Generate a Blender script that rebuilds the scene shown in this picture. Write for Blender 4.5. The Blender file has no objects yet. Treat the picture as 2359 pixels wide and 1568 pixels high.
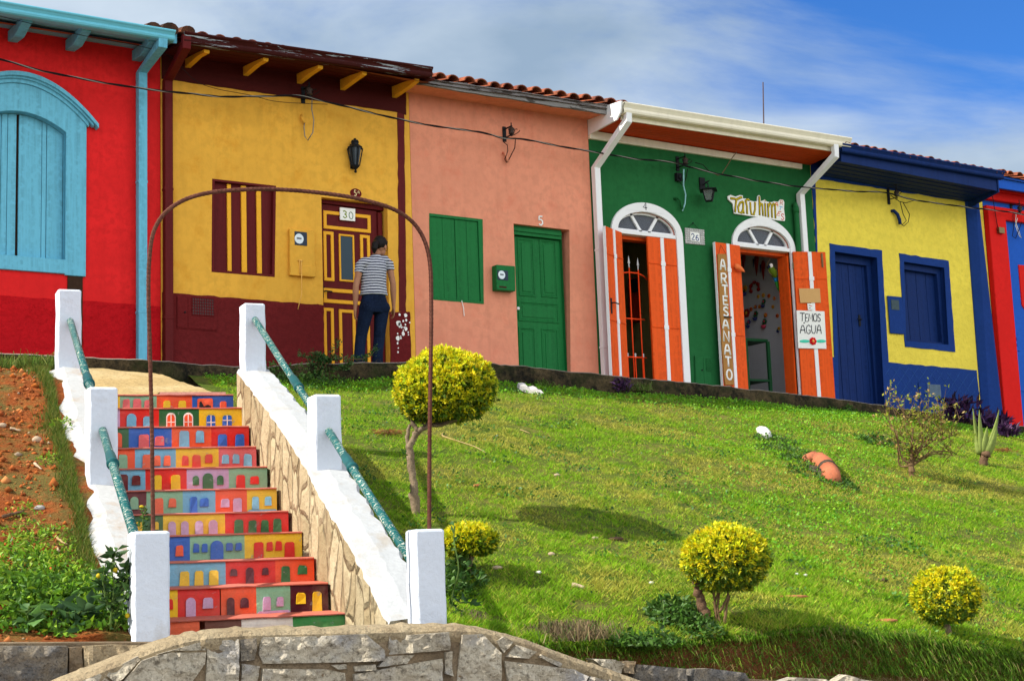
import bpy, bmesh, math, random
import numpy as np
from mathutils import Vector, Matrix, noise
from mathutils.geometry import tessellate_polygon
random.seed(7); rng = np.random.default_rng(7)
SC = bpy.context.scene; COL = SC.collection
# ------------------------------------------------------------------ camera
FPX, CX, CY = 3500.0, 1179.0, 784.0
def _n(v): return v / np.linalg.norm(v)
_zen = _n(np.array([320 - CX, CY + 22500.0, -FPX]))
_fw = np.array([0, 0, -1.0]); _fwh = _n(_fw - _zen * (_fw @ _zen)); _rt = np.cross(_fwh, _zen)
_a = math.radians(56.7)
_u = math.cos(_a) * _fwh + math.sin(_a) * _rt; _v = np.cross(_zen, _u)
WM = np.stack([_u, _v, _zen])
C = np.array([0, -17.0, 0.0])
FWH = WM @ _fwh                               # forward, level
def ray(x, y): return WM @ np.array([(x - CX) / FPX, (CY - y) / FPX, -1.0])
def F3(p, off=0.0):                           # street-front plane standing `off` in front of the house walls
    d = ray(*p); return C + d * ((-off - C[1]) / d[1])
def F(p, off=0.0):
    q = F3(p, off); return (float(q[0]), float(q[2]))
def PX(p, X):                                 # plane X = const
    d = ray(*p); return C + d * ((X - C[0]) / d[0])
def AT(p, dist):                              # at a level distance from the eye
    d = ray(*p); return C + d * (dist / (d @ FWH))
def ON(p, pt, nrm):
    d = ray(*p); return C + d * (((pt - C) @ nrm) / (d @ nrm))
def crop(ox, oy, s=0.29373): return lambda x, y: (ox * .9211 + x * s, oy * .9211 + y * s)
cA = crop(0, 0); cB = crop(500, 0); cC = crop(1000, 150); cD = crop(1400, 200); cE = crop(1920, 300)
cF = crop(0, 450); cG = crop(500, 450); cH = crop(1000, 500); cI = crop(1440, 550); cJ = crop(1920, 600)
cK3 = crop(0, 850); cK4 = crop(280, 950); cM = crop(500, 1250, .28895); cL = crop(0, 1250, .26555)
cN = crop(1100, 1250, .28895); cO = crop(1800, 1250, .29676); cQ = crop(1800, 950, .29676); cP = crop(840, 560, .2115)
cR = crop(900, 850)
def Q(c, *pts, off=0.0): return [F(c(*p), off) for p in pts]

cam = bpy.data.objects.new('camera', bpy.data.cameras.new('camera')); COL.objects.link(cam)
M4 = Matrix(WM.tolist()).to_4x4(); M4.translation = Vector(C); cam.matrix_world = M4
cam.data.sensor_width = 36; cam.data.lens = FPX / 2358 * 36; cam.data.clip_end = 3000; cam.data.clip_start = .1
SC.camera = cam

# ------------------------------------------------------------------ materials
def lin(c):
    c = c / 255.0; return c / 12.92 if c <= .04045 else ((c + .055) / 1.055) ** 2.4
def S(r, g, b, k=1.0): return (min(.9, lin(r) * k), min(.9, lin(g) * k), min(.9, lin(b) * k))
def PS(r, g, b): return (min(.86, lin(r) / .78), min(.86, lin(g) / .83), min(.86, lin(b) / .90))
class NT:
    def __init__(s, name):
        s.m = bpy.data.materials.new(name); s.m.use_nodes = True; s.t = s.m.node_tree; s.t.nodes.clear()
        s.out = s.n('ShaderNodeOutputMaterial'); s.b = s.n('ShaderNodeBsdfPrincipled'); s.l(s.b.outputs[0], s.out.inputs[0])
        s.b.inputs['Specular IOR Level'].default_value = .08; s.tc = s.n('ShaderNodeTexCoord'); s.co = s.tc.outputs['Object']
    def n(s, k, **kw):
        x = s.t.nodes.new(k)
        for a, v in kw.items(): setattr(x, a, v)
        return x
    def l(s, a, b): s.t.links.new(a, b)
    def noise(s, sc, det=4, rough=.6, co=None, dist=0):
        x = s.n('ShaderNodeTexNoise'); x.inputs['Scale'].default_value = sc; x.inputs['Detail'].default_value = det
        x.inputs['Roughness'].default_value = rough; x.inputs['Distortion'].default_value = dist
        s.l(co or s.co, x.inputs['Vector']); return x.outputs['Fac']
    def map(s, sc=(1, 1, 1), rot=(0, 0, 0)):
        x = s.n('ShaderNodeMapping'); x.inputs['Scale'].default_value = sc; x.inputs['Rotation'].default_value = rot
        s.l(s.co, x.inputs['Vector']); return x.outputs[0]
    def ramp(s, fac, a, b, ca=(0, 0, 0, 1), cb=(1, 1, 1, 1)):
        x = s.n('ShaderNodeValToRGB'); e = x.color_ramp.elements
        e[0].position = a; e[1].position = b; e[0].color = ca; e[1].color = cb; s.l(fac, x.inputs[0]); return x.outputs[0]
    def mix(s, fac, a, b, mode='MIX'):
        x = s.n('ShaderNodeMix', data_type='RGBA', blend_type=mode)
        for sock, v in ((x.inputs[0], fac), (x.inputs[6], a), (x.inputs[7], b)):
            if isinstance(v, (int, float)): sock.default_value = v
            elif isinstance(v, (tuple, list)): sock.default_value = (*v[:3], 1)
            else: s.l(v, sock)
        return x.outputs[2]
    def bump(s, h, strength, dist=.01):
        x = s.n('ShaderNodeBump'); x.inputs['Strength'].default_value = strength; x.inputs['Distance'].default_value = dist
        if getattr(s, 'lastb', None): s.l(s.lastb, x.inputs['Normal'])
        s.l(h, x.inputs['Height']); s.l(x.outputs[0], s.b.inputs['Normal']); s.lastb = x.outputs[0]
    def col(s, c):
        if isinstance(c, (tuple, list)): s.b.inputs['Base Color'].default_value = (*c[:3], 1)
        else: s.l(c, s.b.inputs['Base Color'])
    def p(s, **kw):
        for k, v in kw.items(): s.b.inputs[k.replace('_', ' ')].default_value = v
def k3(c, f): return tuple(min(.95, x * f) for x in c)
def pmat(name, c, rough=.65, var=.10, scale=2.2, bump=.25, bscale=45, bd=.006, spec=.08, metal=0, chip=None, chipthr=.66, chipscale=14, grain=None, streak=0.0, dirt=None, fade=0.0, chipmap=None):
    t = NT(name); base = t.mix(t.ramp(t.noise(scale, 5, .65), .3, .7), k3(c, 1 - var), k3(c, 1 + var))
    if grain:                                  # wood grain stretched along one axis
        base = t.mix(t.ramp(t.noise(1, 5, .7, t.map(grain)), .35, .75), base, k3(c, .6))
    base = t.mix(t.ramp(t.noise(scale * 9, 3), .45, .62), base, k3(c, 1 - var * .9))
    if fade:                                   # sun-bleached patches of old paint
        base = t.mix(t.ramp(t.noise(.9, 6, .7), .42, .75, cb=(fade, fade, fade, 1)), base, tuple(x * .6 + .28 for x in c))
    if dirt:
        base = t.mix(t.ramp(t.noise(3.1, 8, .75), .52, .74, cb=(.75, .75, .75, 1)), base, dirt)
    if streak:                                 # rain streaks running down
        base = t.mix(t.ramp(t.noise(1, 4, .6, t.map((9, 9, .7))), .5, .78, cb=(streak,) * 3 + (1,)), base, k3(c, .55))
    if chip:
        ch = t.ramp(t.noise(chipscale, 6, .7, t.map(chipmap) if chipmap else None, dist=.4), chipthr, chipthr + .02); base = t.mix(ch, base, chip)
    t.col(base); t.p(Roughness=rough, Metallic=metal); t.b.inputs['Specular IOR Level'].default_value = spec
    if bump:
        t.bump(t.noise(bscale, 5, .65), bump, bd); t.bump(t.noise(bscale * .12, 3), bump, bd * 3)
    return t.m
def attr_mat(name, rough=.55, transl=.3, spec=.08):
    t = NT(name); a = t.n('ShaderNodeVertexColor', layer_name='tint'); t.col(a.outputs[0]); t.p(Roughness=rough); t.b.inputs['Specular IOR Level'].default_value = spec
    tr = t.n('ShaderNodeBsdfTranslucent'); t.l(a.outputs[0], tr.inputs[0]); mx = t.n('ShaderNodeMixShader'); mx.inputs[0].default_value = transl
    t.l(t.b.outputs[0], mx.inputs[1]); t.l(tr.outputs[0], mx.inputs[2]); t.l(mx.outputs[0], t.out.inputs[0]); return t.m

# ------------------------------------------------------------------ mesh helpers
class MB:
    def __init__(s): s.v = []; s.f = []; s.m = []
    def add(s, vs, fs, m=0):
        b = len(s.v); s.v += [tuple(float(c) for c in v) for v in vs]; s.f += [tuple(i + b for i in f) for f in fs]; s.m += [m] * len(fs); return s
    def prism(s, pts, y0, y1, m=0, holes=(), mh=None, msd=None):      # outline in (X,Z), between two Y planes
        loops = [list(pts)] + [list(h) for h in holes]; flat = [p for l in loops for p in l]
        tri = tessellate_polygon([[Vector((p[0], p[1], 0)) for p in l] for l in loops]); n = len(flat)
        s.add([(p[0], y0, p[1]) for p in flat] + [(p[0], y1, p[1]) for p in flat], [], m)
        b = len(s.v) - 2 * n
        s.f += [tuple(b + i for i in t) for t in tri] + [tuple(b + n + i for i in t) for t in tri]; s.m += [m] * (2 * len(tri))
        st = 0
        for li, l in enumerate(loops):
            q = len(l); mm = (m if msd is None else msd) if li == 0 else (m if mh is None else mh)
            for i in range(q):
                j = (i + 1) % q; s.f.append((b + st + i, b + st + j, b + n + st + j, b + n + st + i)); s.m.append(mm)
            st += q
        return s
    def box(s, x0, x1, y0, y1, z0, z1, m=0):
        return s.add([(x, y, z) for z in (z0, z1) for y in (y0, y1) for x in (x0, x1)], [(0, 1, 3, 2), (4, 5, 7, 6), (0, 1, 5, 4), (2, 3, 7, 6), (0, 2, 6, 4), (1, 3, 7, 5)], m)
    def beam(s, p, q, w, h, up=(0, 0, 1), m=0, w2=None, h2=None):
        p = np.array(p, float); q = np.array(q, float); d = _n(q - p); sd = _n(np.cross(d, up)); u = np.cross(sd, d); w2 = w if w2 is None else w2; h2 = h if h2 is None else h2
        vs = [p + a * sd * w / 2 + b * u * h / 2 for a, b in ((-1, -1), (1, -1), (1, 1), (-1, 1))] + [q + a * sd * w2 / 2 + b * u * h2 / 2 for a, b in ((-1, -1), (1, -1), (1, 1), (-1, 1))]
        return s.add(vs, [(0, 1, 2, 3), (4, 5, 6, 7), (0, 1, 5, 4), (1, 2, 6, 5), (2, 3, 7, 6), (3, 0, 4, 7)], m)
    def tube(s, path, r, n=8, m=0, sq=None, cap=True):
        P = [np.array(p, float) for p in path]; R = r if isinstance(r, (list, tuple)) else [r] * len(P); vs = []; fs = []
        ref = np.array((.13, .21, .97)); side = None
        for i, p in enumerate(P):
            d = _n(P[min(i + 1, len(P) - 1)] - P[max(i - 1, 0)])
            if side is None: side = np.cross(d, ref) if abs(d @ ref) < .95 else np.cross(d, (1, 0, 0))
            side = _n(side - d * (side @ d)); u = np.cross(d, side)
            for k in range(n):
                a = 2 * math.pi * k / n; o = (side * math.cos(a) + u * math.sin(a)) * R[i]
                if sq: o = o * np.array(sq)
                vs.append(p + o)
        for i in range(len(P) - 1):
            for k in range(n): fs.append((i * n + k, i * n + (k + 1) % n, (i + 1) * n + (k + 1) % n, (i + 1) * n + k))
        if cap: fs += [tuple(range(n)), tuple(range((len(P) - 1) * n, len(P) * n))]
        return s.add(vs, fs, m)
    def lathe(s, c, prof, n=16, axis=(0, 0, 1), m=0, sx=1, sy=1):
        ax = _n(np.array(axis, float)); a1 = _n(np.cross(ax, (0, 1, 0)) if abs(ax[1]) < .9 else np.cross(ax, (1, 0, 0))); a2 = np.cross(ax, a1); vs = []; fs = []
        for r, h in prof:
            for k in range(n):
                a = 2 * math.pi * k / n; vs.append(np.array(c) + ax * h + a1 * math.cos(a) * r * sx + a2 * math.sin(a) * r * sy)
        for i in range(len(prof) - 1):
            for k in range(n): fs.append((i * n + k, i * n + (k + 1) % n, (i + 1) * n + (k + 1) % n, (i + 1) * n + k))
        fs += [tuple(range(n)), tuple(range((len(prof) - 1) * n, len(prof) * n))]
        return s.add(vs, fs, m)
    def ball(s, c, rx, ry=None, rz=None, n=12, m=0):
        ry = ry or rx; rz = rz or rx; k = max(5, n // 2); vs = []; fs = []
        for i in range(k + 1):
            t = math.pi * (i + .02 * (i == 0) - .02 * (i == k)) / k
            for j in range(n): a = 2 * math.pi * j / n; vs.append((c[0] + rx * math.sin(t) * math.cos(a), c[1] + ry * math.sin(t) * math.sin(a), c[2] + rz * math.cos(t)))
        for i in range(k):
            for j in range(n): fs.append((i * n + j, i * n + (j + 1) % n, (i + 1) * n + (j + 1) % n, (i + 1) * n + j))
        fs += [tuple(range(n)), tuple(range(k * n, k * n + n))]
        return s.add(vs, fs, m)
    def extr(s, prof, p, q, m=0, closed=True):    # profile in (dy,dz) swept from p to q
        n = len(prof); vs = [(p[0], p[1] + a, p[2] + b) for a, b in prof] + [(q[0], q[1] + a, q[2] + b) for a, b in prof]
        fs = [(i, (i + 1) % n, n + (i + 1) % n, n + i) for i in range(n if closed else n - 1)]
        if closed: fs += [tuple(range(n)), tuple(range(n, 2 * n))]
        return s.add(vs, fs, m)
    def build(s, name, mats, parent=None, smooth=False, bevel=0, seg=1, recalc=True):
        mats = mats if isinstance(mats, (list, tuple)) else [mats]; v = np.array(s.v, float)
        if parent is None: o0 = np.array([(v[:, 0].min() + v[:, 0].max()) / 2, (v[:, 1].min() + v[:, 1].max()) / 2, v[:, 2].min()])
        else:
            r = parent
            while r.parent: r = r.parent
            o0 = np.array(r.location)
        me = bpy.data.meshes.new(name); me.from_pydata((v - o0).tolist(), [], s.f)
        for m in mats: me.materials.append(m)
        me.polygons.foreach_set('material_index', s.m)
        if recalc:
            bm = bmesh.new(); bm.from_mesh(me); bmesh.ops.recalc_face_normals(bm, faces=bm.faces); bm.to_mesh(me); bm.free()
        if smooth: me.polygons.foreach_set('use_smooth', [True] * len(me.polygons))
        o = bpy.data.objects.new(name, me); COL.objects.link(o)
        if parent is None: o.location = o0
        else: o.parent = parent
        if bevel:
            b = o.modifiers.new('bevel', 'BEVEL'); b.width = bevel; b.segments = seg; b.limit_method = 'ANGLE'; b.angle_limit = math.radians(40)
        return o
def tag(o, label=None, cat=None, group=None, kind=None):
    if label: o['label'] = label
    if cat: o['category'] = cat
    if group: o['group'] = group
    if kind: o['kind'] = kind
    return o
def thing(name, label, cat, loc, group=None):
    o = bpy.data.objects.new(name, None); COL.objects.link(o); o.location = [float(c) for c in loc]; o.empty_display_size = .1
    return tag(o, label, cat, group)
def npmesh(name, v, f, m, parent=None, tint=None, loc=None):          # numpy mesh with a per-vertex natural tint
    o0 = np.array(loc if loc is not None else (0, 0, 0), float)
    if parent is not None:
        r = parent
        while r.parent: r = r.parent
        o0 = np.array(r.location)
    v = np.ascontiguousarray(v - o0, dtype=np.float32); f = np.ascontiguousarray(f, dtype=np.int32); k = f.shape[1]
    me = bpy.data.meshes.new(name); me.vertices.add(len(v)); me.vertices.foreach_set('co', v.ravel())
    me.loops.add(f.size); me.loops.foreach_set('vertex_index', f.ravel()); me.polygons.add(len(f)); me.polygons.foreach_set('loop_start', np.arange(0, f.size, k, dtype=np.int32))
    me.update(calc_edges=True)
    if tint is not None:
        a = me.color_attributes.new('tint', 'FLOAT_COLOR', 'POINT'); c = np.ones((len(v), 4), np.float32); c[:, :3] = tint; a.data.foreach_set('color', c.ravel())
    me.materials.append(m); o = bpy.data.objects.new(name, me); COL.objects.link(o)
    if parent is not None: o.parent = parent
    elif loc is not None: o.location = o0
    return o
def wav(pts, amp=.006, step=.12, seed=0):     # hand-painted edge: subdivide and wobble
    out = []
    for i, p in enumerate(pts):
        q = pts[(i + 1) % len(pts)]; L = math.hypot(q[0] - p[0], q[1] - p[1]); n = max(1, int(L / step)); nx, nz = (q[1] - p[1]) / max(L, 1e-6), -(q[0] - p[0]) / max(L, 1e-6)
        for k in range(n):
            t = k / n; w = amp * (2 * noise.noise((p[0] * 3 + q[0] * t * 7 + seed, p[1] * 5 + k * .83, seed * 1.7 + i))) if k else 0
            out.append((p[0] + (q[0] - p[0]) * t + nx * w, p[1] + (q[1] - p[1]) * t + nz * w))
    return out
def rect(x0, x1, z0, z1): return [(x0, z0), (x1, z0), (x1, z1), (x0, z1)]
def bb(pts): xs = [p[0] for p in pts]; zs = [p[1] for p in pts]; return min(xs), max(xs), min(zs), max(zs)
def inset(q, d): x0, x1, z0, z1 = bb(q); return rect(x0 + d, x1 - d, z0 + d, z1 - d)
def arch(xc, hw, zs, rise, n=20, side=None):    # points of an arc from right spring to left spring
    return [(xc + hw * math.cos(math.pi * i / n), zs + rise * math.sin(math.pi * i / n)) for i in range(n + 1)]
def circ(xc, zc, rx, rz, n=20): return [(xc + rx * math.cos(2 * math.pi * i / n), zc + rz * math.sin(2 * math.pi * i / n)) for i in range(n)]
def seg(xc, hw, zap, rise, n=18):               # shallow arc right -> left
    return [(xc + hw * (1 - 2 * i / n), zap - rise * (1 - 2 * i / n) ** 2) for i in range(n + 1)]
GL = {'T': [[(0, 1), (1, 1)], [(.5, 1), (.5, 0)]], 'E': [[(1, 1), (.1, 1), (.1, 0), (1, 0)], [(.1, .52), (.8, .52)]], 'M': [[(0, 0), (.12, 1), (.5, .3), (.88, 1), (1, 0)]],
      'O': [[(.5 + .5 * math.sin(a * .5236), .5 + .5 * math.cos(a * .5236)) for a in range(13)]], 'S': [[(.95, .85), (.6, 1), (.2, .92), (.08, .72), (.35, .54), (.75, .42), (.95, .22), (.7, .02), (.3, 0), (.03, .16)]],
      'A': [[(0, 0), (.2, .65), (.38, .95), (.62, .95), (.8, .65), (1, 0)], [(.16, .38), (.84, .38)]], 'G': [[(.95, .8), (.6, 1), (.2, .85), (.04, .5), (.2, .12), (.6, 0), (.92, .15), (.92, .42), (.55, .42)]],
      'U': [[(0, 1), (.05, .3), (.3, 0), (.7, 0), (.95, .3), (1, 1)]], 'N': [[(0, 0), (.05, 1), (.95, 0), (1, 1)]], 'R': [[(0, 0), (.05, 1), (.7, 1), (.95, .78), (.7, .52), (.08, .5)], [(.45, .5), (1, 0)]],
      'a': [[(.9, .62), (.5, .72), (.1, .5), (.08, .2), (.4, 0), (.85, .18), (.9, .62)], [(.9, .7), (.95, 0)]], 'r': [[(.15, .7), (.2, 0)], [(.18, .5), (.5, .74), (.95, .7)]], 'u': [[(.05, .7), (.1, .2), (.45, 0), (.85, .15), (.9, .7)], [(.9, .3), (.95, 0)]],
      'h': [[(.05, 1.08), (.1, 0)], [(.1, .5), (.5, .7), (.85, .55), (.9, 0)]], 'i': [[(.5, .68), (.5, 0)], [(.45, .92), (.55, .9)]], 'm': [[(.03, .7), (.05, 0)], [(.05, .55), (.28, .7), (.48, .55), (.5, 0)], [(.5, .55), (.75, .7), (.95, .55), (.97, 0)]],
      '2': [[(.05, .75), (.3, 1), (.75, .97), (.9, .7), (.5, .3), (.05, 0), (.95, 0)]], '6': [[(.85, .95), (.4, .85), (.1, .45), (.15, .1), (.5, 0), (.88, .12), (.9, .4), (.55, .55), (.15, .4)]],
      '3': [[(.08, .88), (.45, 1), (.85, .85), (.75, .6), (.4, .54)], [(.4, .54), (.8, .45), (.92, .2), (.5, 0), (.05, .12)]], '0': [[(.5 + .42 * math.sin(a * .5236), .5 + .5 * math.cos(a * .5236)) for a in range(13)]],
      '5': [[(.9, 1), (.2, 1), (.12, .55), (.5, .66), (.9, .5), (.92, .2), (.5, 0), (.08, .1)]], '4': [[(.72, 0), (.72, 1), (.05, .32), (1, .32)]], "'": [[(.2, .3), (.6, .9)]]}
def write(mb, ch, o, ux, uz, w, y, m=0, sqy=.35):   # o: (X,Z) lower left, ux/uz: (dX,dZ) of glyph width/height
    for pl in GL[ch]:
        pts = [(o[0] + ux[0] * a + uz[0] * b, y, o[1] + ux[1] * a + uz[1] * b) for a, b in pl]
        mb.tube(pts, w / 2, 6, m, sq=(1, sqy, 1))
# ------------------------------------------------------------------ palette
W_PAINT = pmat('white_limewash', (.66, .71, .78), .8, .05, 3, .6, 30, .01, dirt=(.44, .41, .36))
W_COPE = pmat('white_coping', (.46, .47, .47), .85, .07, 4, .4, 20, .012, dirt=(.36, .29, .20)); W_COPE_O = pmat('ochre_stained_coping', (.46, .46, .445), .85, .07, 4, .4, 20, .012, dirt=(.36, .20, .07))
RUST = pmat('rusty_iron', (.125, .048, .032), .85, .35, 14, .6, 120, .003)
SOIL = None
def stone_mat(name, c1, c2, c3, sc=6, bump=1.0, bd=.02):
    t = NT(name); a = t.mix(t.ramp(t.noise(sc, 8, .72), .35, .65), c1, c2); a = t.mix(t.ramp(t.noise(sc * .45, 5, .6), .5, .68), a, c3)
    a = t.mix(t.ramp(t.noise(sc * 9, 5, .75), .50, .66), a, k3(c1, .42)); a = t.mix(t.ramp(t.noise(sc * 13, 4, .7), .58, .72), a, k3(c2, 1.35)); t.col(a); t.p(Roughness=.9)
    t.bump(t.noise(sc * 8, 6, .75), bump, bd * .4); t.bump(t.noise(sc * 1.6, 6, .7), bump, bd * 1.5); return t.m
STONE = stone_mat('rubble_stone', (.44, .38, .28), (.60, .53, .40), (.33, .33, .35), 4, 1.0, .035)
STONE_Y = stone_mat('yellow_mortar_cap', (.50, .40, .25), (.42, .32, .19), (.32, .235, .14), 7, 1.0, .03)
MORTAR = stone_mat('sandy_mortar', (.32, .245, .155), (.24, .17, .10), (.11, .08, .055), 8)
GRANITE = stone_mat('dark_granite', (.16, .155, .15), (.28, .23, .16), (.10, .105, .115), 9)
PAVE = stone_mat('yellow_paving', (.47, .34, .15), (.38, .27, .12), (.54, .42, .22), 3.2, .6)
def flag_mat():
    t = NT('flagstone_facing'); co = t.map((1.5, 1.5, .85), (.45, .0, 0)); vo = t.n('ShaderNodeTexVoronoi', feature='DISTANCE_TO_EDGE'); vo.inputs['Scale'].default_value = 3.3
    nz = t.n('ShaderNodeTexNoise'); nz.inputs['Scale'].default_value = 2.2; nz.inputs['Detail'].default_value = 3; t.l(co, nz.inputs[0]); ad = t.n('ShaderNodeMixRGB', blend_type='ADD'); ad.inputs[0].default_value = .22; t.l(co, ad.inputs[1]); t.l(nz.outputs['Color'], ad.inputs[2]); t.l(ad.outputs[0], vo.inputs['Vector'])
    v2 = t.n('ShaderNodeTexVoronoi'); v2.inputs['Scale'].default_value = 3.3; t.l(ad.outputs[0], v2.inputs['Vector'])
    base = t.mix(t.ramp(t.noise(4, 6, .7), .35, .7), (.46, .38, .235), (.35, .275, .16)); hv = t.n('ShaderNodeRGBToBW'); t.l(v2.outputs['Color'], hv.inputs[0]); base = t.mix(.45, base, hv.outputs[0], 'SOFT_LIGHT'); base = t.mix(t.ramp(t.noise(30, 4, .7), .55, .75), base, (.22, .15, .08))
    crack = t.ramp(vo.outputs['Distance'], .0, .032, (1, 1, 1, 1), (0, 0, 0, 1)); cm = t.mix(1.0, crack, t.ramp(t.noise(3.1, 3), .40, .50), 'MULTIPLY')
    t.col(t.mix(cm, base, (.17, .115, .065))); t.p(Roughness=.85); t.bump(t.noise(26, 6, .7), 1.0, .02); t.bump(t.ramp(vo.outputs['Distance'], .0, .09), .9, .03); return t.m
FLAG = flag_mat()
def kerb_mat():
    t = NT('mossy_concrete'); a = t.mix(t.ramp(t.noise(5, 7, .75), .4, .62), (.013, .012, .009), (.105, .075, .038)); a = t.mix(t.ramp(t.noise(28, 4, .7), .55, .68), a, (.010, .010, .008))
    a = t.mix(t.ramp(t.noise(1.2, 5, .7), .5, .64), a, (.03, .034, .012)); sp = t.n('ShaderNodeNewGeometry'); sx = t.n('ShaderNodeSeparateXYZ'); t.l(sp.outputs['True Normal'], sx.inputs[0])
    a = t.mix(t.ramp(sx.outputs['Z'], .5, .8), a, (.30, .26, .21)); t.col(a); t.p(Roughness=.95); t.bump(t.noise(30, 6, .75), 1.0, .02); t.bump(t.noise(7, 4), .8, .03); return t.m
KERB = kerb_mat()
# ------------------------------------------------------------------ kerb, pavement, ground heights
KT = [F(p, 1.3) for p in ((-260, 800), (0, 811), (363, 829), (549, 843), (615, 845), (704, 835), (942, 833), (1127, 834), (1326, 855), (1510, 873), (1632, 884), (1802, 903), (1914, 915), (2168, 952), (2306, 973), (2358, 980))]
KB = [F(p, 1.3) for p in ((-260, 825), (60, 845), (200, 847), (514, 867), (700, 878), (900, 874), (1150, 882), (1400, 907), (1640, 918), (1920, 946), (2180, 976), (2358, 1000))]
KT.append((30.0, KT[-1][1] - .8)); KB.append((30.0, KB[-1][1] - .8)); KT.insert(0, (-3., KT[0][1])); KB.insert(0, (-3., KB[0][1]))
def kt(X): return float(np.interp(X, [p[0] for p in KT], [p[1] for p in KT]))
def kb(X): return float(np.interp(X, [p[0] for p in KB], [p[1] for p in KB]))
B0 = np.array([3.0, -9.1, 0]); BN = _n(np.array([.11, 1, 0]))
BT = [ON(p, B0, BN) for p in ((0, 1458), (300, 1468), (1050, 1440), (1200, 1475), (1400, 1480), (1500, 1475), (1700, 1468), (1900, 1450), (2100, 1462), (2358, 1505))]
_bx = [-4.] + [float(p[0]) for p in BT] + [24.]; _bz = [float(BT[0][2]) - .1] + [float(p[2]) for p in BT] + [float(BT[-1][2]) - 1.1]
def Yb(X): return -9.1 - (X - 3.0) * .11
def zb(X): return float(np.interp(X, _bx, _bz))
RSV = _n(np.array([.96, -.28, 0])); RN = _n(np.array([.28, .96, 0]))
ENDS = [(795, 1410), (755, 1340), (723, 1282), (695, 1223), (664, 1175), (637, 1122), (615, 1073), (590, 1027), (573, 980), (557, 938), (537, 908)]
P0 = AT(ENDS[0], 9.8); EK = [ON(p, P0 + RN * .36 * k, RN) for k, p in enumerate(ENDS)]
WD = EK[10] - EK[0]; WD[2] = 0; WD = _n(WD); NW = np.array([WD[1], -WD[0], 0.])
LP = EK[0] - RSV * 1.30
RX0 = lambda Y: EK[0][0] + .34 + (Y - EK[0][1]) * WD[0] / WD[1]      # lawn side of the right stair wall
LX0 = lambda Y: LP[0] - .29 + (Y - LP[1]) * WD[0] / WD[1]             # bank side of the left stair wall
INL = [ON(p, LP, NW) for p in ((187, 848), (205, 905), (235, 1000), (271, 1117), (330, 1300), (372, 1420))]
_q = sorted((float(p[1]), float(p[2])) for p in INL)
ZLY = [-9.5] + [q[0] for q in _q] + [-1.3]; ZLZ = [_q[0][1] - (9.5 + _q[0][0]) * .3] + [q[1] - .03 for q in _q] + [2.26]
def gz(X, Y):                                   # the grassy bank's height
    if X < LX0(Y) + .16: return float(np.interp(Y, ZLY, ZLZ)) + .05 * noise.noise((X * 1.1, Y * 1.1, 3)) + .03 * noise.noise((X * 4, Y * 4, 1)) - .05 * min(1.5, LX0(Y) + .16 - X)
    s = (Y - Yb(X)) / (-1.3 - Yb(X)); z0, z1 = zb(X), kb(X); b = .10 * math.sin(math.pi * min(max(s, 0), 1))
    return z0 + (z1 - z0) * s + b + .05 * noise.noise((X * .7, Y * .7, 3)) + .018 * noise.noise((X * 3, Y * 3, 1))
def GRD(p):                                     # where a sight line meets the bank
    d = ray(*p); t = 6.0
    while t < 40:
        q = C + d * t
        if q[1] > -1.32 or gz(q[0], q[1]) > q[2]: return q
        t += .01
    return q
def sheet(name, x0, x1, nx, ny, m, zoff=0.0, lip=True, y_end=-1.29, bank=False):
    xs = np.linspace(x0, x1, nx); vs = []; prof = [(-.62, -.62), (-.45, -.50), (-.16, -.40), (-.04, -.30), (.0, -.10)] if lip else []
    for X in xs:
        y0 = Yb(X); z0 = gz(X, y0)
        for a, b in prof: vs.append((X, y0 + a + .05 * noise.noise((X * 2.1, a * 5, 4)), z0 + b + .05 * noise.noise((X * 3, a * 9, 2))))
        for j in range(ny + 1):
            s = j / ny; Y = y0 + .03 + (y_end - y0 - .03) * s; xr = RX0(Y) - .16; Xx = x0 + (LX0(Y) + .12 - x0) * (X - x0) / (x1 - x0) if bank else xr + (x1 - xr) * (X - x0) / (x1 - x0); vs.append((Xx, Y, gz(Xx, Y) + zoff))
    n = len(prof) + ny + 1; fs = [(i * n + j, (i + 1) * n + j, (i + 1) * n + j + 1, i * n + j + 1) for i in range(nx - 1) for j in range(n - 1)]
    mb = MB(); mb.add(vs, fs); return mb.build(name, m, None, True, recalc=False)
def lawn_mat():
    t = NT('lawn_soil'); a = t.mix(t.ramp(t.noise(1.5, 6, .7), .38, .62), (.075, .125, .012), (.16, .15, .035)); a = t.mix(t.ramp(t.noise(14, 5, .7), .45, .7), a, (.045, .07, .012))
    g = t.n('ShaderNodeNewGeometry'); sx = t.n('ShaderNodeSeparateXYZ'); t.l(g.outputs['True Normal'], sx.inputs[0]); a = t.mix(t.ramp(sx.outputs['Z'], .45, .8, (1, 1, 1, 1), (0, 0, 0, 1)), a, (.15, .055, .022))
    t.col(a); t.p(Roughness=.95); t.bump(t.noise(25, 6, .7), .9, .03); return t.m
def soil_mat():
    t = NT('red_soil'); a = t.mix(t.ramp(t.noise(7, 7, .75), .35, .65), (.40, .105, .024), (.22, .058, .016)); a = t.mix(t.ramp(t.noise(2, 5, .65), .46, .58), a, (.17, .13, .035))
    a = t.mix(t.ramp(t.noise(38, 4, .7), .58, .7), a, (.42, .17, .06)); t.col(a); t.p(Roughness=.95); t.bump(t.noise(24, 6, .75), 1.0, .04); t.bump(t.noise(7, 5, .7), 1.0, .06); return t.m
SOIL = soil_mat(); LAWN = lawn_mat()
tag(sheet('lawn_ground', 4.4, 26, 300, 60, LAWN), kind='structure')
tag(sheet('soil_bank', -4, 3.3, 150, 80, SOIL, lip=True, bank=True), kind='structure')
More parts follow.
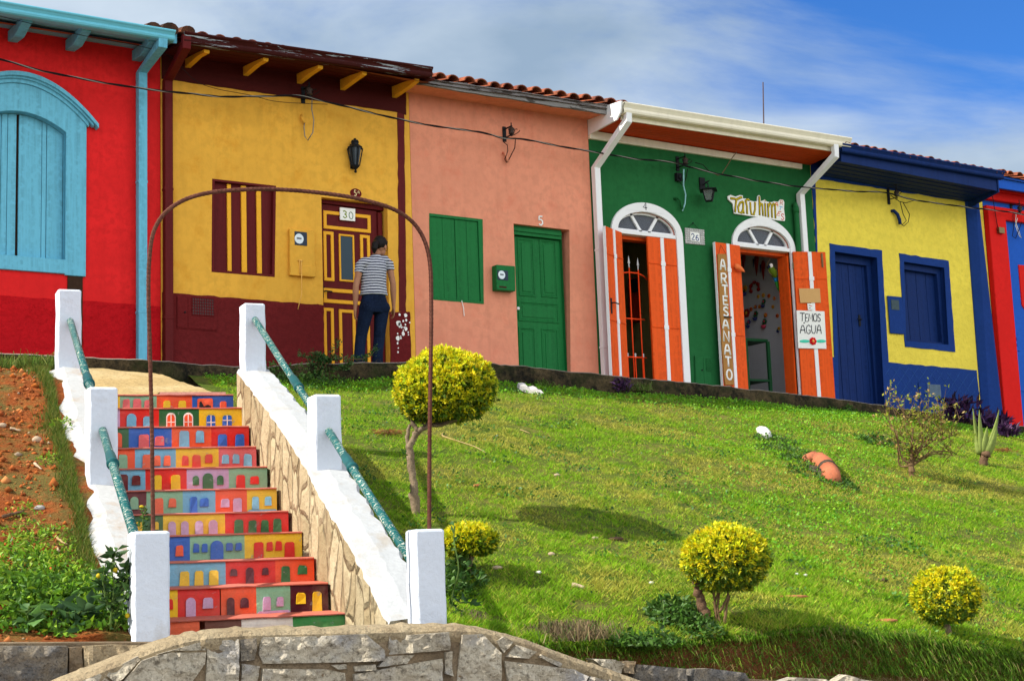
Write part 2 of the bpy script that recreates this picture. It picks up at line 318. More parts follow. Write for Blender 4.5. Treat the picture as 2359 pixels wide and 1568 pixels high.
mb = MB(); mb.box(-400, 400, -300, 400, -2.6, -2.2); tag(mb.build('street', pmat('street_cobble', (.16, .145, .13), .9, .2, 3)), kind='structure')
# hill the houses stand on
mb = MB(); xs = np.linspace(-3, 30, 34)
for a, b in zip(xs[:-1], xs[1:]): mb.add([(a, -1.06, kt(a) - .005), (b, -1.06, kt(b) - .005), (b, 20, kt(b) - .005), (a, 20, kt(a) - .005), (a, -1.06, -2.3), (b, -1.06, -2.3)], [(0, 1, 2, 3), (0, 1, 5, 4)])
tag(mb.build('pavement', pmat('pavement_cement', (.36, .32, .27), .9, .15, 2, .6), recalc=False), kind='structure')
mb = MB(); n = 420; xs = np.linspace(-3, 29, n)
for i, X in enumerate(xs):
    z = kt(X) + .016 * noise.noise((X * 3, 0, 0)) + .012 * noise.noise((X * 11, 0, 0)); w = .02 * noise.noise((X * 4, 5, 0)) + .012 * noise.noise((X * 13, 5, 0)); bz = kb(X) - .5
    for y, zz in ((-1.30 + w, bz), (-1.305 + w, z - .10), (-1.295 + w, z - .012), (-1.27 + w, z), (-1.07, z), (-1.07, bz)): mb.v.append((X, y, zz))
for i in range(n - 1):
    for j in range(5): mb.f.append((i * 6 + j, i * 6 + 6 + j, i * 6 + 7 + j, i * 6 + 1 + j)); mb.m.append(0)
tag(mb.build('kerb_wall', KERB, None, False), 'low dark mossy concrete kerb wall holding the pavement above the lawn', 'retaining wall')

# ------------------------------------------------------------------ painted staircase
PAL = {'or': (222, 82, 44), 'rd': (196, 40, 32), 'ye': (222, 178, 34), 'bl': (38, 88, 172), 'lb': (104, 164, 196), 'gr': (42, 92, 52), 'sg': (122, 168, 138), 'pk': (198, 92, 96), 'li': (178, 148, 184), 'mr': (92, 26, 30), 'co': (208, 96, 66), 'br': (104, 66, 56), 'wh': (214, 206, 200), 'bk': (14, 10, 9), 'dp': (72, 26, 36), 'gn': (44, 128, 58), 'tr': (170, 92, 78)}
PKEY = list(PAL); PMAT = [pmat('mural_' + {'or': 'orange', 'rd': 'red', 'ye': 'yellow', 'bl': 'blue', 'lb': 'light_blue', 'gr': 'green', 'sg': 'sage', 'pk': 'pink', 'li': 'lilac', 'mr': 'maroon', 'co': 'coral', 'br': 'brown', 'wh': 'white', 'bk': 'black', 'dp': 'plum', 'gn': 'leaf_green', 'tr': 'tread_pink'}[k], PS(*PAL[k]), .5, .09, 8, .45, 22, .012, chip=tuple(x * .45 + .17 for x in PS(*PAL[k])), chipthr=.64, chipscale=13, fade=.30, dirt=tuple(x * .5 + y for x, y in zip(PS(*PAL[k]), (.16, .11, .07)))) for k in PKEY]
# colour runs of every riser: (x0, x1, colour, openings (x0, x1, top, bottom, colour, arched, cross))
k4 = .29373, 257.9; mM = .28895, 460.6; lL = .26555, 0.0
def a1(sc, *r): return [(x0 * sc[0] + sc[1], x1 * sc[0] + sc[1], c, [(w[0] * sc[0] + sc[1], w[1] * sc[0] + sc[1]) + tuple(w[2:]) for w in ws]) for x0, x1, c, ws in r]
MUR = {
 10: a1(k4, (-60, 62, 'ye', []), (62, 350, 'sg', [(85, 140, .25, .8, 'pk'), (165, 230, .25, 1, 'pk'), (255, 320, .3, .85, 'pk')]), (350, 628, 'or', [(402, 458, .35, 1, 'ye'), (518, 580, .35, 1, 'ye')]), (628, 950, 'bl', [(668, 790, .22, 1, 'or'), (682, 775, .38, 1, 'bk'), (845, 895, .4, 1, 'or')])),
 9: a1(k4, (-60, 62, 'li', []), (62, 368, 'rd', [(115, 190, .25, 1, 'lb', 1), (245, 310, .38, .85, 'lb')]), (368, 682, 'gr', [(424, 499, .22, 1, 'wh', 1), (433, 490, .30, 1, 'or', 1, 1), (558, 634, .22, 1, 'wh', 1), (567, 625, .30, 1, 'or', 1, 1)]), (682, 1020, 'ye', [(740, 808, .35, 1, 'bl', 0, 1), (865, 937, .35, .82, 'bl', 0, 1)])),
 8: a1(k4, (-60, 132, 'gr', [(20, 78, .25, .85, 'or', 1)]), (132, 468, 'bl', [(210, 290, .32, 1, 'pk'), (335, 408, .4, .8, 'pk')]), (468, 778, 'or', [(527, 605, .2, 1, 'lb'), (657, 720, .2, .7, 'lb')]), (778, 1075, 'rd', [(785, 1072, .87, 1, 'bl'), (830, 900, .35, .88, 'bl'), (965, 1035, .35, .88, 'bl')])),
 7: a1(k4, (-60, 180, 'or', [(50, 122, .3, 1, 'sg')]), (180, 500, 'lb', [(240, 310, .3, 1, 'co'), (330, 380, .35, .8, 'co'), (405, 458, .35, .8, 'co')]), (500, 835, 'ye', [(547, 600, .38, .8, 'rd'), (628, 695, .35, 1, 'rd'), (730, 787, .32, .7, 'rd')]), (835, 1140, 'pk', [(862, 915, .35, .75, 'lb'), (945, 997, .35, .75, 'lb'), (1030, 1095, .35, 1, 'lb')])),
 6: a1(k4, (-60, 40, 'pk', []), (40, 262, 'lb', [(55, 125, .25, 1, 'mr'), (157, 223, .3, .7, 'mr')]), (262, 585, 'rd', [(330, 388, .3, 1, 'ye'), (462, 535, .3, 1, 'ye')]), (585, 915, 'li', [(632, 680, .35, .75, 'gr', 1), (710, 792, .25, 1, 'gr', 1), (822, 872, .35, .75, 'gr', 1)]), (915, 1222, 'sg', [(973, 1042, .35, 1, 'rd'), (1082, 1150, .4, .75, 'rd')])),
 5: a1(k4, (-60, 270, 'mr', [(143, 207, .25, .75, 'sg', 1)]), (270, 555, 'sg', [(330, 402, .32, 1, 'co'), (443, 503, .35, .7, 'co')]), (555, 810, 'lb', [(612, 667, .3, 1, 'bl'), (690, 757, .35, .7, 'bl')]), (810, 1058, 'or', [(853, 918, .4, .75, 'li'), (948, 1015, .38, 1, 'li')]), (1058, 1300, 'ye', [(1060, 1290, .85, 1, 'lb'), (1098, 1150, .35, .86, 'lb'), (1197, 1247, .35, .72, 'lb')])),
 4: a1(k4, (60, 400, 'gr', [(182, 245, .35, 1, 'ye'), (305, 365, .35, .7, 'ye')]), (400, 885, 'ye', [(440, 500, .35, 1, 'li', 1), (540, 600, .35, 1, 'li', 1), (650, 712, .35, 1, 'li', 1), (757, 825, .33, 1, 'li', 1)]), (885, 1390, 'rd', [(957, 1027, .35, 1, 'gr'), (1068, 1130, .38, 1, 'gr'), (1165, 1225, .4, 1, 'gr'), (1262, 1325, .35, .96, 'gr')])),
 3: a1(k4, (200, 610, 'bl', [(498, 558, .38, .8, 'or')]), (610, 1038, 'sg', [(635, 682, .35, .68, 'bl'), (702, 747, .35, .68, 'bl'), (770, 870, .25, 1, 'bl', 1), (893, 943, .35, .65, 'bl'), (965, 1013, .35, .65, 'bl')]), (1038, 1492, 'ye', [(1110, 1185, .35, 1, 'rd'), (1210, 1257, .35, .7, 'rd'), (1278, 1328, .35, .7, 'rd'), (1350, 1427, .38, 1, 'rd')])),
 2: a1(k4, (200, 890, 'lb', [(528, 605, .38, 1, 'ye'), (645, 715, .38, 1, 'ye'), (760, 832, .38, 1, 'ye')]), (890, 1280, 'rd', [(925, 980, .37, .65, 'dp'), (1047, 1108, .32, 1, 'dp', 1), (1175, 1225, .35, .65, 'dp')]), (1280, 1585, 'or', [(1325, 1393, .32, 1, 'gr'), (1455, 1527, .32, .68, 'gr')])),
 1: a1(lL, (1100, 1540, 'ye', [(1430, 1500, .35, .7, 'rd')]), (1540, 1905, 'rd', [(1610, 1695, .33, 1, 'li', 1), (1757, 1845, .35, .72, 'li')])) + a1(mM, (165, 447, 'or', [(212, 272, .38, 1, 'dp', 1), (320, 385, .4, .75, 'dp', 1)]), (447, 718, 'sg', [(455, 716, .86, 1, 'li'), (498, 560, .4, .87, 'li'), (608, 662, .42, .75, 'li')]), (718, 1025, 'dp', [(765, 838, .32, .7, 'ye'), (892, 965, .3, 1, 'ye')])),
 0: a1(lL, (1100, 1730, 'co', [(1475, 1545, .45, 1, 'dp'), (1592, 1670, .45, 1, 'dp')])) + a1(mM, (38, 330, 'br', [(62, 130, .5, 1, 'co'), (187, 262, .5, 1, 'co')]), (330, 740, 'wh', [(387, 445, .48, 1, 'rd'), (520, 580, .48, 1, 'rd'), (633, 697, .48, 1, 'rd')]), (740, 1155, 'gn', [(832, 890, .42, 1, 'pk'), (973, 1045, .42, 1, 'pk')]))}
stairs = thing('staircase', 'concrete staircase with small colourful houses painted on its risers', 'staircase', P0 - RSV * .7 + np.array([0, 0, -.2]))
TR = PKEY.index('tr')
for k in range(11):
    mb = MB(); E = EK[k]; zt = E[2]; zlow = EK[k - 1][2] if k else zt - .2; pk_ = P0 + RN * .36 * k
    def at(px): return float((ON((px, ENDS[k][1]), pk_, RN) - E) @ RSV)       # metres left (-) of the riser's right end
    def pt(s, z, out=0.0, wob=0.0): return E * (1, 1, 0) + RSV * s - RN * (out + wob) + np.array([0, 0, z])
    runs = MUR[k]; wb = lambda s, z: .010 * noise.noise((s * 6 + k * 7, z * 6, k)) + .004 * noise.noise((s * 22, z * 22, k))
    for ri, (xa, xb, c, ws) in enumerate(runs):
        s0 = at(xa) if ri else -1.40; s1 = at(xb) if ri < len(runs) - 1 else 0.0; nx = max(2, int((s1 - s0) / .05)); nz = 5; b = len(mb.v)
        for j in range(nz + 1):
            for i in range(nx + 1):
                s = s0 + (s1 - s0) * i / nx; z = zlow - .02 + (zt - .004 - zlow + .02) * j / nz
                if j == nz: z = zt - .006 + .006 * noise.noise((s * 9, k, 0))
                mb.v.append(tuple(pt(s, z, 0, wb(s, z) - (.012 if j == nz else 0))))
        for j in range(nz):
            for i in range(nx): mb.f.append((b + j * (nx + 1) + i, b + j * (nx + 1) + i + 1, b + (j + 1) * (nx + 1) + i + 1, b + (j + 1) * (nx + 1) + i)); mb.m.append(PKEY.index(c))
        for wi, w in enumerate(ws):
            x0, x1, ta, tb, cc = w[:5]; ar = len(w) > 5 and w[5]; cross = len(w) > 6 and w[6]; a0, a1_ = at(x0), at(x1); H = zt - zlow; z1 = zt - ta * H; z0 = zlow + .004 + (1 - tb) * (H - .004)
            xc, hw = (a0 + a1_) / 2, (a1_ - a0) / 2; out = .012 + .0022 * wi * (1 if cc in ('bk', 'or', 'bl', 'lb') else .6); ol = []
            if ar: ol = [(xc + hw * math.cos(math.pi * i / 10), z1 - min(hw, z1 - z0) + min(hw, (z1 - z0)) * math.sin(math.pi * i / 10)) for i in range(11)] + [(a0, z0), (a1_, z0)]
            else:
                r = min(.012, hw * .4); ol = [(a1_, z0), (a1_ - .002 * random.random(), z1 - r), (a1_ - r, z1), (a0 + r, z1 + random.uniform(-.004, .004)), (a0 + .004 * random.random(), z1 - r), (a0 - .002, z0)]
            b = len(mb.v); n = len(ol)
            for q in ol: mb.v.append(tuple(pt(q[0], q[1], out + .002, wb(*q))))
            for q in ol: mb.v.append(tuple(pt(q[0], q[1], -.01, wb(*q))))
            mb.f.append(tuple(range(b, b + n))); mb.m.append(PKEY.index(cc))
            for i in range(n): mb.f.append((b + i, b + (i + 1) % n, b + n + (i + 1) % n, b + n + i)); mb.m.append(PKEY.index(cc))
            if cross:
                o2 = out + .004
                for (p, q) in (((xc, z0), (xc, z1)), ((a0, (z0 + z1) / 2), (a1_, (z0 + z1) / 2))): mb.beam(pt(p[0], p[1], o2, wb(xc, z0)), pt(q[0], q[1], o2, wb(xc, z1)), .007, .004, up=RN, m=PKEY.index('wh'))
    # tread with a slightly proud worn nosing
    d = .40; nx = 26; b = len(mb.v)
    for i in range(nx + 1):
        s = -1.42 + 1.42 * i / nx; w = .008 * noise.noise((s * 7, k, 5)); zz = zt + .004 * noise.noise((s * 8, k, 2))
        for yo, dz in ((.010 + w, -.012), (.011 + w, -.005), (.004 + w, 0.0), (-d, .012), (-d, -.3)): mb.v.append(tuple(pt(s, zz + dz, yo)))
    for i in range(nx):
        for j in range(4): mb.f.append((b + i * 5 + j, b + i * 5 + 5 + j, b + i * 5 + 6 + j, b + i * 5 + 1 + j)); mb.m.append(TR)
    mb.add([pt(0, zlow - .02, 0), pt(0, zt - .004, 0), pt(0, zt, -d), pt(0, zlow - .02, -d)], [(0, 1, 2, 3)], PKEY.index(runs[-1][2]))
    mb.build('step', PMAT, stairs, False)
# low plain riser and the sloping landing above the painted steps
mb = MB(); E = EK[10] + RN * .40; zt = EK[10][2]
for s0, s1, h in ((-1.4, -.62, .05), (-.60, -.02, .07)): mb.add([E + RSV * s0, E + RSV * s1, E + RSV * s1 + (0, 0, h), E + RSV * s0 + (0, 0, h), E + RSV * s1 + RN * .4 + (0, 0, h + .03), E + RSV * s0 + RN * .4 + (0, 0, h + .03)], [(0, 1, 2, 3), (3, 2, 4, 5)])
mb.build('plain_step', pmat('pale_pink_plaster', PS(186, 150, 140), .85, .12, 5, .6, 25, .015), stairs, False)
mb = MB(); nx, ny = 30, 20; e0 = E + RN * .30
for j in range(ny + 1):
    for i in range(nx + 1):
        s = -1.5 + 1.54 * i / nx; a = e0 + RSV * s; bq = np.array([a[0] + .25, -1.29, 0]); t = j / ny; x, y = a[0] + (bq[0] - a[0]) * t, a[1] + (bq[1] - a[1]) * t
        z = (zt + .055) * (1 - t) + (kb(x) + .0) * t + .02 * noise.noise((x * 4, y * 4, 0)); mb.v.append((x, y, z))
for j in range(ny):
    for i in range(nx): mb.f.append((j * (nx + 1) + i, j * (nx + 1) + i + 1, (j + 1) * (nx + 1) + i + 1, (j + 1) * (nx + 1) + i)); mb.m.append(0)
tag(mb.build('landing_path', PAVE, None, True, recalc=False), kind='structure')

# ------------------------------------------------------------------ stair parapets, posts, rails, arch
INR = [ON(p, EK[0], NW) for p in ((545, 850), (580, 893), (612, 935), (660, 1000), (700, 1065), (745, 1150), (800, 1240), (850, 1340), (893, 1430))]
def parapet(name, label, pts, sgn, width, mats, zbot, jag=.02, top_drop=.0):
    mb = MB(); n = len(pts); m = 10; path = []
    for i in range(n - 1):
        for k in range(m): path.append(pts[i] + (pts[i + 1] - pts[i]) * k / m)
    path.append(pts[-1]); o = NW * sgn
    for i, p in enumerate(path):
        j1 = jag * noise.noise((i * .55, 1, sgn * 3)) ; j2 = jag * noise.noise((i * .45, 9, sgn * 3)); w = width + 2 * j2
        a = p + o * j1; zr = .006 * noise.noise((i * .4, 4, 0))
        for q in (a * (1, 1, 0) + (0, 0, zbot), a + (0, 0, -.03), a + o * .015 + (0, 0, zr), a + o * w * .5 + (0, 0, zr + .012), a + o * (w - .02) + (0, 0, zr - top_drop), a + o * w + (0, 0, -.03 - top_drop), a * (1, 1, 0) + o * w + (0, 0, zbot)): mb.v.append(tuple(q))
    for i in range(len(path) - 1):
        for j in range(6): mb.f.append((i * 7 + j, i * 7 + 7 + j, i * 7 + 8 + j, i * 7 + 1 + j)); mb.m.append(0 if j in (0, 5) else 1)
    for e in (0, len(path) - 1): mb.f.append(tuple(range(e * 7, e * 7 + 7))); mb.m.append(0)
    return tag(mb.build(name, mats, None, False), label, 'stair wall')
parapet('stair_wall', 'sloping stone faced wall with white top on the lawn side of the painted steps', INR, 1, .30, [FLAG, W_COPE], -1.0)
parapet('stair_wall', 'sloping white stair wall with ochre stains beside the red soil bank', INL, -1, .28, [W_COPE_O, W_COPE_O], -1.0, .025, .03)
PRV = _n(np.array([.985, -.17, 0])); PBV = _n(np.array([.17, .985, 0]))
POST = {}
def post(key, label, pl, pr, ytop, left):       # front face bottom corners and top, in the picture
    y = pl[1]; plane = (LP if left else EK[0] + RSV * .05)
    c = ON(pr if left else pl, plane, NW); dist = (c - C) @ FWH; w = (pr[0] - pl[0]) / FPX * dist * 1.03; base = c - PRV * w if left else c
    ztop = AT(((pr if left else pl)[0], ytop), dist)[2]; mb = MB(); z0 = c[2] - (0 if key == 'LC' else .06); n = 9; r = .012
    rows = [z0 + (ztop - r - z0) * i / (n - 1) for i in range(n)]
    prof = [(0, r), (r, 0), (w - r, 0), (w, r), (w, w - r), (w - r, w), (r, w), (0, w - r)]
    for zi, z in enumerate(rows + [ztop]):
        sh = r if zi == n else 0
        for pi, (a, b) in enumerate(prof):
            a2 = a + sh * (1 if a < w / 2 else -1); b2 = b + sh * (1 if b < w / 2 else -1); q = base + PRV * (a2 + .008 * noise.noise((z * 7, pi * 1.7, ztop))) + PBV * (b2 + .008 * noise.noise((z * 5, pi + 9, ztop)))
            mb.v.append((q[0], q[1], z))
    for i in range(n):
        for j in range(8): mb.f.append((i * 8 + j, i * 8 + (j + 1) % 8, i * 8 + 8 + (j + 1) % 8, i * 8 + 8 + j)); mb.m.append(0)
    mb.f.append(tuple(range(n * 8, n * 8 + 8))); mb.m.append(0)
    o = mb.build('stair_post', W_PAINT, None, False, bevel=.006); tag(o, label, 'post', 'white posts along the painted stairs')
    ctr = base + PRV * w / 2 + PBV * w / 2; POST[key] = dict(c=ctr, w=w, top=ztop, dist=dist, base=base); return o
post('LC', 'white post at the foot of the stairs carrying the left end of the rusty arch', (312, 1475), (392, 1475), 1221, True)
post('LB', 'white post halfway up the stairs on the red soil side', (203 + 4, 1117), (271, 1117), 891, True)
post('LA', 'white post at the stair top in front of the red house', (135, 850), (187, 850), 667, True)
post('RC', 'white post behind the curved stone wall carrying the right end of the arch', (962, 1440), (1032, 1440), 1218, False)
post('RB', 'white post halfway up the stairs on the lawn side', (727, 1117), (790, 1117), 907, False)
post('RA', 'white post at the stair top in front of the maroon and yellow house', (563, 850), (613, 850), 697, False)
def rail_mat():
    t = NT('green_rail_paint'); w = t.n('ShaderNodeTexWave', wave_type='BANDS', bands_direction='DIAGONAL'); w.inputs['Scale'].default_value = 11; w.inputs['Distortion'].default_value = 9; w.inputs['Detail'].default_value = 2; w.inputs['Detail Scale'].default_value = 3; t.l(t.co, w.inputs[0])
    m = t.mix(1.0, t.ramp(w.outputs['Fac'], .93, .97), t.ramp(t.noise(19, 3), .42, .5), 'MULTIPLY'); a = t.mix(t.ramp(t.noise(6, 5), .3, .7), (.010, .085, .085), (.016, .12, .115)); t.col(t.mix(m, a, (.62, .62, .50))); t.p(Roughness=.4); t.bump(t.noise(40, 4), .3, .003); return t.m
RAIL = rail_mat(); RAILD = pmat('dark_green_sleeve', (.016, .095, .10), .4)
def rail(label, a, b, f0, f1=None):
    t = thing('handrail', label, 'handrail', ((a + b) / 2).tolist(), 'green pipe handrails of the painted stairs')
    mb = MB(); mb.tube([a, a + (b - a) * .5 + (0, 0, -.006), b], .028, 12); mb.build('pipe', RAIL, t, True)
    mb = MB(); d = b - a; mb.tube([a + d * f0, a + d * (f0 + .03), a + d * (f0 + .03), a + d * (f0 + .085), a + d * (f0 + .085), a + d * (f0 + .10)], [.031, .034, .034, .034, .040, .040], 12); mb.build('collar', RAILD, t, True)
    return t
def railpts(k0, k1, p0, p1):
    A_, B_ = POST[k0], POST[k1]; return AT(p0, A_['dist'] + .02), AT(p1, B_['dist'] + B_['w'] * .9)
rail('upper green handrail on the red soil side with a sleeve joint', *railpts('LA', 'LB', cF(548, 1095), (212, 905)), .80)
rail('lower green handrail on the red soil side ending behind the arch post', *railpts('LB', 'LC', cK3(800, 690), (312, 1240)), .28)
rail('upper green handrail on the lawn side from the maroon house', *railpts('RA', 'RB', cG(432, 1095), (735, 965)), .63)
rail('lower green handrail on the lawn side with a sleeve near its top', *railpts('RB', 'RC', cK4(1700, 400), (960, 1310)), .22)
ca, cb = POST['LC']['c'], POST['RC']['c']; dv = cb - ca; dv[2] = 0; an = _n(np.array([-dv[1], dv[0], 0.]))
AP = [(353, 1226), (351, 1100), (349, 960), (345, 800), (342, 690), (343, 610), (350, 548), (364, 512), (384, 487), (412, 467), (445, 453), (490, 443), (545, 438), (610, 436), (680, 439), (750, 446), (810, 455), (865, 468), (910, 484), (945, 507), (968, 535), (983, 570), (991, 615), (993, 680), (993, 760), (991, 880), (989, 1050), (988, 1222)]
pts = [ON(p, ca, an) for p in AP]; pts[0][2] -= .05; pts[-1][2] -= .05
fine = []
for i in range(len(pts) - 1):
    a, b_, c_, d_ = pts[max(i - 1, 0)], pts[i], pts[i + 1], pts[min(i + 2, len(pts) - 1)]; n = max(3, int(np.linalg.norm(c_ - b_) / .012))
    for k in range(n):
        t = k / n; fine.append(.5 * ((2 * b_) + (c_ - a) * t + (2 * a - 5 * b_ + 4 * c_ - d_) * t * t + (3 * b_ - a - 3 * c_ + d_) * t ** 3))
fine.append(pts[-1]); rr = [.0112 + (.0014 if i % 2 else 0) for i in range(len(fine))]
mb = MB(); mb.tube(fine, rr, 8); tag(mb.build('rebar_arch', RUST, None, False), 'thin rusty ribbed iron rod arching over the foot of the stairs', 'arch')

# ------------------------------------------------------------------ stone walls in the foreground
def rock(mb, pl, out, thick, m=0, seed=0, push=.03):  # one squared rubble stone: pl = polygon of 3-D points on the wall face
    pl = [np.array(p, float) for p in pl]; n = len(pl); ctr = sum(pl) / n; bm = bmesh.new(); vs = [bm.verts.new(p + out * .0) for p in pl]; f = bm.faces.new(vs)
    r = bmesh.ops.inset_individual(bm, faces=[f], thickness=.012, depth=0); bmesh.ops.triangulate(bm, faces=bm.faces[:])
    for _ in range(7):
        e = [x for x in bm.edges if x.calc_length() > .034]
        if not e: break
        bmesh.ops.subdivide_edges(bm, edges=e, cuts=1); bmesh.ops.triangulate(bm, faces=bm.faces[:])
    bd = {v for x in bm.edges if x.is_boundary for v in x.verts}; base = len(mb.v); bm.verts.index_update()
    t1 = random.uniform(-.02, .02); t2 = random.uniform(-.02, .02); ln = max(np.linalg.norm(p - ctr) for p in pl)
    for v in bm.verts:
        p = np.array(v.co); q = p * 9
        if v in bd: p = p - out * .05 + (p - ctr) * .01 * noise.noise(tuple(q))
        else: p = p + out * (push + .026 * noise.noise(tuple(q * .5)) + .024 * noise.noise(tuple(q * 1.7 + seed)) + .014 * noise.noise(tuple(q * 4)) + t1 * (p - ctr)[0] / ln + t2 * (p - ctr)[2] / ln)
        mb.v.append(tuple(p))
    for x in bm.faces: mb.f.append(tuple(base + v.index for v in x.verts)); mb.m.append(m)
    bm.free()
FW0 = AT((800, 1440), min(POST['RC']['dist'], POST['LC']['dist'] + .35) - .62); FWD = _n(np.array([.985, -.17, 0])); FWN = _n(np.array([.17, .985, 0])); OUTW = -FWN
prof = [(100, 1592), (150, 1570), (220, 1543), (300, 1513), (360, 1489), (420, 1470), (480, 1460), (560, 1454), (680, 1451), (800, 1449), (930, 1446), (1040, 1443), (1090, 1445), (1140, 1454), (1220, 1477), (1290, 1504), (1360, 1528), (1430, 1552), (1480, 1570), (1560, 1600)]
top = [ON(p, FW0, FWN) for p in prof]; fine = []
for a, b_ in zip(top[:-1], top[1:]):
    for k in range(6): fine.append(a + (b_ - a) * k / 6)
fine.append(top[-1])
fwall = thing('rubble_wall', 'low rubble stone wall with a humped mortar cap closing the foot of the stairs', 'wall', (FW0[0], FW0[1], -2.2))
mb = MB(); n = len(fine)
for i, p in enumerate(fine):
    w = .012 * noise.noise((i * .35, 0, 0)) + .010 * noise.noise((i * 1.3, 3, 0)); q = p * (1, 1, 0); h_ = .03 * noise.noise((i * .3, 7, 0))
    for a, z in ((.0, -2.2), (.0, p[2] - .075 + h_), (-.012 + w, p[2] - .05 + h_), (-.012 + w, p[2] - .02), (.02, p[2] + .006), (.17, p[2] + .018 + w), (.30, p[2] + .006), (.33, p[2] - .05), (.33, -2.2)): mb.v.append(tuple(q + FWN * a + (0, 0, z)))
for i in range(n - 1):
    for j in range(8): mb.f.append((i * 9 + j, i * 9 + 9 + j, i * 9 + 10 + j, i * 9 + 1 + j)); mb.m.append(1 if 1 <= j <= 6 else 0)
for e in (0, n - 1): mb.f.append(tuple(range(e * 9, e * 9 + 9))); mb.m.append(0)
mb.build('mortar_core', [MORTAR, STONE_Y], fwall, False)
ST = [(cM, p) for p in ([(60, 1125), (305, 1105), (300, 1470), (40, 1470)], [(318, 1110), (440, 1095), (432, 1270), (320, 1280)], [(480, 1090), (900, 1082), (1300, 1065), (1455, 1190), (1460, 1275), (1090, 1290), (500, 1300), (465, 1220)], [(1505, 1085), (1965, 1048), (1975, 1190), (1500, 1230)],
      [(330, 1300), (470, 1320), (450, 1480), (325, 1480)], [(490, 1340), (1000, 1345), (1150, 1375), (1160, 1480), (480, 1480)], [(1040, 1312), (1165, 1302), (1160, 1340), (1090, 1345)], [(1220, 1320), (1380, 1305), (1385, 1350), (1230, 1362)], [(1215, 1385), (1400, 1350), (1920, 1260), (1930, 1480), (1230, 1480)], [(1485, 1245), (1700, 1228), (1640, 1300), (1400, 1325)], [(1945, 1210), (2000, 1200), (2010, 1400), (1950, 1380)])]
ST += [(cL, p) for p in ([(900, 1500), (1190, 1350), (1205, 1385), (1010, 1590)], [(1350, 1335), (1560, 1275), (1790, 1215), (1785, 1300), (1500, 1300)], [(1215, 1390), (1330, 1350), (1480, 1318), (1785, 1318), (1775, 1420), (1650, 1590), (1045, 1590)], [(700, 1570), (860, 1500), (980, 1590), (700, 1620)])]
ST += [(cN, p) for p in ([(165, 1070), (330, 1065), (470, 1215), (485, 1480), (130, 1480)], [(600, 1150), (750, 1205), (700, 1260), (520, 1245)], [(790, 1225), (980, 1300), (950, 1325), (780, 1250)], [(505, 1278), (690, 1300), (1060, 1345), (1170, 1400), (1110, 1480), (540, 1480)], [(1340, 1425), (1450, 1450), (1440, 1500), (1340, 1490)], [(1190, 1400), (1310, 1430), (1310, 1500), (1150, 1500)], [(490, 1085), (560, 1125), (500, 1215), (440, 1120)])]
for i, (c, p) in enumerate(ST):
    mb = MB(); rock(mb, [ON(c(*q), FW0 + OUTW * .004, FWN) for q in p], OUTW, .05, 0, i * 3.3, .022); mb.build('stone', [GRANITE if i == 1 else STONE], fwall, False)
def blockwall(name, label, P1, N1, rows, m1, capz, x_px0, x_px1, depth=.4):
    t = thing(name, label, 'retaining wall', (P1[0], P1[1], -2.2)); mb = MB(); a, b_ = ON((x_px0, capz[0]), P1, N1), ON((x_px1, capz[1]), P1, N1)
    mb.add([a + N1 * .03, b_ + N1 * .03, b_ + N1 * depth, a + N1 * depth] + [q * (1, 1, 0) + (0, 0, -2.2) for q in (a + N1 * .03, b_ + N1 * .03, b_ + N1 * depth, a + N1 * depth)], [(0, 1, 2, 3), (0, 1, 5, 4), (2, 3, 7, 6), (0, 3, 7, 4), (1, 2, 6, 5)]); mb.build('mortar_core', MORTAR, t)
    for i, (c, p) in enumerate(rows):
        mb = MB(); rock(mb, [ON(c(*q), P1, N1) for q in p], -N1, .06, 0, i * 5.1 + 2, .05); mb.build('stone', m1[i % len(m1)], t)
    return t
P1 = B0 - BN * .30
blockwall('block_wall', 'dark granite block wall below the weedy red soil bank', P1, BN, [(cL, [(-560, 1262), (570, 1262), (575, 1640), (-560, 1640)]), (cL, [(-1500, 1268), (-590, 1264), (-590, 1640), (-1500, 1640)]), (cL, [(-2700, 1272), (-1530, 1270), (-1530, 1640), (-2700, 1640)]), (cL, [(720, 1262), (1000, 1250), (1330, 1262), (1180, 1640), (700, 1640)]), (cL, [(585, 1275), (705, 1268), (690, 1640), (590, 1640)])], [GRANITE, GRANITE, STONE_Y, STONE_Y, MORTAR], (1487, 1478), -900, 470)
P2 = P1 - BN * .05
blockwall('block_wall', 'row of grey boulders edging the foot of the lawn', P2, BN, [(cN, [(1190, 1262), (1370, 1268), (1440, 1300), (1420, 1380), (1300, 1370)]), (cN, [(1445, 1285), (1525, 1280), (1510, 1380), (1440, 1370)]), (cN, [(1545, 1305), (1640, 1312), (1920, 1338), (1935, 1480), (1500, 1480)]), (cN, [(1990, 1345), (2130, 1338), (2400, 1372), (2470, 1480), (1960, 1480)]), (cO, [(470, 1400), (560, 1372), (780, 1385), (860, 1420), (820, 1480), (430, 1480)]), (cO, [(890, 1395), (960, 1352), (1060, 1385), (1240, 1410), (1230, 1480), (880, 1480)]), (cO, [(1260, 1412), (1500, 1425), (1490, 1500), (1240, 1490)])], [STONE, MORTAR, GRANITE, GRANITE, STONE, STONE, GRANITE], (1540, 1630), 1400, 2700)
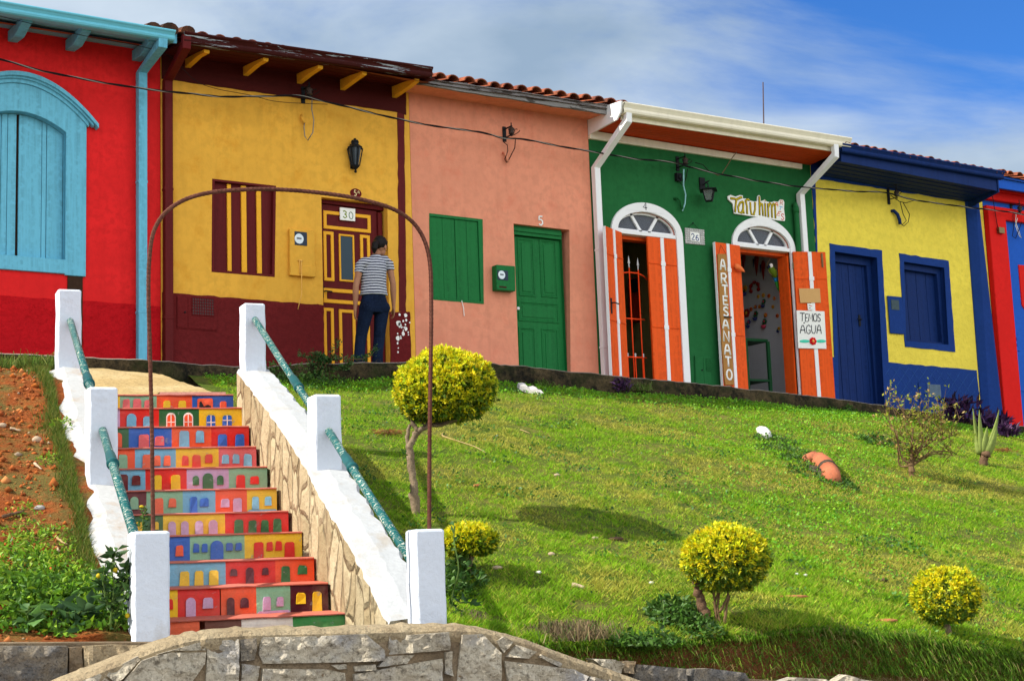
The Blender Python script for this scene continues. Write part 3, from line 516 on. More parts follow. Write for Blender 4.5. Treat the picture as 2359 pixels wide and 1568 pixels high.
# ------------------------------------------------------------------ house materials
RED = pmat('red_limewash', PS(198, 36, 38), .75, .12, 1.4, .5, 40, .006, spec=.05, streak=.28)
RED_R = pmat('rough_red_plaster', PS(168, 20, 28), .8, .12, 3, 1.0, 17, .03, spec=.05)
LBLUE = pmat('light_blue_paint', PS(96, 172, 202), .55, .06, 2, .25, 30, .004, grain=(22, 22, .8), chip=PS(120, 140, 150), chipthr=.74)
LBLUE_S = pmat('grey_blue_boards', PS(110, 160, 186), .65, .08, 2, .2, 30, .004, grain=(.6, 14, 8))
GUTB = pmat('blue_gutter_enamel', PS(92, 172, 196), .35, .04, 2, .05, 20, .002, spec=.25)
OCHRE = pmat('ochre_plaster', PS(205, 158, 62), .75, .10, 1.0, .4, 35, .006, spec=.05, dirt=PS(186, 128, 34), streak=.25)
OCHRE_W = pmat('ochre_wood_paint', PS(222, 160, 44), .5, .06, 3, .15, 40, .003)
MAROON = pmat('maroon_paint', PS(88, 24, 26), .5, .12, 3, .3, 40, .004, grain=(18, 18, .8), chip=PS(190, 176, 176), chipthr=.745, chipscale=26)
MAROON_W = pmat('maroon_plaster', PS(92, 26, 28), .75, .14, 2, .8, 28, .015, chip=PS(150, 120, 130), chipthr=.735, chipscale=11)
MAROON_G = pmat('peeling_maroon_gutter', PS(52, 18, 16), .5, .15, 3, .2, 30, .003, chip=PS(150, 165, 178), chipthr=.585, chipscale=1.0, chipmap=(1.6, 26, 26))
MAROON_D = pmat('dark_maroon_boards', PS(70, 22, 20), .6, .15, 2, .2, 30, .004, grain=(.5, 16, 8))
SALMON = pmat('salmon_plaster', PS(200, 134, 110), .8, .10, .9, .5, 32, .008, spec=.05, dirt=PS(192, 112, 90), streak=.2)
GREEN_D = pmat('green_door_paint', PS(26, 104, 54), .45, .07, 3, .2, 40, .003, grain=(20, 20, .7), chip=PS(120, 140, 110), chipthr=.80)
GREEN_W = pmat('deep_green_plaster', PS(32, 92, 52), .75, .11, 1.2, .4, 36, .006, spec=.05, streak=.25)
ORANGE = pmat('orange_door_paint', PS(222, 84, 28), .5, .05, 2, .15, 40, .003, grain=(20, 20, .6))
ORANGE_S = pmat('orange_soffit_boards', PS(205, 72, 30), .55, .08, 2, .15, 40, .004, grain=(.5, 20, 8))
WHITE = pmat('white_gloss_paint', PS(212, 218, 224), .45, .03, 2, .08, 30, .003)
CREAM = pmat('cream_gutter_paint', PS(216, 212, 196), .45, .05, 1.2, .1, 30, .003, spec=.2, streak=.25)
GREYW = pmat('weathered_grey_board', (.27, .26, .25), .85, .25, 3, .6, 40, .006, grain=(1.2, 20, 20), chip=(.07, .062, .055), chipthr=.54, chipscale=1, chipmap=(2.2, 18, 18))
YELLOW = pmat('lemon_plaster', PS(224, 198, 78), .8, .09, 1, .9, 24, .016, spec=.05)
NAVY = pmat('navy_paint', PS(17, 42, 96), .55, .09, 2, .35, 30, .006, grain=(14, 14, .8))
NAVY_W = pmat('navy_plaster', PS(22, 52, 116), .7, .09, 2, .6, 26, .01)
ROYAL = pmat('royal_blue_plaster', PS(30, 82, 176), .7, .06, 1.5, .4, 30, .008)
RED2 = pmat('bright_red_plaster', PS(196, 28, 24), .7, .06, 1.5, .4, 30, .008)
IRONB = pmat('black_iron', (.014, .016, .018), .45, .1, 8, .1)
BLACKC = pmat('black_cable', (.012, .012, .013), .6, .1, 8, 0)
GREYC = pmat('grey_cable', (.26, .25, .22), .6, .1, 8, 0)
BRASS = pmat('dull_brass', (.20, .14, .06), .4, .2, 8, .1, metal=.8)
PLANK = pmat('varnished_plank', (.46, .22, .055), .5, .2, 4, .3, 40, .005, grain=(24, 24, .9))
CARD = pmat('brown_cardboard', PS(186, 150, 100), .85, .04)
PAPER = pmat('white_card', PS(222, 222, 220), .8, .02, bump=0)
INK = pmat('dark_ink', (.008, .012, .03), .5, .1, bump=0)
OLIVE = pmat('olive_letter_paint', PS(168, 152, 28), .5, .08, bump=0)
DARKWOOD = pmat('dark_brown_wood', (.05, .026, .014), .7, .3, 4, .5, 40, .006, grain=(20, 20, .8))
def tile_mat():
    t = NT('clay_roof_tile'); vo = t.n('ShaderNodeTexVoronoi'); vo.inputs['Scale'].default_value = 4.2; t.l(t.co, vo.inputs['Vector']); sp = t.n('ShaderNodeSeparateColor'); t.l(vo.outputs['Color'], sp.inputs[0])
    a = t.mix(sp.outputs[0], (.36, .105, .045), (.20, .055, .03)); a = t.mix(t.ramp(t.noise(7, 7, .75), .48, .68), a, (.05, .032, .025)); t.col(a); t.p(Roughness=.85); t.bump(t.noise(30, 5, .7), .6, .01); return t.m
TILE = tile_mat()
def glass_mat(name, c, tr=.5, rough=.06):
    t = NT(name); t.col(c); t.p(Roughness=rough); t.b.inputs['Specular IOR Level'].default_value = .3
    if tr:
        x = t.n('ShaderNodeBsdfTransparent'); mx = t.n('ShaderNodeMixShader'); mx.inputs[0].default_value = tr; t.l(t.b.outputs[0], mx.inputs[1]); t.l(x.outputs[0], mx.inputs[2]); t.l(mx.outputs[0], t.out.inputs[0])
    return t.m
GLASS = glass_mat('window_glass', (.10, .115, .14), .45); LGLASS = glass_mat('lantern_glass', (.16, .18, .17), .35, .25); DGLASS = glass_mat('textured_door_glass', (.030, .055, .075), 0, .6)

def front(X0, X1, zb_, zt_, holes, mats, thick=.25, body=6.0, back=True):
    """house wall with real openings, side and back walls"""
    mb = MB(); mb.prism(rect(X0, X1, zb_, zt_), 0, thick, 0, holes, mh=1)
    mb.box(X0, X0 + .2, thick + .002, body, zb_, zt_); mb.box(X1 - .2, X1, thick + .002, body, zb_, zt_)
    if back: mb.box(X0 + .2, X1 - .2, body - .2, body - .002, zb_, zt_)
    return mb
def roof(parent, XA, XB, zA, zB, y0, pitch=.27, ridge=3.6, wid=.205, r=.085, seed=1, course=.40, name='roof', mat=None):
    """rows of barrel tiles from the eave up to the ridge, plain sheet under them and behind"""
    mb = MB(); rs = random.Random(seed); n = int((XB - XA) / wid); nc = int((ridge - y0) / course)
    for i in range(n + 1):
        X = XA + (i + .3) * (XB - XA) / (n + .6); z0 = zA + (zB - zA) * (X - XA) / (XB - XA)
        for c in range(nc if i % 1 == 0 else 0):
            ya = y0 + c * course + rs.uniform(-.02, .02); dx = rs.uniform(-.012, .012); dz = rs.uniform(-.006, .012); yb_ = ya + course * 1.12; k = 8; b = len(mb.v); ro = r * rs.uniform(.93, 1.05)
            for (yy, lift, rr) in ((ya, .032, ro), (yb_, .006, ro * .84)):
                for q in (0, .016):
                    for j in range(k + 1):
                        a = math.pi * j / k; mb.v.append((X + dx + (rr - q) * math.cos(a), yy, z0 + (yy - y0) * pitch + lift + dz + (rr - q) * .82 * math.sin(a)))
            m = k + 1
            for j in range(k): mb.f += [(b + j, b + j + 1, b + 2 * m + j + 1, b + 2 * m + j), (b + j, b + j + 1, b + m + j + 1, b + m + j), (b + m + j, b + m + j + 1, b + 3 * m + j + 1, b + 3 * m + j)]; mb.m += [0] * 3
    zr = (ridge - y0) * pitch
    for dz in (.0,):
        mb.add([(XA, y0 + .03, zA + dz), (XB, y0 + .03, zB + dz), (XB, ridge, zB + zr), (XA, ridge, zA + zr), (XB, ridge * 2 - y0, zB), (XA, ridge * 2 - y0, zA)], [(0, 1, 2, 3), (3, 2, 4, 5)])
        mb.add([(XA, y0 + .03, zA - .05), (XB, y0 + .03, zB - .05), (XB, ridge, zB + zr - .05), (XA, ridge, zA + zr - .05)], [(0, 1, 2, 3)])
    return mb.build(name, mat or TILE, parent, False)
def gutter(parent, XA, ZA, XB, ZB, off, h, w, mat, name='gutter'):
    """ogee rain gutter; (XA,ZA)-(XB,ZB) its top front edge"""
    pr = [(0, 0), (-.006, -.012), (.0, -.025), (.012, -h * .28), (.030, -h * .5), (.022, -h * .72), (.03, -h * .9), (.05, -h), (w, -h), (w, -.005), (w - .008, -.005), (w - .008, -h + .008), (.055, -h + .008), (.035, -h * .5), (.01, -.005)]
    mb = MB(); mb.extr(pr, (XA, -off, ZA), (XB, -off, ZB)); 
    for X, Z in ((XA, ZA), (XB, ZB)): mb.add([(X, -off + a, Z + b) for a, b in pr[:10]], [tuple(range(10))])
    return mb.build(name, mat, parent)
def downpipe(parent, pts, w, mat, name='downpipe'):
    mb = MB()
    P = [np.array(p, float) for p in pts]; vs = []; fs = []
    for i, p in enumerate(P):
        d = _n(P[min(i + 1, len(P) - 1)] - P[max(i - 1, 0)]); sx = np.array([1., 0, 0]); sx = _n(sx - d * (sx @ d)); u = np.cross(d, sx); k = 1.0
        if 0 < i < len(P) - 1: k = 1 / max(.5, math.cos(math.acos(min(1, max(-1, _n(P[i] - P[i - 1]) @ _n(P[i + 1] - P[i])))) / 2))
        for a, b in ((-1, -1), (1, -1), (1, 1), (-1, 1)): vs.append(p + sx * a * w / 2 + u * b * w * .42 * k)
    for i in range(len(P) - 1):
        for k in range(4): fs.append((i * 4 + k, i * 4 + (k + 1) % 4, i * 4 + 4 + (k + 1) % 4, i * 4 + 4 + k))
    fs += [(0, 1, 2, 3), tuple(range(len(vs) - 4, len(vs)))]; mb.add(vs, fs)
    for t in (.36, .78): 
        a, b_ = P[-2], P[-1]; q = a + (b_ - a) * t; mb.box(q[0] - w * .56, q[0] + w * .56, q[1] - w * .48, q[1] + w * .5, q[2] - .02, q[2] + .012)
    return mb.build(name, mat, parent, bevel=.004)
def ring(mb, outer, inner, y0, y1, m=0):
    n = len(outer); vs = [(p[0], y, p[1]) for y in (y0, y1) for l in (outer, inner) for p in l]; fs = []
    for i in range(n):
        j = (i + 1) % n
        fs += [(i, j, n + j, n + i), (2 * n + i, 2 * n + j, 3 * n + j, 3 * n + i), (i, j, 2 * n + j, 2 * n + i), (n + i, n + j, 3 * n + j, 3 * n + i)]
    return mb.add(vs, fs, m)
def quadrect(c, *pts, off=0.0): return rect(*bb(Q(c, *pts, off=off)))

# ================================================================== RED HOUSE
XR0, XR1 = 1.2, 6.235
red = thing('red_house', 'red house with light blue arched window, gutter and downpipe', 'house', (3.7, 0, 2.2))
xc = F(cA(155, 960))[0]; hw = F(cA(512, 1045))[0] - xc; zsp = F(cA(515, 1045))[1]; zap = F(cA(155, 880))[1]; zsill = F(cF(500, 628))[1]; xo = F(cA(672, 1045))[0]; zfr = F(cF(540, 742))[1]; zjb = F(cF(640, 760))[1]
hole = [(xc - hw, zsill), (xc + hw, zsill), (xc + hw, zsp)] + seg(xc, hw, zap, zap - zsp)[1:-1] + [(xc - hw, zsp)]
front(XR0, XR1, 1.7, 6.62, [hole], [RED, LBLUE]).build('wall', [RED, LBLUE], red)
zd = F(cF(1060, 975))[1]; zd0 = F(cF(0, 893))[1]
mb = MB(); x0 = F(cF(640, 900))[0] + .01; mb.prism(wav([(XR0, 1.8), (F(cF(528, 900))[0] - .01, 1.8), (F(cF(528, 900))[0] - .01, zd0 - .02), (XR0, zd0)], .01), -.012, .05); mb.prism(wav([(x0, 1.8), (XR1 - .012, 1.8), (XR1 - .012, zd - .01), (x0, zd)], .01), -.012, .05); mb.build('dado', RED_R, red)
win = MB(); hwo = xo - xc; rise = zap - zsp
zo = F(cA(685, 985))[1]; zoap = zo + rise * 1.35 + .14
outer = [(xc - hwo, zjb), (xc + hwo, zjb), (xc + hwo, zo)] + seg(xc, hwo, zoap, zoap - zo)[1:-1] + [(xc - hwo, zo)]
inner = [(xc - hw, zfr + .002), (xc + hw, zfr + .002), (xc + hw, zsp)] + seg(xc, hw, zap, rise)[1:-1] + [(xc - hw, zsp)]
outer2 = [(xc - hwo, zjb), (xc - hw, zjb), (xc - hw, zfr), (xc + hw, zfr), (xc + hw, zjb), (xc + hwo, zjb), (xc + hwo, zo)] + seg(xc, hwo, zoap, zoap - zo)[1:-1] + [(xc - hwo, zo)]
inner2 = [(xc - hw, zsill), (xc + hw, zsill), (xc + hw, zsp)] + seg(xc, hw, zap, rise)[1:-1] + [(xc - hw, zsp)]
mb = MB(); mb.prism(outer2, -.035, .02, 0, [inner2]); wf = mb.build('window', LBLUE, red, bevel=.006)
mb = MB()                                       # moulded hood following the arch
A1 = seg(xc, hwo + .02, zoap + .03, zoap - zo + .02, 30)
for i, (off, lo, hi) in enumerate(((.055, .0, .05), (.085, .045, .075), (.115, .07, .12))):
    ex = .05 * i; a = seg(xc, hwo + .02 + ex, zoap + lo, zoap - zo + .03 + ex * .9, 30); b_ = seg(xc, hwo + .02 + ex, zoap + hi, zoap - zo + .03 + ex * .9, 30); mb.prism(a + b_[::-1], -off, -.002 * i)
mb.build('hood_moulding', LBLUE, wf, bevel=.004)
mb = MB()
def plankleaf(x0, x1, cuts, zb_, ztf, y, t=.03, gap=.006, mats=0):
    xs = [x0] + [x0 + (x1 - x0) * c for c in cuts] + [x1]
    for i, (a, b_) in enumerate(zip(xs[:-1], xs[1:])):
        dy = .004 * (i % 2); mb.prism([(a + gap / 2, zb_), (b_ - gap / 2, zb_), (b_ - gap / 2, ztf(b_)), ((a + b_) / 2, ztf((a + b_) / 2)), (a + gap / 2, ztf(a))], y + dy, y + t)
ztf = lambda x: zap - rise * ((x - xc) / hw) ** 2 - .004
for s0, s1, cu in ((xc - hw, xc - .012, (.36, .66, .8)), (xc + .012, xc + hw - .004, (.52, .63,))):
    mb = MB(); plankleaf(s0, s1, cu, zsill + .005, ztf, .075); lf = mb.build('shutter', LBLUE, wf, bevel=.003)
mb = MB(); mb.box(xc - hw, xc + hw, .12, .14, zsill, zap); mb.build('shutter_backing', DARKWOOD, wf)
mb = MB(); q = Q(cF, (528, 752), (655, 765), (655, 1370), (528, 1370)); x0, x1, z0, z1 = bb(q); mb.box(x0, x1 - .02, -.02, .03, 1.9, zjb - .003); mb.build('jamb_foot', DARKWOOD, red)
# eave: gutter, soffit, rafters
OR = .80
gA, gB = F(cA(0, 5), OR), F(cA(1378, 238), OR); sl = (gB[1] - gA[1]) / (gB[0] - gA[0]); ex = XR0; gz_ = lambda x: gA[1] + sl * (x - gA[0])
gutter(red, ex, gz_(ex), gB[0], gB[1], OR, .120, .13, GUTB)
zw = F(cA(600, 340))[1]; zs = 6.235
mb = MB(); xe = gB[0] + .06
for i in range(5):
    a, b_ = -OR + .14 + (OR - .14) * i / 5, -OR + .14 + (OR - .14) * (i + 1) / 5; za = lambda y: zs + .01 + (zw + .03 - zs) * (y + OR) / OR
    mb.add([(ex, a + .004, za(a)), (xe, a + .004, za(a)), (xe, b_ - .004, za(b_)), (ex, b_ - .004, za(b_)), (ex, a + .004, za(a) + .025), (xe, a + .004, za(a) + .025), (xe, b_ - .004, za(b_) + .025), (ex, b_ - .004, za(b_) + .025)], [(0, 1, 2, 3), (4, 5, 6, 7), (0, 1, 5, 4), (1, 2, 6, 5), (2, 3, 7, 6), (3, 0, 4, 7)])
mb.build('soffit', LBLUE_S, red)
for (xa, ya), in (((70, 300),), ((520, 370),), ((1040, 445),)):
    q = F(cA(xa + 30, ya)); mb = MB(); za = zw - .005
    mb.add([(q[0] + d, y, z) for d in (-.055, .055) for y, z in ((.05, za + .02), (.05, za - .10), (-.28, za - .13), (-.60, za - .06), (-.64, za + .005), (-.3, za + .01))], [(0, 1, 2, 3, 4, 5), (6, 7, 8, 9, 10, 11)] + [(i, (i + 1) % 6, 6 + (i + 1) % 6, 6 + i) for i in range(6)])
    mb.build('rafter', LBLUE, red, bevel=.004)
mb = MB(); mb.box(ex, xe, -OR + .125, -OR + .15, gz_(ex) - .115, gz_(ex) - .0); mb.build('fascia', LBLUE, red)
q0 = F3(cA(1272, 325), OR - .07); q1 = F3(cA(1110, 575), .07); q2 = F3(cF(1102, 1410), .07)
downpipe(red, [q0 + (0, 0, .09), q0 + (0, 0, -.03), (q1[0], -.07, q1[2]), (q1[0] + .0, -.07, 2.3)], .105, LBLUE)
roof(red, XR0, gB[0] - .03, gz_(XR0) - .035, gz_(gB[0]) - .03, -OR + .40, seed=2)

# ================================================================== YELLOW AND MAROON HOUSE
XY0, XY1 = 6.24, 9.665
yel = thing('yellow_house', 'ochre yellow house with maroon dado, striped shutter and panelled door', 'house', (7.9, 0, 2.2))
hW = rect(*bb(Q(cG, (95, 10), (95, 720), (585, 762)) + Q(cB, (95, 1400), (595, 1455)))); wx0, wx1, wz0, wz1 = bb(hW)
wq = Q(cB, (95, 1402), (596, 1458)) + Q(cG, (586, 762), (90, 722)); hole_w = [wq[3], wq[2], wq[1], wq[0]]
dA = F(cG(951, 135)); dB = F(cG(1468, 188)); zsw = kt(9) + .02
hole_d = [(dA[0], zsw - .02), (dB[0] - .02, zsw - .02), (dB[0], dB[1]), (dA[0], dA[1])]
front(XY0, XY1, 1.7, 6.58, [hole_w, hole_d], [OCHRE, OCHRE]).build('wall', [OCHRE, OCHRE], yel)
LEAFW = MB()
bx0, bx1, bz0, bz1 = bb(hole_w); zdt = lambda x: float(np.interp(x, [F(cF(1340, 885))[0], F(cG(950, 983))[0]], [F(cF(1340, 885))[1], F(cG(950, 983))[1]]))
mb = MB(); mb.prism(wav([(XY0 + .01, 1.8), (dA[0] - .004, 1.8), (dA[0] - .004, zdt(dA[0])), (XY0 + .01, zdt(XY0))], .007, .08), -.014, .05)
qd = Q(cG, (1478, 1033), (1642, 1036)); mb.prism(wav([(dB[0] - .02, 1.8), (qd[1][0], 1.8), (qd[1][0], qd[1][1]), (dB[0] - .01, qd[0][1])], .006, .08), -.014, .05)
for (cx_, cz_, r_) in ((1560, 1057, 9), (1608, 1063, 14), (1552, 1125, 20), (1562, 1140, 18), (1590, 1108, 8), (1612, 1100, 9), (1575, 1155, 9), (1610, 1168, 13), (1598, 1160, 8), (1588, 1205, 14), (1545, 1242, 17), (1570, 1240, 8), (1640, 1120, 6), (1628, 1195, 6), (1590, 1180, 5), (1545, 1280, 8), (1570, 1230, 7), (1550, 1318, 5), (1548, 1350, 7), (1630, 1215, 5), (1545, 1205, 6), (1606, 1135, 7)):
    q = F(cG(cx_, cz_)); r = r_ * .29373 / 182; mb.prism([(q[0] + r * (.8 + .45 * random.random()) * math.cos(a), q[1] + r * (1 + .5 * random.random()) * math.sin(a)) for a in np.arange(0, 6.2, .7)], -.016, -.005, 1)
mb.build('dado', [MAROON_W, PAPER], yel)
zfl, zfr_ = F(cA(1345, 632))[1], F(cB(1545, 882))[1]
mb = MB(); mb.prism(wav([(XY0 + .01, zfl), (F(cB(1548, 885))[0], zfr_), (F(cB(1614, 890))[0], zfr_ - .02), (F(cB(1614, 890))[0], 6.5), (XY0 + .01, 6.5)], .006, .1), -.012, .03); mb.build('frieze', MAROON_D, yel)
q = Q(cB, (1546, 880), (1598, 895)) + Q(cG, (1556, 500), (1612, 500), (1560, 1030), (1614, 1032))
mb = MB(); mb.prism(wav([(q[4][0], q[4][1]), (q[5][0], q[4][1]), (q[3][0], q[3][1]), (q[1][0], zfr_), (q[0][0], zfr_), (q[2][0], q[2][1])], .006, .1), -.008, .03); mb.build('corner_band', MAROON, yel)
# striped shutter
mb = MB(); y = .03; mb.prism(hole_w, .055, .085); sh = mb.build('shutter', MAROON, yel)
mb = MB(); ring(mb, hole_w, [(hole_w[0][0] + .035, hole_w[0][1] + .03), (hole_w[1][0] - .035, hole_w[1][1] + .03), (hole_w[2][0] - .035, hole_w[2][1] - .03), (hole_w[3][0] + .035, hole_w[3][1] - .03)], -.004, .054); mb.build('frame', MAROON, sh, bevel=.004)
for xa, xb in ((213, 244), (324, 364), (444, 480)):
    c1 = F(cG(xa, 400), -.04)[0]; c2 = F(cG(xb, 400), -.04)[0]; mb = MB(); zt = np.interp(c1, [hole_w[3][0], hole_w[2][0]], [hole_w[3][1], hole_w[2][1]]) - .035; zl = np.interp(c1, [hole_w[0][0], hole_w[1][0]], [hole_w[0][1], hole_w[1][1]]) + .035
    mb.box(c1, c2, .03, .056, zl, zt); mb.build('batten', OCHRE_W, sh, bevel=.004)
for a in (.18, .5, .82):
    pass
# door
RD = .13; mb = MB(); lx0 = dA[0]; lx1 = F(cG(1392, 600), -RD)[0]; lzt = F(cG(967, 200), -RD)[1] + .02
mb.prism([(lx0, zsw), (lx1, zsw), (lx1, lzt - .02), (lx0, lzt)], RD, RD + .05); dr = mb.build('door', MAROON, yel, bevel=.003)
mb = MB(); mb.prism([(lx0, lzt + .004), (lx1 + .12, lzt - .012), (dB[0], dB[1] + .02), (dA[0], dA[1] + .02)], RD - .03, RD + .06); mb.box(lx1 + .003, dB[0] - .024, RD - .03, RD + .06, zsw, lzt - .04); mb.build('door_frame', MAROON, yel, bevel=.004)
def dq(x0, y0, x1, y1): return bb(Q(cG, (x0, y0), (x1, y1), off=-RD + .012))
panels = [((967, 238), (1340, 380), 28), ((967, 400), (1055, 788), 26), ((1255, 428), (1340, 798), 26), ((968, 845), (1340, 960), 30), ((968, 1000), (1058, 1470), 26), ((1090, 1012), (1228, 1475), 26), ((1256, 1022), (1340, 1480), 26)]
for (a, b_, wd) in panels:
    p0 = F(cG(*a), -RD + .012); p1 = F(cG(*b_), -RD + .012); zz0 = p1[1]
    # pixel rows slope with the street-long perspective: level the panel on its left edge
    pl1 = F(cG(a[0], b_[1]), -RD + .012); zz0 = max(zsw + .02, pl1[1] if b_[1] < 1400 else zsw + .05); x0, x1, z1 = p0[0], p1[0], p0[1]; w_ = wd * .29373 / 184
    mb = MB(); ring(mb, rect(x0, x1, zz0, z1), rect(x0 + w_, x1 - w_, zz0 + w_, z1 - w_), RD - .014, RD + .01); pn = mb.build('panel_moulding', OCHRE_W, dr, bevel=.004)
gq0 = F(cG(1088, 422), -RD + .012); gq1 = F(cG(1216, 800), -RD + .012); gl = F(cG(1088, 792), -RD + .012); w_ = .024
mb = MB(); ring(mb, rect(gq0[0], gq1[0], gl[1], gq0[1]), rect(gq0[0] + w_, gq1[0] - w_, gl[1] + w_, gq0[1] - w_), RD - .016, RD + .012); mb.build('glass_moulding', OCHRE_W, dr, bevel=.004)
mb = MB(); mb.prism(rect(gq0[0] + w_, gq1[0] - w_, gl[1] + w_, gq0[1] - w_), RD - .004, RD - .001); mb.build('glass_pane', DGLASS, dr)
q = F3(cG(978, 872), -RD + .03); mb = MB(); mb.box(q[0] - .012, q[0] + .014, RD - .012, RD - .0, q[2] - .08, q[2] + .06); mb.tube([(q[0], RD - .01, q[2]), (q[0], RD - .055, q[2]), (q[0] + .09, RD - .06, q[2] - .005)], .009, 8); mb.build('handle', IRONB, dr)
# eave
OY = .78; gA, gB = F(cA(1450, 245), OY), F(cB(1828, 525), OY); sl = (gB[1] - gA[1]) / (gB[0] - gA[0]); zg = lambda x: gA[1] + sl * (x - gA[0])
gutter(yel, gA[0], gA[1], gB[0], gB[1], OY, .135, .12, MAROON_G)
mb = MB(); zsA, zsB = gA[1] - .15, gB[1] - .15
for i in range(4):
    a, b_ = -OY + .10 + (OY - .10) * i / 4, -OY + .10 + (OY - .10) * (i + 1) / 4; up = .10
    z = lambda x0, y: (zsA if x0 == 0 else zsB) + up * (y + OY) / OY
    mb.add([(gA[0] - .02, a + .004, z(0, a)), (gB[0] + .08, a + .004, z(1, a)), (gB[0] + .08, b_ - .004, z(1, b_)), (gA[0] - .02, b_ - .004, z(0, b_)), (gA[0] - .02, a + .004, z(0, a) + .03), (gB[0] + .08, a + .004, z(1, a) + .03), (gB[0] + .08, b_ - .004, z(1, b_) + .03), (gA[0] - .02, b_ - .004, z(0, b_) + .03)], [(0, 1, 2, 3), (4, 5, 6, 7), (0, 1, 5, 4), (1, 2, 6, 5), (2, 3, 7, 6), (3, 0, 4, 7)])
mb.build('soffit', MAROON_D, yel)
for (c, w0, tp) in ((cA, (1452, 540), (1618, 365)), (cB, (338, 603), (515, 430)), (cB, (758, 665), (943, 490)), (cB, (1097, 715), (1285, 540)), (cB, (1503, 775), (1708, 610))):
    q = F(c(w0[0] + 18, w0[1])); zt = np.interp(q[0], [gA[0], gB[0]], [zsA, zsB]) + .09; mb = MB(); zb_ = q[1] + .005
    tipx = F3(c(tp[0] - 14, tp[1] + 10), .66)
    mb.add([(q[0] + d + s * (tipx[0] - q[0]) * 0, y, z) for d in (-.035, .035) for s, y, z in ((0, .02, zt), (0, .02, zb_), (.6, -.40, zb_ + .02), (1, -.62, zt - .115), (1, -.63, zt - .075), (.5, -.3, zt - .03))], [(0, 1, 2, 3, 4, 5), (6, 7, 8, 9, 10, 11)] + [(i, (i + 1) % 6, 6 + (i + 1) % 6, 6 + i) for i in range(6)])
    mb.build('bracket', OCHRE_W, yel, bevel=.004)
q0 = F3(cA(1458, 345), OY - .06); q1 = F3(cA(1312, 640), .06)
downpipe(yel, [q0 + (0, 0, .1), q0 + (0, 0, -.02), (q1[0], -.065, q1[2]), (q1[0], -.065, 2.25)], .10, MAROON)
roof(yel, gA[0], gB[0] + .02, gA[1] - .035, gB[1] - .13, -OY + .07, seed=5)
# a few wrecked ridge and edge tiles between the two roofs
mb = MB(); q = F3(cA(1330, 215), .7)
for i, (dx, dz, r) in enumerate(((0, .02, .10), (.22, .03, .085), (-.2, .0, .09))): mb.tube([(q[0] + dx, -.72, q[2] + dz - .05), (q[0] + dx + .03, -.2, q[2] + dz + .09)], [r, r * .8], 12, sq=(1, 1, .75))
mb.build('edge_tile', stone_mat('blackened_tile', (.06, .035, .025), (.16, .06, .03), (.03, .025, .02), 9), yel)

# ================================================================== SALMON HOUSE
XS0, XS1 = 9.67, 12.60
sal = thing('salmon_house', 'salmon pink house with closed green shutters and green door', 'house', (11.1, 0, 2.2))
wq = Q(cC, (228, 1202), (648, 1250)) + Q(cH, (657, 817), (235, 780)); hole_w = [wq[3], wq[2], wq[1], wq[0]]
dl = Q(cH, (890, 185), (1328, 235)); hole_d = [(dl[0][0] - .0, kt(11.5)), (F(cH(1332, 1300))[0], kt(11.5)), dl[1], dl[0]]
front(XS0, XS1, 1.7, 6.55, [hole_w, hole_d], [SALMON, SALMON]).build('wall', [SALMON, SALMON], sal)
x0, x1 = hole_w[0][0], hole_w[1][0]; xm = F(cH(430, 450), -.03)[0]
mb = MB(); ring(mb, hole_w, [(x0 + .035, hole_w[0][1] + .03), (x1 - .05, hole_w[1][1] + .03), (x1 - .05, hole_w[2][1] - .04), (x0 + .035, hole_w[3][1] - .04)], -.006, .06); wf = mb.build('window', GREEN_D, sal, bevel=.004)
for a, b_ in ((x0 + .035, xm - .003), (xm + .003, x1 - .052)):
    mb = MB(); n = 2; zt = lambda x: np.interp(x, [x0, x1], [hole_w[3][1], hole_w[2][1]]) - .042; zl = lambda x: np.interp(x, [x0, x1], [hole_w[0][1], hole_w[1][1]]) + .032
    for i in range(2):
        p, q = a + (b_ - a) * i / 2 + .003, a + (b_ - a) * (i + 1) / 2 - .003; mb.prism([(p, zl(p)), (q, zl(q)), (q, zt(q)), (p, zt(p))], .012, .05)
    mb.prism([(a, zl(a)), (b_, zl(b_)), (b_, zt(b_)), (a, zt(a))], .018, .055); mb.build('shutter', GREEN_D, wf, bevel=.003)
q = Q(cH, (480, 790), (500, 910)); mb = MB(); mb.tube([(q[0][0], -.012, q[0][1]), (q[0][0] + .02, -.02, (q[0][1] + q[1][1]) / 2), (q[1][0], -.012, q[1][1])], .006, 6); mb.build('shutter_ribbon', PAPER, wf)
RD = .12; zk = kt(11.5); hx0, hx1, ht0, ht1 = hole_d[0][0], hole_d[1][0], dl[0][1], dl[1][1]
lx0 = hx0 + .035; lx1 = F(cH(1258, 500), -RD)[0]; lz = F(cH(912, 285), -RD)[1]
mb = MB(); mb.prism([(hx0, lz + .012), (hx1, lz + .006), (hx1, ht1 + .03), (hx0, ht0 + .02)], RD - .05, RD + .05); mb.box(hx0, lx0 - .004, RD - .05, RD + .05, zk, lz + .01); mb.box(lx1 + .004, hx1 - .0, RD - .05, RD + .05, zk, lz + .005)
mb.prism([(hx0 + .01, lz + .06), (hx1 - .01, lz + .055), (hx1 - .01, lz + .10), (hx0 + .01, lz + .105)], RD - .07, RD - .051); df = mb.build('door_frame', GREEN_D, sal, bevel=.005)
mb = MB(); mb.prism(rect(lx0, lx1, zk, lz), RD, RD + .05); dr = mb.build('door', GREEN_D, sal, bevel=.003)
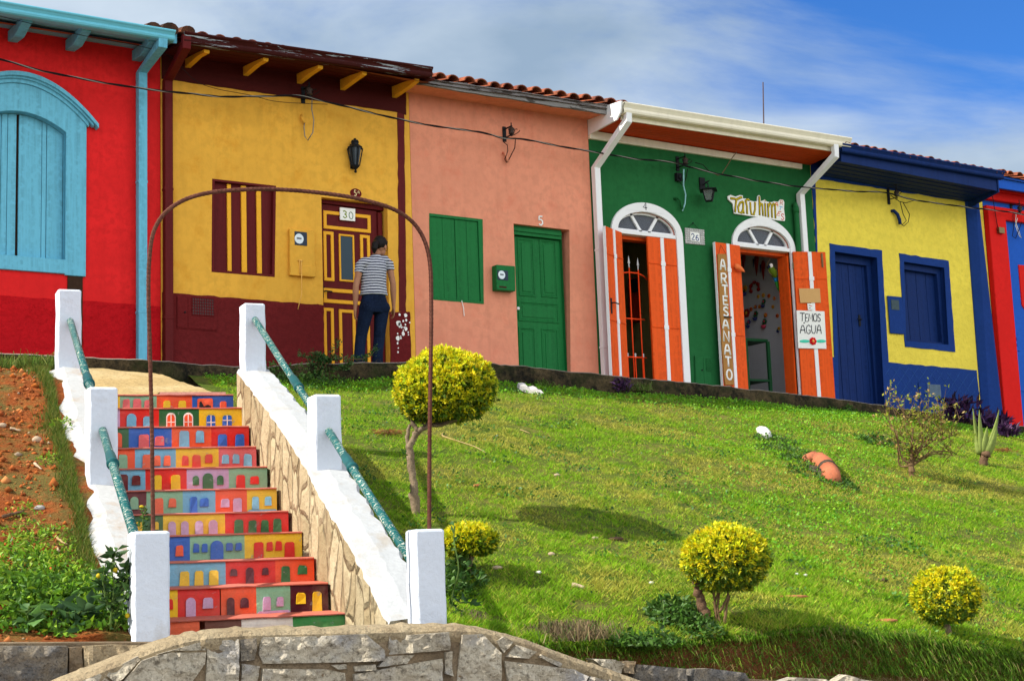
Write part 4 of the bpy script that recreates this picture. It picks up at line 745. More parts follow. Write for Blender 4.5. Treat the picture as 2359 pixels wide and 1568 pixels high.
for a, b_ in (((922, 305), (1055, 742)), ((1095, 318), (1230, 752)), ((930, 797), (1238, 940)), ((932, 1002), (1066, 1420)), ((1112, 1012), (1246, 1420))):
    p0 = F(cH(*a), -RD); p1 = F(cH(*b_), -RD); zb_ = F(cH(a[0], b_[1]), -RD)[1] if b_[1] < 1400 else zk + .12; mb = MB(); o = rect(p0[0], p1[0], zb_, p0[1])
    ring(mb, inset(o, -.014), inset(o, .012), RD - .012, RD + .01); ring(mb, inset(o, .010), inset(o, .034), RD - .004, RD + .01); mb.prism(inset(o, .05), RD - .009, RD + .01); mb.build('panel', GREEN_D, dr, bevel=.006)
q = F3(cH(912, 848), -.05); mb = MB(); mb.lathe((lx0 + .03, RD + .0, q[2]), [(.02, 0), (.02, -.01), (.009, -.012), (.012, -.04), (.024, -.05), (.022, -.066), (.008, -.072)], 12, (0, 1, 0)); mb.build('knob', WHITE, dr, True)
OS = .46; fa, fb = F(cC(180, 138), OS), F(cC(1638, 352), OS); fc, fd = F(cC(178, 203), OS), F(cC(1628, 428), OS)
mb = MB(); mb.prism(wav([(fa[0] - .12, fc[1] + .01), (fd[0], fd[1]), (fb[0], fb[1]), (fa[0] - .12, fa[1])], .01, .15), -OS, -OS + .04); mb.build('fascia', GREYW, sal)
zsA, zsB = fc[1] + .02, fd[1] + .02
mb = MB(); mb.add([(fa[0] - .1, -OS + .045, zsA), (XS1, -OS + .045, zsB), (XS1, .02, zsB + .02), (fa[0] - .1, .02, zsA + .02), (fa[0] - .1, -OS + .045, zsA + .04), (XS1, -OS + .045, zsB + .04), (XS1, .02, zsB + .06), (fa[0] - .1, .02, zsA + .06)], [(0, 1, 2, 3), (4, 5, 6, 7), (0, 1, 5, 4), (1, 2, 6, 5), (2, 3, 7, 6), (3, 0, 4, 7)]); mb.build('soffit', SALMON, sal)
roof(sal, fa[0] - .05, fb[0] + .30, fa[1] - .03, fb[1] - .015, -OS - .06, wid=.215, r=.088, seed=9)

# ================================================================== GREEN SHOP HOUSE
XG0, XG1 = 12.605, 16.955
grn = thing('green_house', 'green craft shop house with two arched orange doors and white downpipes', 'house', (14.7, 0, 2.2))
def archhole(xl, xr, zs, zt_, zb_): xc = (xl + xr) / 2; hw = (xr - xl) / 2; return [(xl, zb_), (xr, zb_)] + arch(xc, hw, zs, zt_ - zs, 24)
# outer edges of the white surrounds and their fanlights, from both doorways
L_in_l = F(cI(322, 105))[0]; L_in_r = F(cI(778, 152))[0]; L_out_r = F(cI(828, 130))[0]; L_wl = (L_out_r - L_in_r); L_out_l = L_in_l - L_wl * .95
zbar0 = F(cD(640, 1222))[1]; zbar1 = F(cD(640, 1192))[1]; zLin = F(cD(660, 1040))[1]; zLout = F(cD(662, 967))[1]
R_in_l = F(cI(1256, 200))[0]; R_in_r = F(cI(1672, 252))[0]; R_out_r = F(cI(1712, 245))[0]; R_out_l = R_in_l - (R_out_r - R_in_r) * .9
zRb0 = F(cD(1600, 1330))[1]; zRb1 = F(cD(1600, 1302))[1]; zRin = F(cD(1560, 1150))[1]; zRout = F(cD(1562, 1080))[1]
zf = 2.25
DOORS = [(L_in_l, L_in_r, L_out_l, L_out_r, zbar0, zbar1, zLin, zLout), (R_in_l, R_in_r, R_out_l, R_out_r, zRb0, zRb1, zRin, zRout)]
holes = [archhole(d[0], d[1], d[5], d[6], zf) for d in DOORS]
mb = MB(); mb.prism(rect(XG0, XG1, 1.7, 6.5), 0, .25, 0, holes, mh=1)
mb.box(XG0, XG0 + .15, .252, 6, 1.7, 6.5); mb.box(XG1 - .12, XG1, .252, 6, 1.7, 6.5); mb.box(XG0 + .15, XG1 - .12, 5.8, 5.998, 1.7, 6.5)
mb.build('wall', [GREEN_W, ORANGE], grn)
OLIVE_W = pmat('olive_inner_wall', (.30, .27, .10), .85, .08); INW = pmat('white_inner_wall', (.50, .51, .55), .85, .05); FLOORM = pmat('cement_floor', (.20, .18, .16), .8, .1)
mb = MB(); xp = L_in_r + .46; mb.box(xp, xp + .12, .253, 5.79, 2.0, 5.6, 0); mb.box(XG0 + .152, xp - .002, 3.2, 3.3, 2.0, 5.6, 0); mb.build('partition', OLIVE_W, grn)
mb = MB(); mb.box(XG1 - .16, XG1 - .122, .253, 5.79, 2.0, 5.6); mb.box(xp + .125, XG1 - .162, 3.0, 3.1, 2.0, 5.6); mb.build('inner_wall', INW, grn)
mb = MB(); mb.box(XG0 + .155, XG1 - .125, .0, 5.79, 2.1, zf); mb.build('floor', FLOORM, grn); mb = MB(); mb.box(XG0 + .155, XG1 - .125, .253, 5.79, 5.2, 5.26); mb.build('ceiling', pmat('dim_ceiling', (.30, .27, .24), .9, .1), grn)
for d in DOORS:
    il, ir, ol, orr, b0, b1, zi, zo = d; xc = (il + ir) / 2; hw = (ir - il) / 2; hwo = (orr - ol) / 2; xco = (ol + orr) / 2
    mb = MB(); inn = arch(xc, hw, b1, zi - b1, 24); out = arch(xco, hwo, b1 - .03, zo - b1 + .03, 24)
    poly = [(orr, zf), (orr, b1 - .03)] + out[1:-1] + [(ol, b1 - .03), (ol, zf), (il, zf), (il, b1)] + inn[::-1][1:-1] + [(ir, b1), (ir, zf)]
    mb.prism(poly, -.035, .03); sf = mb.build('door_surround', WHITE, grn, bevel=.005)
    mb = MB(); mb.box(il - .0, ir + .0, -.02, .10, b0, b1); mb.build('transom', WHITE, sf, bevel=.004)
    fl = MB(); fr = arch(xc, hw, b1, zi - b1, 24); ins = arch(xc, hw - .035, b1 + .03, zi - b1 - .06, 24); fl.prism(fr, .03, .08, 0, [ins])
    for s in (-1, 1):
        bx = xc + s * hw * .13; tx = xc + s * hw * .46; tz = b1 + (zi - b1) * math.sqrt(1 - .46 ** 2); fl.beam((bx, .055, b1 + .005), (tx, .055, tz), .045, .05, up=(0, 1, 0))
    fo = fl.build('fanlight', WHITE, grn); mb = MB(); mb.prism(arch(xc, hw - .03, b1 + .02, zi - b1 - .04, 24), .058, .062); mb.build('glass_pane', GLASS, fo)
    mb = MB(); mb.box(il + .0, ir - .0, .10, .245, b0 - .05, b0 - .002); mb.box(il - .0, il + .03, .10, .245, zf, b0 - .052); mb.box(ir - .03, ir, .03, .245, zf, b0 - .052); mb.build('door_lining', ORANGE, grn)
HANDLE = BRASS
def doorleaf(label, hx, hy, w, ang, z0, z1, handle=True, white_edge=True, sgn=1, bolt=False):
    """plank leaf hinged at (hx,hy); ang turns it from closed (towards +X*sgn) outwards"""
    D = np.array([math.cos(ang) * sgn, -math.sin(ang), 0]); N = np.array([-D[1], D[0], 0]) ; N = N if N[1] < 0 else -N; H = np.array([hx, hy, 0.]); t = .04
    def P(s, o, z): return tuple(H + D * s + N * o + np.array([0, 0, z]))
    def bx(mb, s0, s1, o0, o1, za, zb_, m=0): mb.add([P(s, o, z) for z in (za, zb_) for o in (o0, o1) for s in (s0, s1)], [(0, 1, 3, 2), (4, 5, 7, 6), (0, 1, 5, 4), (2, 3, 7, 6), (0, 2, 6, 4), (1, 3, 7, 5)], m)
    mb = MB(); bx(mb, .0, w * .5 - .03, 0, t, z0, z1); bx(mb, w * .5 + .03, w - .003, 0, t, z0, z1); bx(mb, w * .5 - .03, w * .5 + .03, .004, t - .004, z0, z1)
    for zz in (z0 + (z1 - z0) * .83, z0 + (z1 - z0) * .42, z0 + .10):
        bx(mb, .012, w * .5 - .032, t, t + .012, zz - .01, zz + .008); bx(mb, w * .5 + .032, w - .012, t, t + .012, zz - .01, zz + .008)
    lf = mb.build('door_leaf', ORANGE, grn, bevel=.003); lf['label'] = label
    mb = MB(); bx(mb, w * .5 - .03, w * .5 + .03, t - .003, t + .010, z0, z1)
    for zz in (z0 + (z1 - z0) * .83, z0 + (z1 - z0) * .42): bx(mb, w * .5 - .038, w * .5 + .045, t + .010, t + .016, zz - .03, zz + .03)
    mb.build('white_batten', WHITE, lf)
    if white_edge: mb = MB(); bx(mb, w - .002, w + .004, -.001, t + .004, z0, z1); mb.build('edge_strip', WHITE, lf)
    if handle:
        zz = z0 + (z1 - z0) * .52; s = w - .075; mb = MB(); bx(mb, s - .022, s + .022, t, t + .008, zz - .14, zz + .08); mb.tube([P(s, t + .005, zz + .01), P(s, t + .055, zz + .01), P(s - .13, t + .06, zz + .005)], .010, 8); mb.build('handle', IRONB, lf, bevel=.004)
    if bolt: mb = MB(); bx(mb, w - .085, w - .055, t, t + .012, z1 - .24, z1 - .03); mb.tube([P(w - .07, t + .016, z1 - .25), P(w - .07, t + .016, z1 - .02)], .008, 6); mb.build('bolt', BRASS, lf)
    mb = MB()
    for zz in (z0 + .12, (z0 + z1) / 2, z1 - .22): mb.tube([P(-.004, t * .6, zz - .05), P(-.004, t * .6, zz + .05)], .009, 8)
    mb.build('hinge', BRASS, lf)
    return P, t, lf
wl = (L_in_r - L_in_l) / 2; zkL = kt(13.4) + .03
doorleaf('open orange leaf with a black lever handle', L_in_l + .01, -.04, wl, math.radians(153), zkL, DOORS[0][4] - .004, True, True)
doorleaf('closed orange leaf', L_in_r - .005, .02, wl - .0, math.radians(0), zkL, DOORS[0][4] - .006, False, False, -1)
wr = (R_in_r - R_in_l) / 2; zkR = kt(15.3) + .03
PL, tL, _ = doorleaf('open orange leaf behind the hanging plank', R_in_l - .005, -.045, wr, math.radians(174.5), zkR, DOORS[1][4] - .004, True, True)
PR_, tR, _ = doorleaf('open orange leaf carrying the notices', R_in_r + .015, -.045, wr * 1.0, math.radians(180 - 160), zkR - .12, DOORS[1][4] - .004, False, False, 1, True)
# eave of the green house
OG = .82; gA, gB = F(cD(515, 172), OG), F(cE(658, 140), OG); gutter(grn, gA[0] - .02, gA[1], gB[0], gB[1], OG, .155, .14, CREAM)
fz0 = F(cD(560, 322), OG - .12); fz1 = F(cE(497, 240), OG - .12); zfA, zfB = fz0[1], fz1[1]
mb = MB(); mb.prism([(gA[0] + .02, zfA), (gB[0] - .12, zfB), (gB[0] - .12, gB[1] - .12), (gA[0] + .02, gA[1] - .12)], -OG + .142, -OG + .17); mb.build('fascia', CREAM, grn, bevel=.004)
sA, sB = F(cD(222, 402)), F(cD(1885, 665)); 
mb = MB(); nb = 9
for i in range(nb):
    ya, yb_ = -OG + .172 + (OG - .175) * i / nb, -OG + .172 + (OG - .175) * (i + 1) / nb; g = .003; f = lambda y: (y + OG - .17) / (OG - .17)
    zA = lambda y: zfA + .015 + (sA[1] - zfA) * f(y); zB = lambda y: zfB + .015 + (sB[1] - zfB) * f(y); xl, xr_ = XG0 + .03, XG1 - .0
    mb.add([(xl, ya + g, zA(ya)), (xr_, ya + g, zB(ya)), (xr_, yb_ - g, zB(yb_)), (xl, yb_ - g, zA(yb_)), (xl, ya + g, zA(ya) + .02), (xr_, ya + g, zB(ya) + .02), (xr_, yb_ - g, zB(yb_) + .02), (xl, yb_ - g, zA(yb_) + .02)], [(0, 1, 2, 3), (4, 5, 6, 7), (0, 1, 5, 4), (1, 2, 6, 5), (2, 3, 7, 6), (3, 0, 4, 7)])
mb.build('soffit', ORANGE_S, grn)
h0 = F(cD(222, 466)); h1 = F(cD(1885, 705)); mb = MB(); mb.prism([h0, h1, sB, sA], -.045, .01); mb.build('frieze', CREAM, grn, bevel=.004)
mb = MB(); mb.add([(XG0 + d, y, z) for d in (-.0, .028) for y, z in ((0.0, sA[1] - .06), (0.0, sA[1] + .28), (-OG + .02, gA[1] + .01), (-OG + .06, gA[1] - .15), (-OG + .15, zfA - .01))], [(0, 1, 2, 3, 4), (5, 6, 7, 8, 9)] + [(i, (i + 1) % 5, 5 + (i + 1) % 5, 5 + i) for i in range(5)]); mb.build('barge_board', WHITE, grn)
for t0, t1, tb, xoff in (((530, 285), (278, 690), (288, 1140), 0),):
    q0 = F3(cD(*t0), OG - .07); q1 = F3(cD(*t1), .07); downpipe(grn, [q0 + (0, 0, .12), q0 + (0, 0, -.06), (q1[0], -.075, q1[2]), (q1[0] + .01, -.075, 2.3)], .10, WHITE)
q0 = F3(cE(525, 240), OG - .07); q1 = F3(cE(252, 585), .07); downpipe(grn, [q0 + (0, 0, .12), q0 + (0, 0, -.08), (q1[0], -.075, q1[2]), (q1[0] + .02, -.075, 2.3)], .10, WHITE)
q = F3(cD(1845, 985), .05); mb = MB(); mb.tube([(q[0], -.055, 2.3), (q[0], -.055, q[2] - .03), (q[0], -.03, q[2] + .03)], .045, 12); mb.tube([(q[0], -.055, q[2] - .12), (q[0], -.055, q[2] - .03)], .051, 12); mb.build('stub_pipe', GREEN_W, grn, True)
roof(grn, gA[0] + .02, gB[0] - .03, gA[1] - .09, gB[1] - .10, -OG + .14, seed=12, pitch=.34)
q = F3((1757, 300), -1.2); q2 = F3((1757, 190), -1.2); mb = MB(); mb.tube([q + (0, 0, -.3), q2], [.013, .010], 6); tag(mb.build('mast_pole', pmat('rusty_pole', (.10, .075, .08), .7, .2)), 'thin bare metal pole standing on the green house roof', 'pole')

# ================================================================== LEMON AND NAVY HOUSE
XB0, XB1 = 16.96, 21.02
lem = thing('lemon_house', 'lemon yellow house with navy blue door frame, window frame, dado and eave', 'house', (19, 0, 2.0))
di = Q(cJ, (520, 92), (850, 140)); wi = Q(cE, (1062, 1112), (1378, 1160)) + Q(cJ, (1412, 822), (1080, 792)); dxr = F(cJ(905, 1250))[0]; dxl = F(cJ(545, 1200))[0]
zkl = kt(17.8)
hole_d = [(dxl, zkl), (dxr, zkl), di[1], di[0]]; hole_w = [wi[3], wi[2], wi[1], wi[0]]
front(XB0, XB1, 1.4, 6.45, [hole_d, hole_w], [YELLOW, NAVY], .28).build('wall', [YELLOW, NAVY], lem)
mb = MB(); dq_ = Q(cE, (480, 966), (890, 1023)) + Q(cJ, (930, 740), (940, 955)); bq = F(cJ(515, 918))
fo = [(bq[0], bq[1]), F(cE(480, 966)), F(cE(890, 1023)), F(cJ(912, 500)), F(cJ(942, 955)), (hole_d[1][0] + .0, F(cJ(942, 955))[1])]
po = wav([F(cE(480, 966)), F(cE(890, 1023)), F(cJ(912, 480)), F(cJ(942, 957)), F(cJ(942, 957))][:4] , .01, .15)
mb = MB(); zdl = F(cJ(517, 920))[1]; zdr = F(cJ(942, 958))[1]; zde = F(cJ(1635, 1022))[1]; xer = F(cJ(1632, 1020))[0]
out = [(F(cJ(517, 920))[0] - .0, zdl), F(cJ(480, 27)), F(cE(890, 1023)), F(cJ(912, 480)), (F(cJ(942, 958))[0], zdr), (xer, zde), (xer + .02, 1.6), (XB0 + .005, 1.6), (XB0 + .005, zdl + .01)]
hin = [(hole_d[0][0], zkl + .0), (hole_d[1][0], zkl), hole_d[2], hole_d[3]]
mb.prism(wav(out, .009, .12, 3), -.012, .02, 0, [hin]); mb.build('door_surround_and_dado', NAVY_W, lem)
mb = MB(); wo = Q(cE, (1025, 1046), (1412, 1106)) + Q(cJ, (1465, 878), (1073, 838)); 
mb.prism(wav([wo[3], wo[2], wo[1], wo[0]], .009, .12, 5), -.012, .02, 0, [hole_w]); wf = mb.build('window', NAVY_W, lem)
mb = MB(); x0, x1, z0, z1 = bb(hole_w); d = .10
ring(mb, [(hole_w[0][0], hole_w[0][1]), hole_w[1], hole_w[2], hole_w[3]], [(x0 + .05, hole_w[0][1] + .05), (x1 - .09, hole_w[1][1] + .05), (x1 - .09, hole_w[2][1] - .10), (x0 + .05, hole_w[3][1] - .10)], .08, .2); mb.build('frame', NAVY, wf, bevel=.004)
mb = MB()
for i in range(4): p, q = x0 + .05 + (x1 - x0 - .1) * i / 4, x0 + .05 + (x1 - x0 - .1) * (i + 1) / 4; mb.prism(rect(p + .004, q - .004, z0 + .05, z1 - .02), .16, .19)
mb.prism(rect(x0 + .04, x1, z0, z1), .175, .2); mb.build('shutter', NAVY, wf, bevel=.003)
mb = MB(); lx0, lx1, lz0, lz1 = bb(hole_d); zt = F(cJ(530, 180), -.16)[1]
for i in range(7): p, q = lx0 + (lx1 - lx0) * i / 7, lx0 + (lx1 - lx0) * (i + 1) / 7; mb.prism(rect(p + .003, q - .003, zkl, zt), .19 + .003 * (i % 2), .23)
mb.prism(rect(lx0, lx1, zkl, zt + .02), .205, .24); dr = mb.build('door', NAVY, lem, bevel=.003)
mb = MB(); mb.prism([(lx0, zt + .02), (lx1, zt + .0), (lx1, lz1 + .0), (lx0, lz1 + .02)], .13, .26); mb.box(lx1 - .10, lx1, .13, .187, zkl, zt); mb.build('door_frame', NAVY, lem, bevel=.004)
q = F3(cJ(722, 625), -.17); mb = MB(); mb.box(q[0] - .02, q[0] + .02, .175, .19, q[2] - .1, q[2] + .08); mb.tube([(q[0], .18, q[2]), (q[0], .13, q[2]), (q[0] - .1, .125, q[2])], .010, 8); mb.build('handle', IRONB, dr)
mb = MB(); mb.prism(wav([(XB0 + .003, 1.6), (F(cE(385, 1040))[0], 1.6), F(cE(385, 1035)), F(cE(370, 470)), (F(cE(370, 470))[0], 6.4), (XB0 + .003, 6.4)], .008, .12, 7), -.010, .02); mb.build('corner_band', NAVY_W, lem)
pr = Q(cE, (1545, 660), (1625, 690)) + Q(cJ, (1648, 1020), (1728, 1340)); 
mb = MB(); mb.add([(x, y, z) for z, xa, xb in ((1.5, pr[2][0] - .02, XB1 - .0), (6.4, pr[0][0], pr[1][0] - .02)) for x, y in ((xa, .02), (xa, -.02), (xa + .09, -.09), (xb - .09, -.13), (xb, -.09), (xb, .02))], [(0, 1, 2, 3, 4, 5), (6, 7, 8, 9, 10, 11)] + [(i, (i + 1) % 6, 6 + (i + 1) % 6, 6 + i) for i in range(6)]); mb.build('pilaster', NAVY_W, lem, bevel=.01)
f0 = F(cE(375, 462)); f1 = F(cE(1532, 640)); mb = MB(); mb.prism(wav([f0, f1, (f1[0] + .2, f1[1] - .03), (f1[0] + .2, 6.4), (XB0 + .02, 6.4), (XB0 + .02, f0[1])], .008, .12, 9), -.014, .02); mb.build('frieze', NAVY_W, lem)
OB = .80; gA, gB = F(cE(640, 190), OB), F(cE(1858, 402), OB); gutter(lem, gA[0] - .15, gA[1] + (gA[1] - gB[1]) / (gB[0] - gA[0]) * .15, gB[0], gB[1], OB, .13, .12, NAVY)
b0 = F(cE(560, 322), OB - .1); b1 = F(cE(1790, 553), OB - .1); mb = MB(); mb.prism([(XB0, b0[1]), (b1[0] + .05, b1[1]), (b1[0] + .05, gB[1] - .1), (XB0, gA[1] - .1)], -OB + .122, -OB + .15); mb.build('fascia', NAVY, lem, bevel=.004)
mb = MB(); zA, zB = b0[1] + .02, b1[1] + .02
mb.add([(x, y, z) for x, zz in ((XB0, zA), (b1[0] + .05, zB)) for y, z in ((-OB + .152, zz), (-.01, zz - .06), (-.01, zz + .0), (-OB + .152, zz + .04))], [(0, 1, 2, 3), (4, 5, 6, 7), (0, 1, 5, 4), (1, 2, 6, 5), (2, 3, 7, 6), (3, 0, 4, 7)])
for i in range(1, 5): y = -OB + .15 + (OB - .15) * i / 5; mb.beam((XB0, y, zA - .012 * i), (b1[0] + .05, y, zB - .012 * i), .02, .02)
mb.build('soffit', NAVY, lem)
mb = MB(); x = b1[0] + .06; mb.add([(x + d, y, z) for d in (0, .03) for y, z in ((-OB + .11, gB[1] - .12), (-OB + .11, b1[1] - .02), (0, b1[1] - .16), (0, gB[1] + .2))], [(0, 1, 2, 3), (4, 5, 6, 7), (0, 1, 5, 4), (1, 2, 6, 5), (2, 3, 7, 6), (3, 0, 4, 7)]); mb.build('barge_board', NAVY, lem)
roof(lem, gA[0] - .1, gB[0] - .06, gA[1] - .065, gB[1] - .075, -OB + .02, seed=21)
mb = MB(); z = zkl - .0; q = Q(cJ, (620, 1252), (1360, 1358)); mb.box(lx0 - .05, lx1 + .06, -.28, -.012, zkl - .4, zkl + .09); mb.build('doorstep', NAVY_W, lem, bevel=.01)
mb = MB()                                       # diamond tile joints in the dado
for k in range(-6, 14):
    for sg in (-1, 1):
        xa = F(cJ(960, 1000))[0] + k * .21; pts = []
        for t in np.linspace(0, 1, 30):
            X = xa + sg * t * 1.4; Z = 1.75 + t * 1.4
            if dxr + .06 < X < xer - .05 and Z < np.interp(X, [F(cJ(942, 958))[0], xer], [zdr, zde]) - .04: pts.append((X, Z))
        if len(pts) > 3: mb.beam((pts[0][0], -.013, pts[0][1]), (pts[-1][0], -.013, pts[-1][1]), .006, .005, up=(0, 1, 0))
mb.build('tile_joint', pmat('pale_navy_line', PS(40, 76, 138), .7, .1, bump=0), lem)

# ================================================================== RED AND ROYAL BLUE HOUSE (right edge)
XQ0, XQ1 = 21.03, 27.0
end = thing('corner_house', 'bright red and royal blue house cut off by the right edge', 'house', (24, 0, 1.8))
front(XQ0, XQ1, 1.2, 6.3, [], [ROYAL, ROYAL]).build('wall', [ROYAL, ROYAL], end)
q = Q(cE, (1640, 690), (1850, 840)) + Q(cJ, (1660, 0), (1850, 40), (1915, 1435)); mb = MB(); mb.box(XQ0, F(cJ(1860, 200))[0], -.10, .02, 1.3, F(cE(1840, 830))[1] + .25); mb.build('pilaster', RED2, end, bevel=.01)
mb = MB(); zc = F(cE(1700, 640))[1]; za = F(cE(1900, 800))[1]
for z0, z1, o in ((za - .0, za + .22, .07), (zc + .02, zc + .17, .10), (zc + .17, zc + .24, .16)): mb.box(XQ0 + .01 * o, XQ1, -o, .02, z0, z1)
mb.build('cornice', RED2, end, bevel=.01)
mb = MB(); zu = F(cE(1900, 560))[1]; mb.box(XQ0, XQ1, -.35, -.30, zu - .1, zu + .12); mb.build('fascia', ROYAL, end)
roof(end, XQ0 + .02, XQ1, zu + .12, zu + .02, -.42, seed=31, wid=.22)
sh = Q(cJ, (1958, 195)); s0 = sh[0]; mb = MB(); mb.prism([(s0[0], s0[1]), (s0[0] + .75, s0[1]), (s0[0] + .75, s0[1] - .75), (s0[0] + .38, s0[1] - 1.15), (s0[0], s0[1] - .72)], -.02, .02); mb.build('shield_panel', RED2, end, bevel=.005)
b = Q(cJ, (1893, 730), (1970, 850)); mb = MB(); x0, x1, z0, z1 = bb(b); ring(mb, rect(x0, x1, z0 - .05, z1), inset(rect(x0, x1, z0 - .05, z1), .07), -.02, .01); mb.box(x0 + .16, x1 - .14, -.03, .01, z0 + .12, z1 - .18); mb.box(x0, XQ1, -.012, .01, z0 - .75, z0 - .72); mb.box(x0 - .02, XQ1, -.012, .01, z0 - 1.3, z0 - 1.27); mb.build('relief_block', ROYAL, end, bevel=.005)
# ================================================================== wall fittings
def numpaint(c, ch, p0, w, h, tk, m, name, label, y=-.008):
    o = F(c(*p0)); mb = MB(); write(mb, ch, o, (w, 0), (0, h), tk, y); return tag(mb.build(name, m, None, True), label, 'number')
# black closed lantern on the ochre wall
q = F3(cB(1220, 1240), .08)
lan = thing('wall_lantern', 'black half lantern fixed flat on the ochre wall above the door', 'lamp', (q[0], -.01, q[2] - .25), 'lanterns on the house walls')
def zz(y): return F3(cB(1220, y), .06)[2]
mb = MB(); prof = [(.012, zz(1358)), (.020, zz(1345)), (.008, zz(1335)), (.050, zz(1310)), (.055, zz(1300))]; mb.lathe((q[0], -.07, 0), prof, 12); mb.lathe((q[0], -.07, 0), [(.105, zz(1170)), (.108, zz(1163)), (.055, zz(1140)), (.050, zz(1125)), (.058, zz(1120)), (.045, zz(1105)), (.016, zz(1100)), (.022, zz(1095)), (.006, zz(1088))], 6)
for k in range(6): a = math.pi / 6 + k * math.pi / 3; mb.beam((q[0] + .052 * math.cos(a), -.07 + .052 * math.sin(a), zz(1303)), (q[0] + .098 * math.cos(a), -.07 + .098 * math.sin(a), zz(1168)), .014, .014)
mb.box(q[0] - .04, q[0] + .04, -.012, 0, zz(1320), zz(1130)); mb.build('lantern_frame', IRONB, lan)
mb = MB(); mb.lathe((q[0], -.07, 0), [(.046, zz(1303)), (.090, zz(1168))], 6); mb.build('glass_pane', glass_mat('dark_lantern_glass', (.05, .065, .075), 0, .12), lan)
# open lantern on the green wall
q = F3(cD(1165, 905), .22)
lan = thing('wall_lantern', 'black lantern with clear glass hanging from an arm on the green wall', 'lamp', (q[0], -.01, q[2] - .12), 'lanterns on the house walls')
mb = MB(); pz = F(cD(1110, 820)); mb.box(pz[0] - .05, pz[0] + .05, -.025, -.001, pz[1] - .09, pz[1] + .10); top = F3(cD(1165, 850), .22)[2]
mb.tube([(pz[0] + .0, -.02, pz[1] - .02), (pz[0] + .04, -.12, pz[1] + .03), (q[0] - .02, -.2, top + .10), (q[0], -.22, top + .06), (q[0], -.22, top)], .010, 8)
r1, r0, zt, zb_ = .115, .065, F3(cD(1165, 868), .22)[2], F3(cD(1165, 950), .22)[2]
mb.lathe((q[0], -.22, 0), [(r1 * 1.55, zt), (r1 * 1.55, zt + .008), (.03, zt + .045)], 4)
for k in range(4): a = k * math.pi / 2; mb.beam((q[0] + r0 * math.cos(a), -.22 + r0 * math.sin(a), zb_), (q[0] + r1 * math.cos(a), -.22 + r1 * math.sin(a), zt), .012, .012)
mb.lathe((q[0], -.22, 0), [(.012, zb_ - .012), (r0 * 1.08, zb_ - .004), (r0 * 1.08, zb_ + .008)], 4); mb.build('lantern_frame', IRONB, lan)
mb = MB(); mb.lathe((q[0], -.22, 0), [(r0 * .95, zb_ + .008), (r1 * .95, zt - .002)], 4); mb.build('glass_pane', LGLASS, lan)
# electricity meters
DIAL = pmat('meter_dial', PS(198, 214, 224), .4, .03, bump=0)
def meter(label, c, quad, off, mat, gq, dial, flap=None, slot=None):
    pts = Q(c, *quad); x0, x1, z0, z1 = bb(pts); t = thing('meter_box', label, 'meter box', ((x0 + x1) / 2, -.01, z0)); sh = (pts[1][1] - pts[0][1])
    mb = MB(); mb.prism([pts[3], pts[2], pts[1], pts[0]], -off, -.001); mb.build('case', mat, t, bevel=.008)
    g = Q(c, *gq, off=off); gx0, gx1, gz0, gz1 = bb(g); mb = MB(); mb.prism(rect(gx0, gx1, gz0, gz1), -off - .006, -off + .004); w = mb.build('window_pane', pmat('dark_meter_pane', (.03, .045, .07), .15, .1, bump=0), t, bevel=.004)
    d0 = F(c(*dial[0]), off); r = dial[1] * .29373 / 182; mb = MB(); mb.prism(circ(d0[0], d0[1], r, r * 1.05, 20), -off - .010, -off - .005); dd = mb.build('dial', DIAL, t)
    mb = MB(); mb.box(d0[0] - r * .5, d0[0] + r * .5, -off - .013, -off - .0105, d0[1] - r * .1, d0[1] + r * .22); mb.build('counter', pmat('grey_counter', (.12, .13, .15), .5, bump=0), t)
    if flap: z = F(c(*flap), off)[1]; mb = MB(); mb.box(x0 + .004, x1 - .004, -off - .007, -off + .002, z0 + .004, z - .004); mb.build('flap', mat, t, bevel=.004)
    if slot: s = Q(c, *slot, off=off); mb = MB(); mb.prism(rect(*bb(s)), -off - .002, -off + .004); mb.build('slot', DARKWOOD, t)
    return t, (x0, x1, z0, z1)
mt_, _ = meter('ochre painted meter box beside the panelled door', cG, ((690, 386), (888, 404), (890, 770), (692, 750)), .05, OCHRE, ((742, 410), (838, 412), (838, 517), (742, 510)), ((775, 462), 38), flap=(700, 660))
mb = MB(); mb.tube([F3(cG(782, 632), .065), F3(cG(783, 740), .07)], .005, 6); mb.tube([F3(cG(795, 632), .065), F3(cG(797, 800), .07), F3(cG(797, 900), .06), F3(cG(780, 960), .05), F3(cG(768, 1015), .04)], .005, 6); mb.tube([F3(cG(770, 630), .062), F3(cG(806, 634), .062)], .007, 6)
mb.build('cord', pmat('pale_cord', PS(214, 170, 90), .7), mt_, True)
meter('small dark green meter box between the green shutters and green door', cH, ((718, 520), (866, 532), (870, 727), (722, 716)), .12, GREEN_D, ((762, 552), (846, 556), (846, 630), (764, 626)), ((795, 588), 34), slot=((778, 676), (835, 678), (835, 690), (778, 688)))
pts = Q(cJ, (940, 441), (1046, 452), (1068, 744), (948, 733)); x0, x1, z0, z1 = bb(pts); t = thing('meter_box', 'navy painted meter box joined to the window frame of the lemon house', 'meter box', ((x0 + x1) / 2, -.01, z0))
mb = MB(); mb.prism(rect(x0, F(cE(1025, 1300))[0] + .02, pts[3][1], pts[0][1]), -.035, -.0125); mb.build('case', NAVY_W, t, bevel=.006)
g = Q(cJ, (970, 470), (1025, 472), (1025, 550), (970, 545), off=.04); mb = MB(); mb.prism(rect(*bb(g)), -.042, -.033); mb.build('window_pane', pmat('greenish_meter_pane', (.045, .075, .085), .2, .2, bump=0), t)
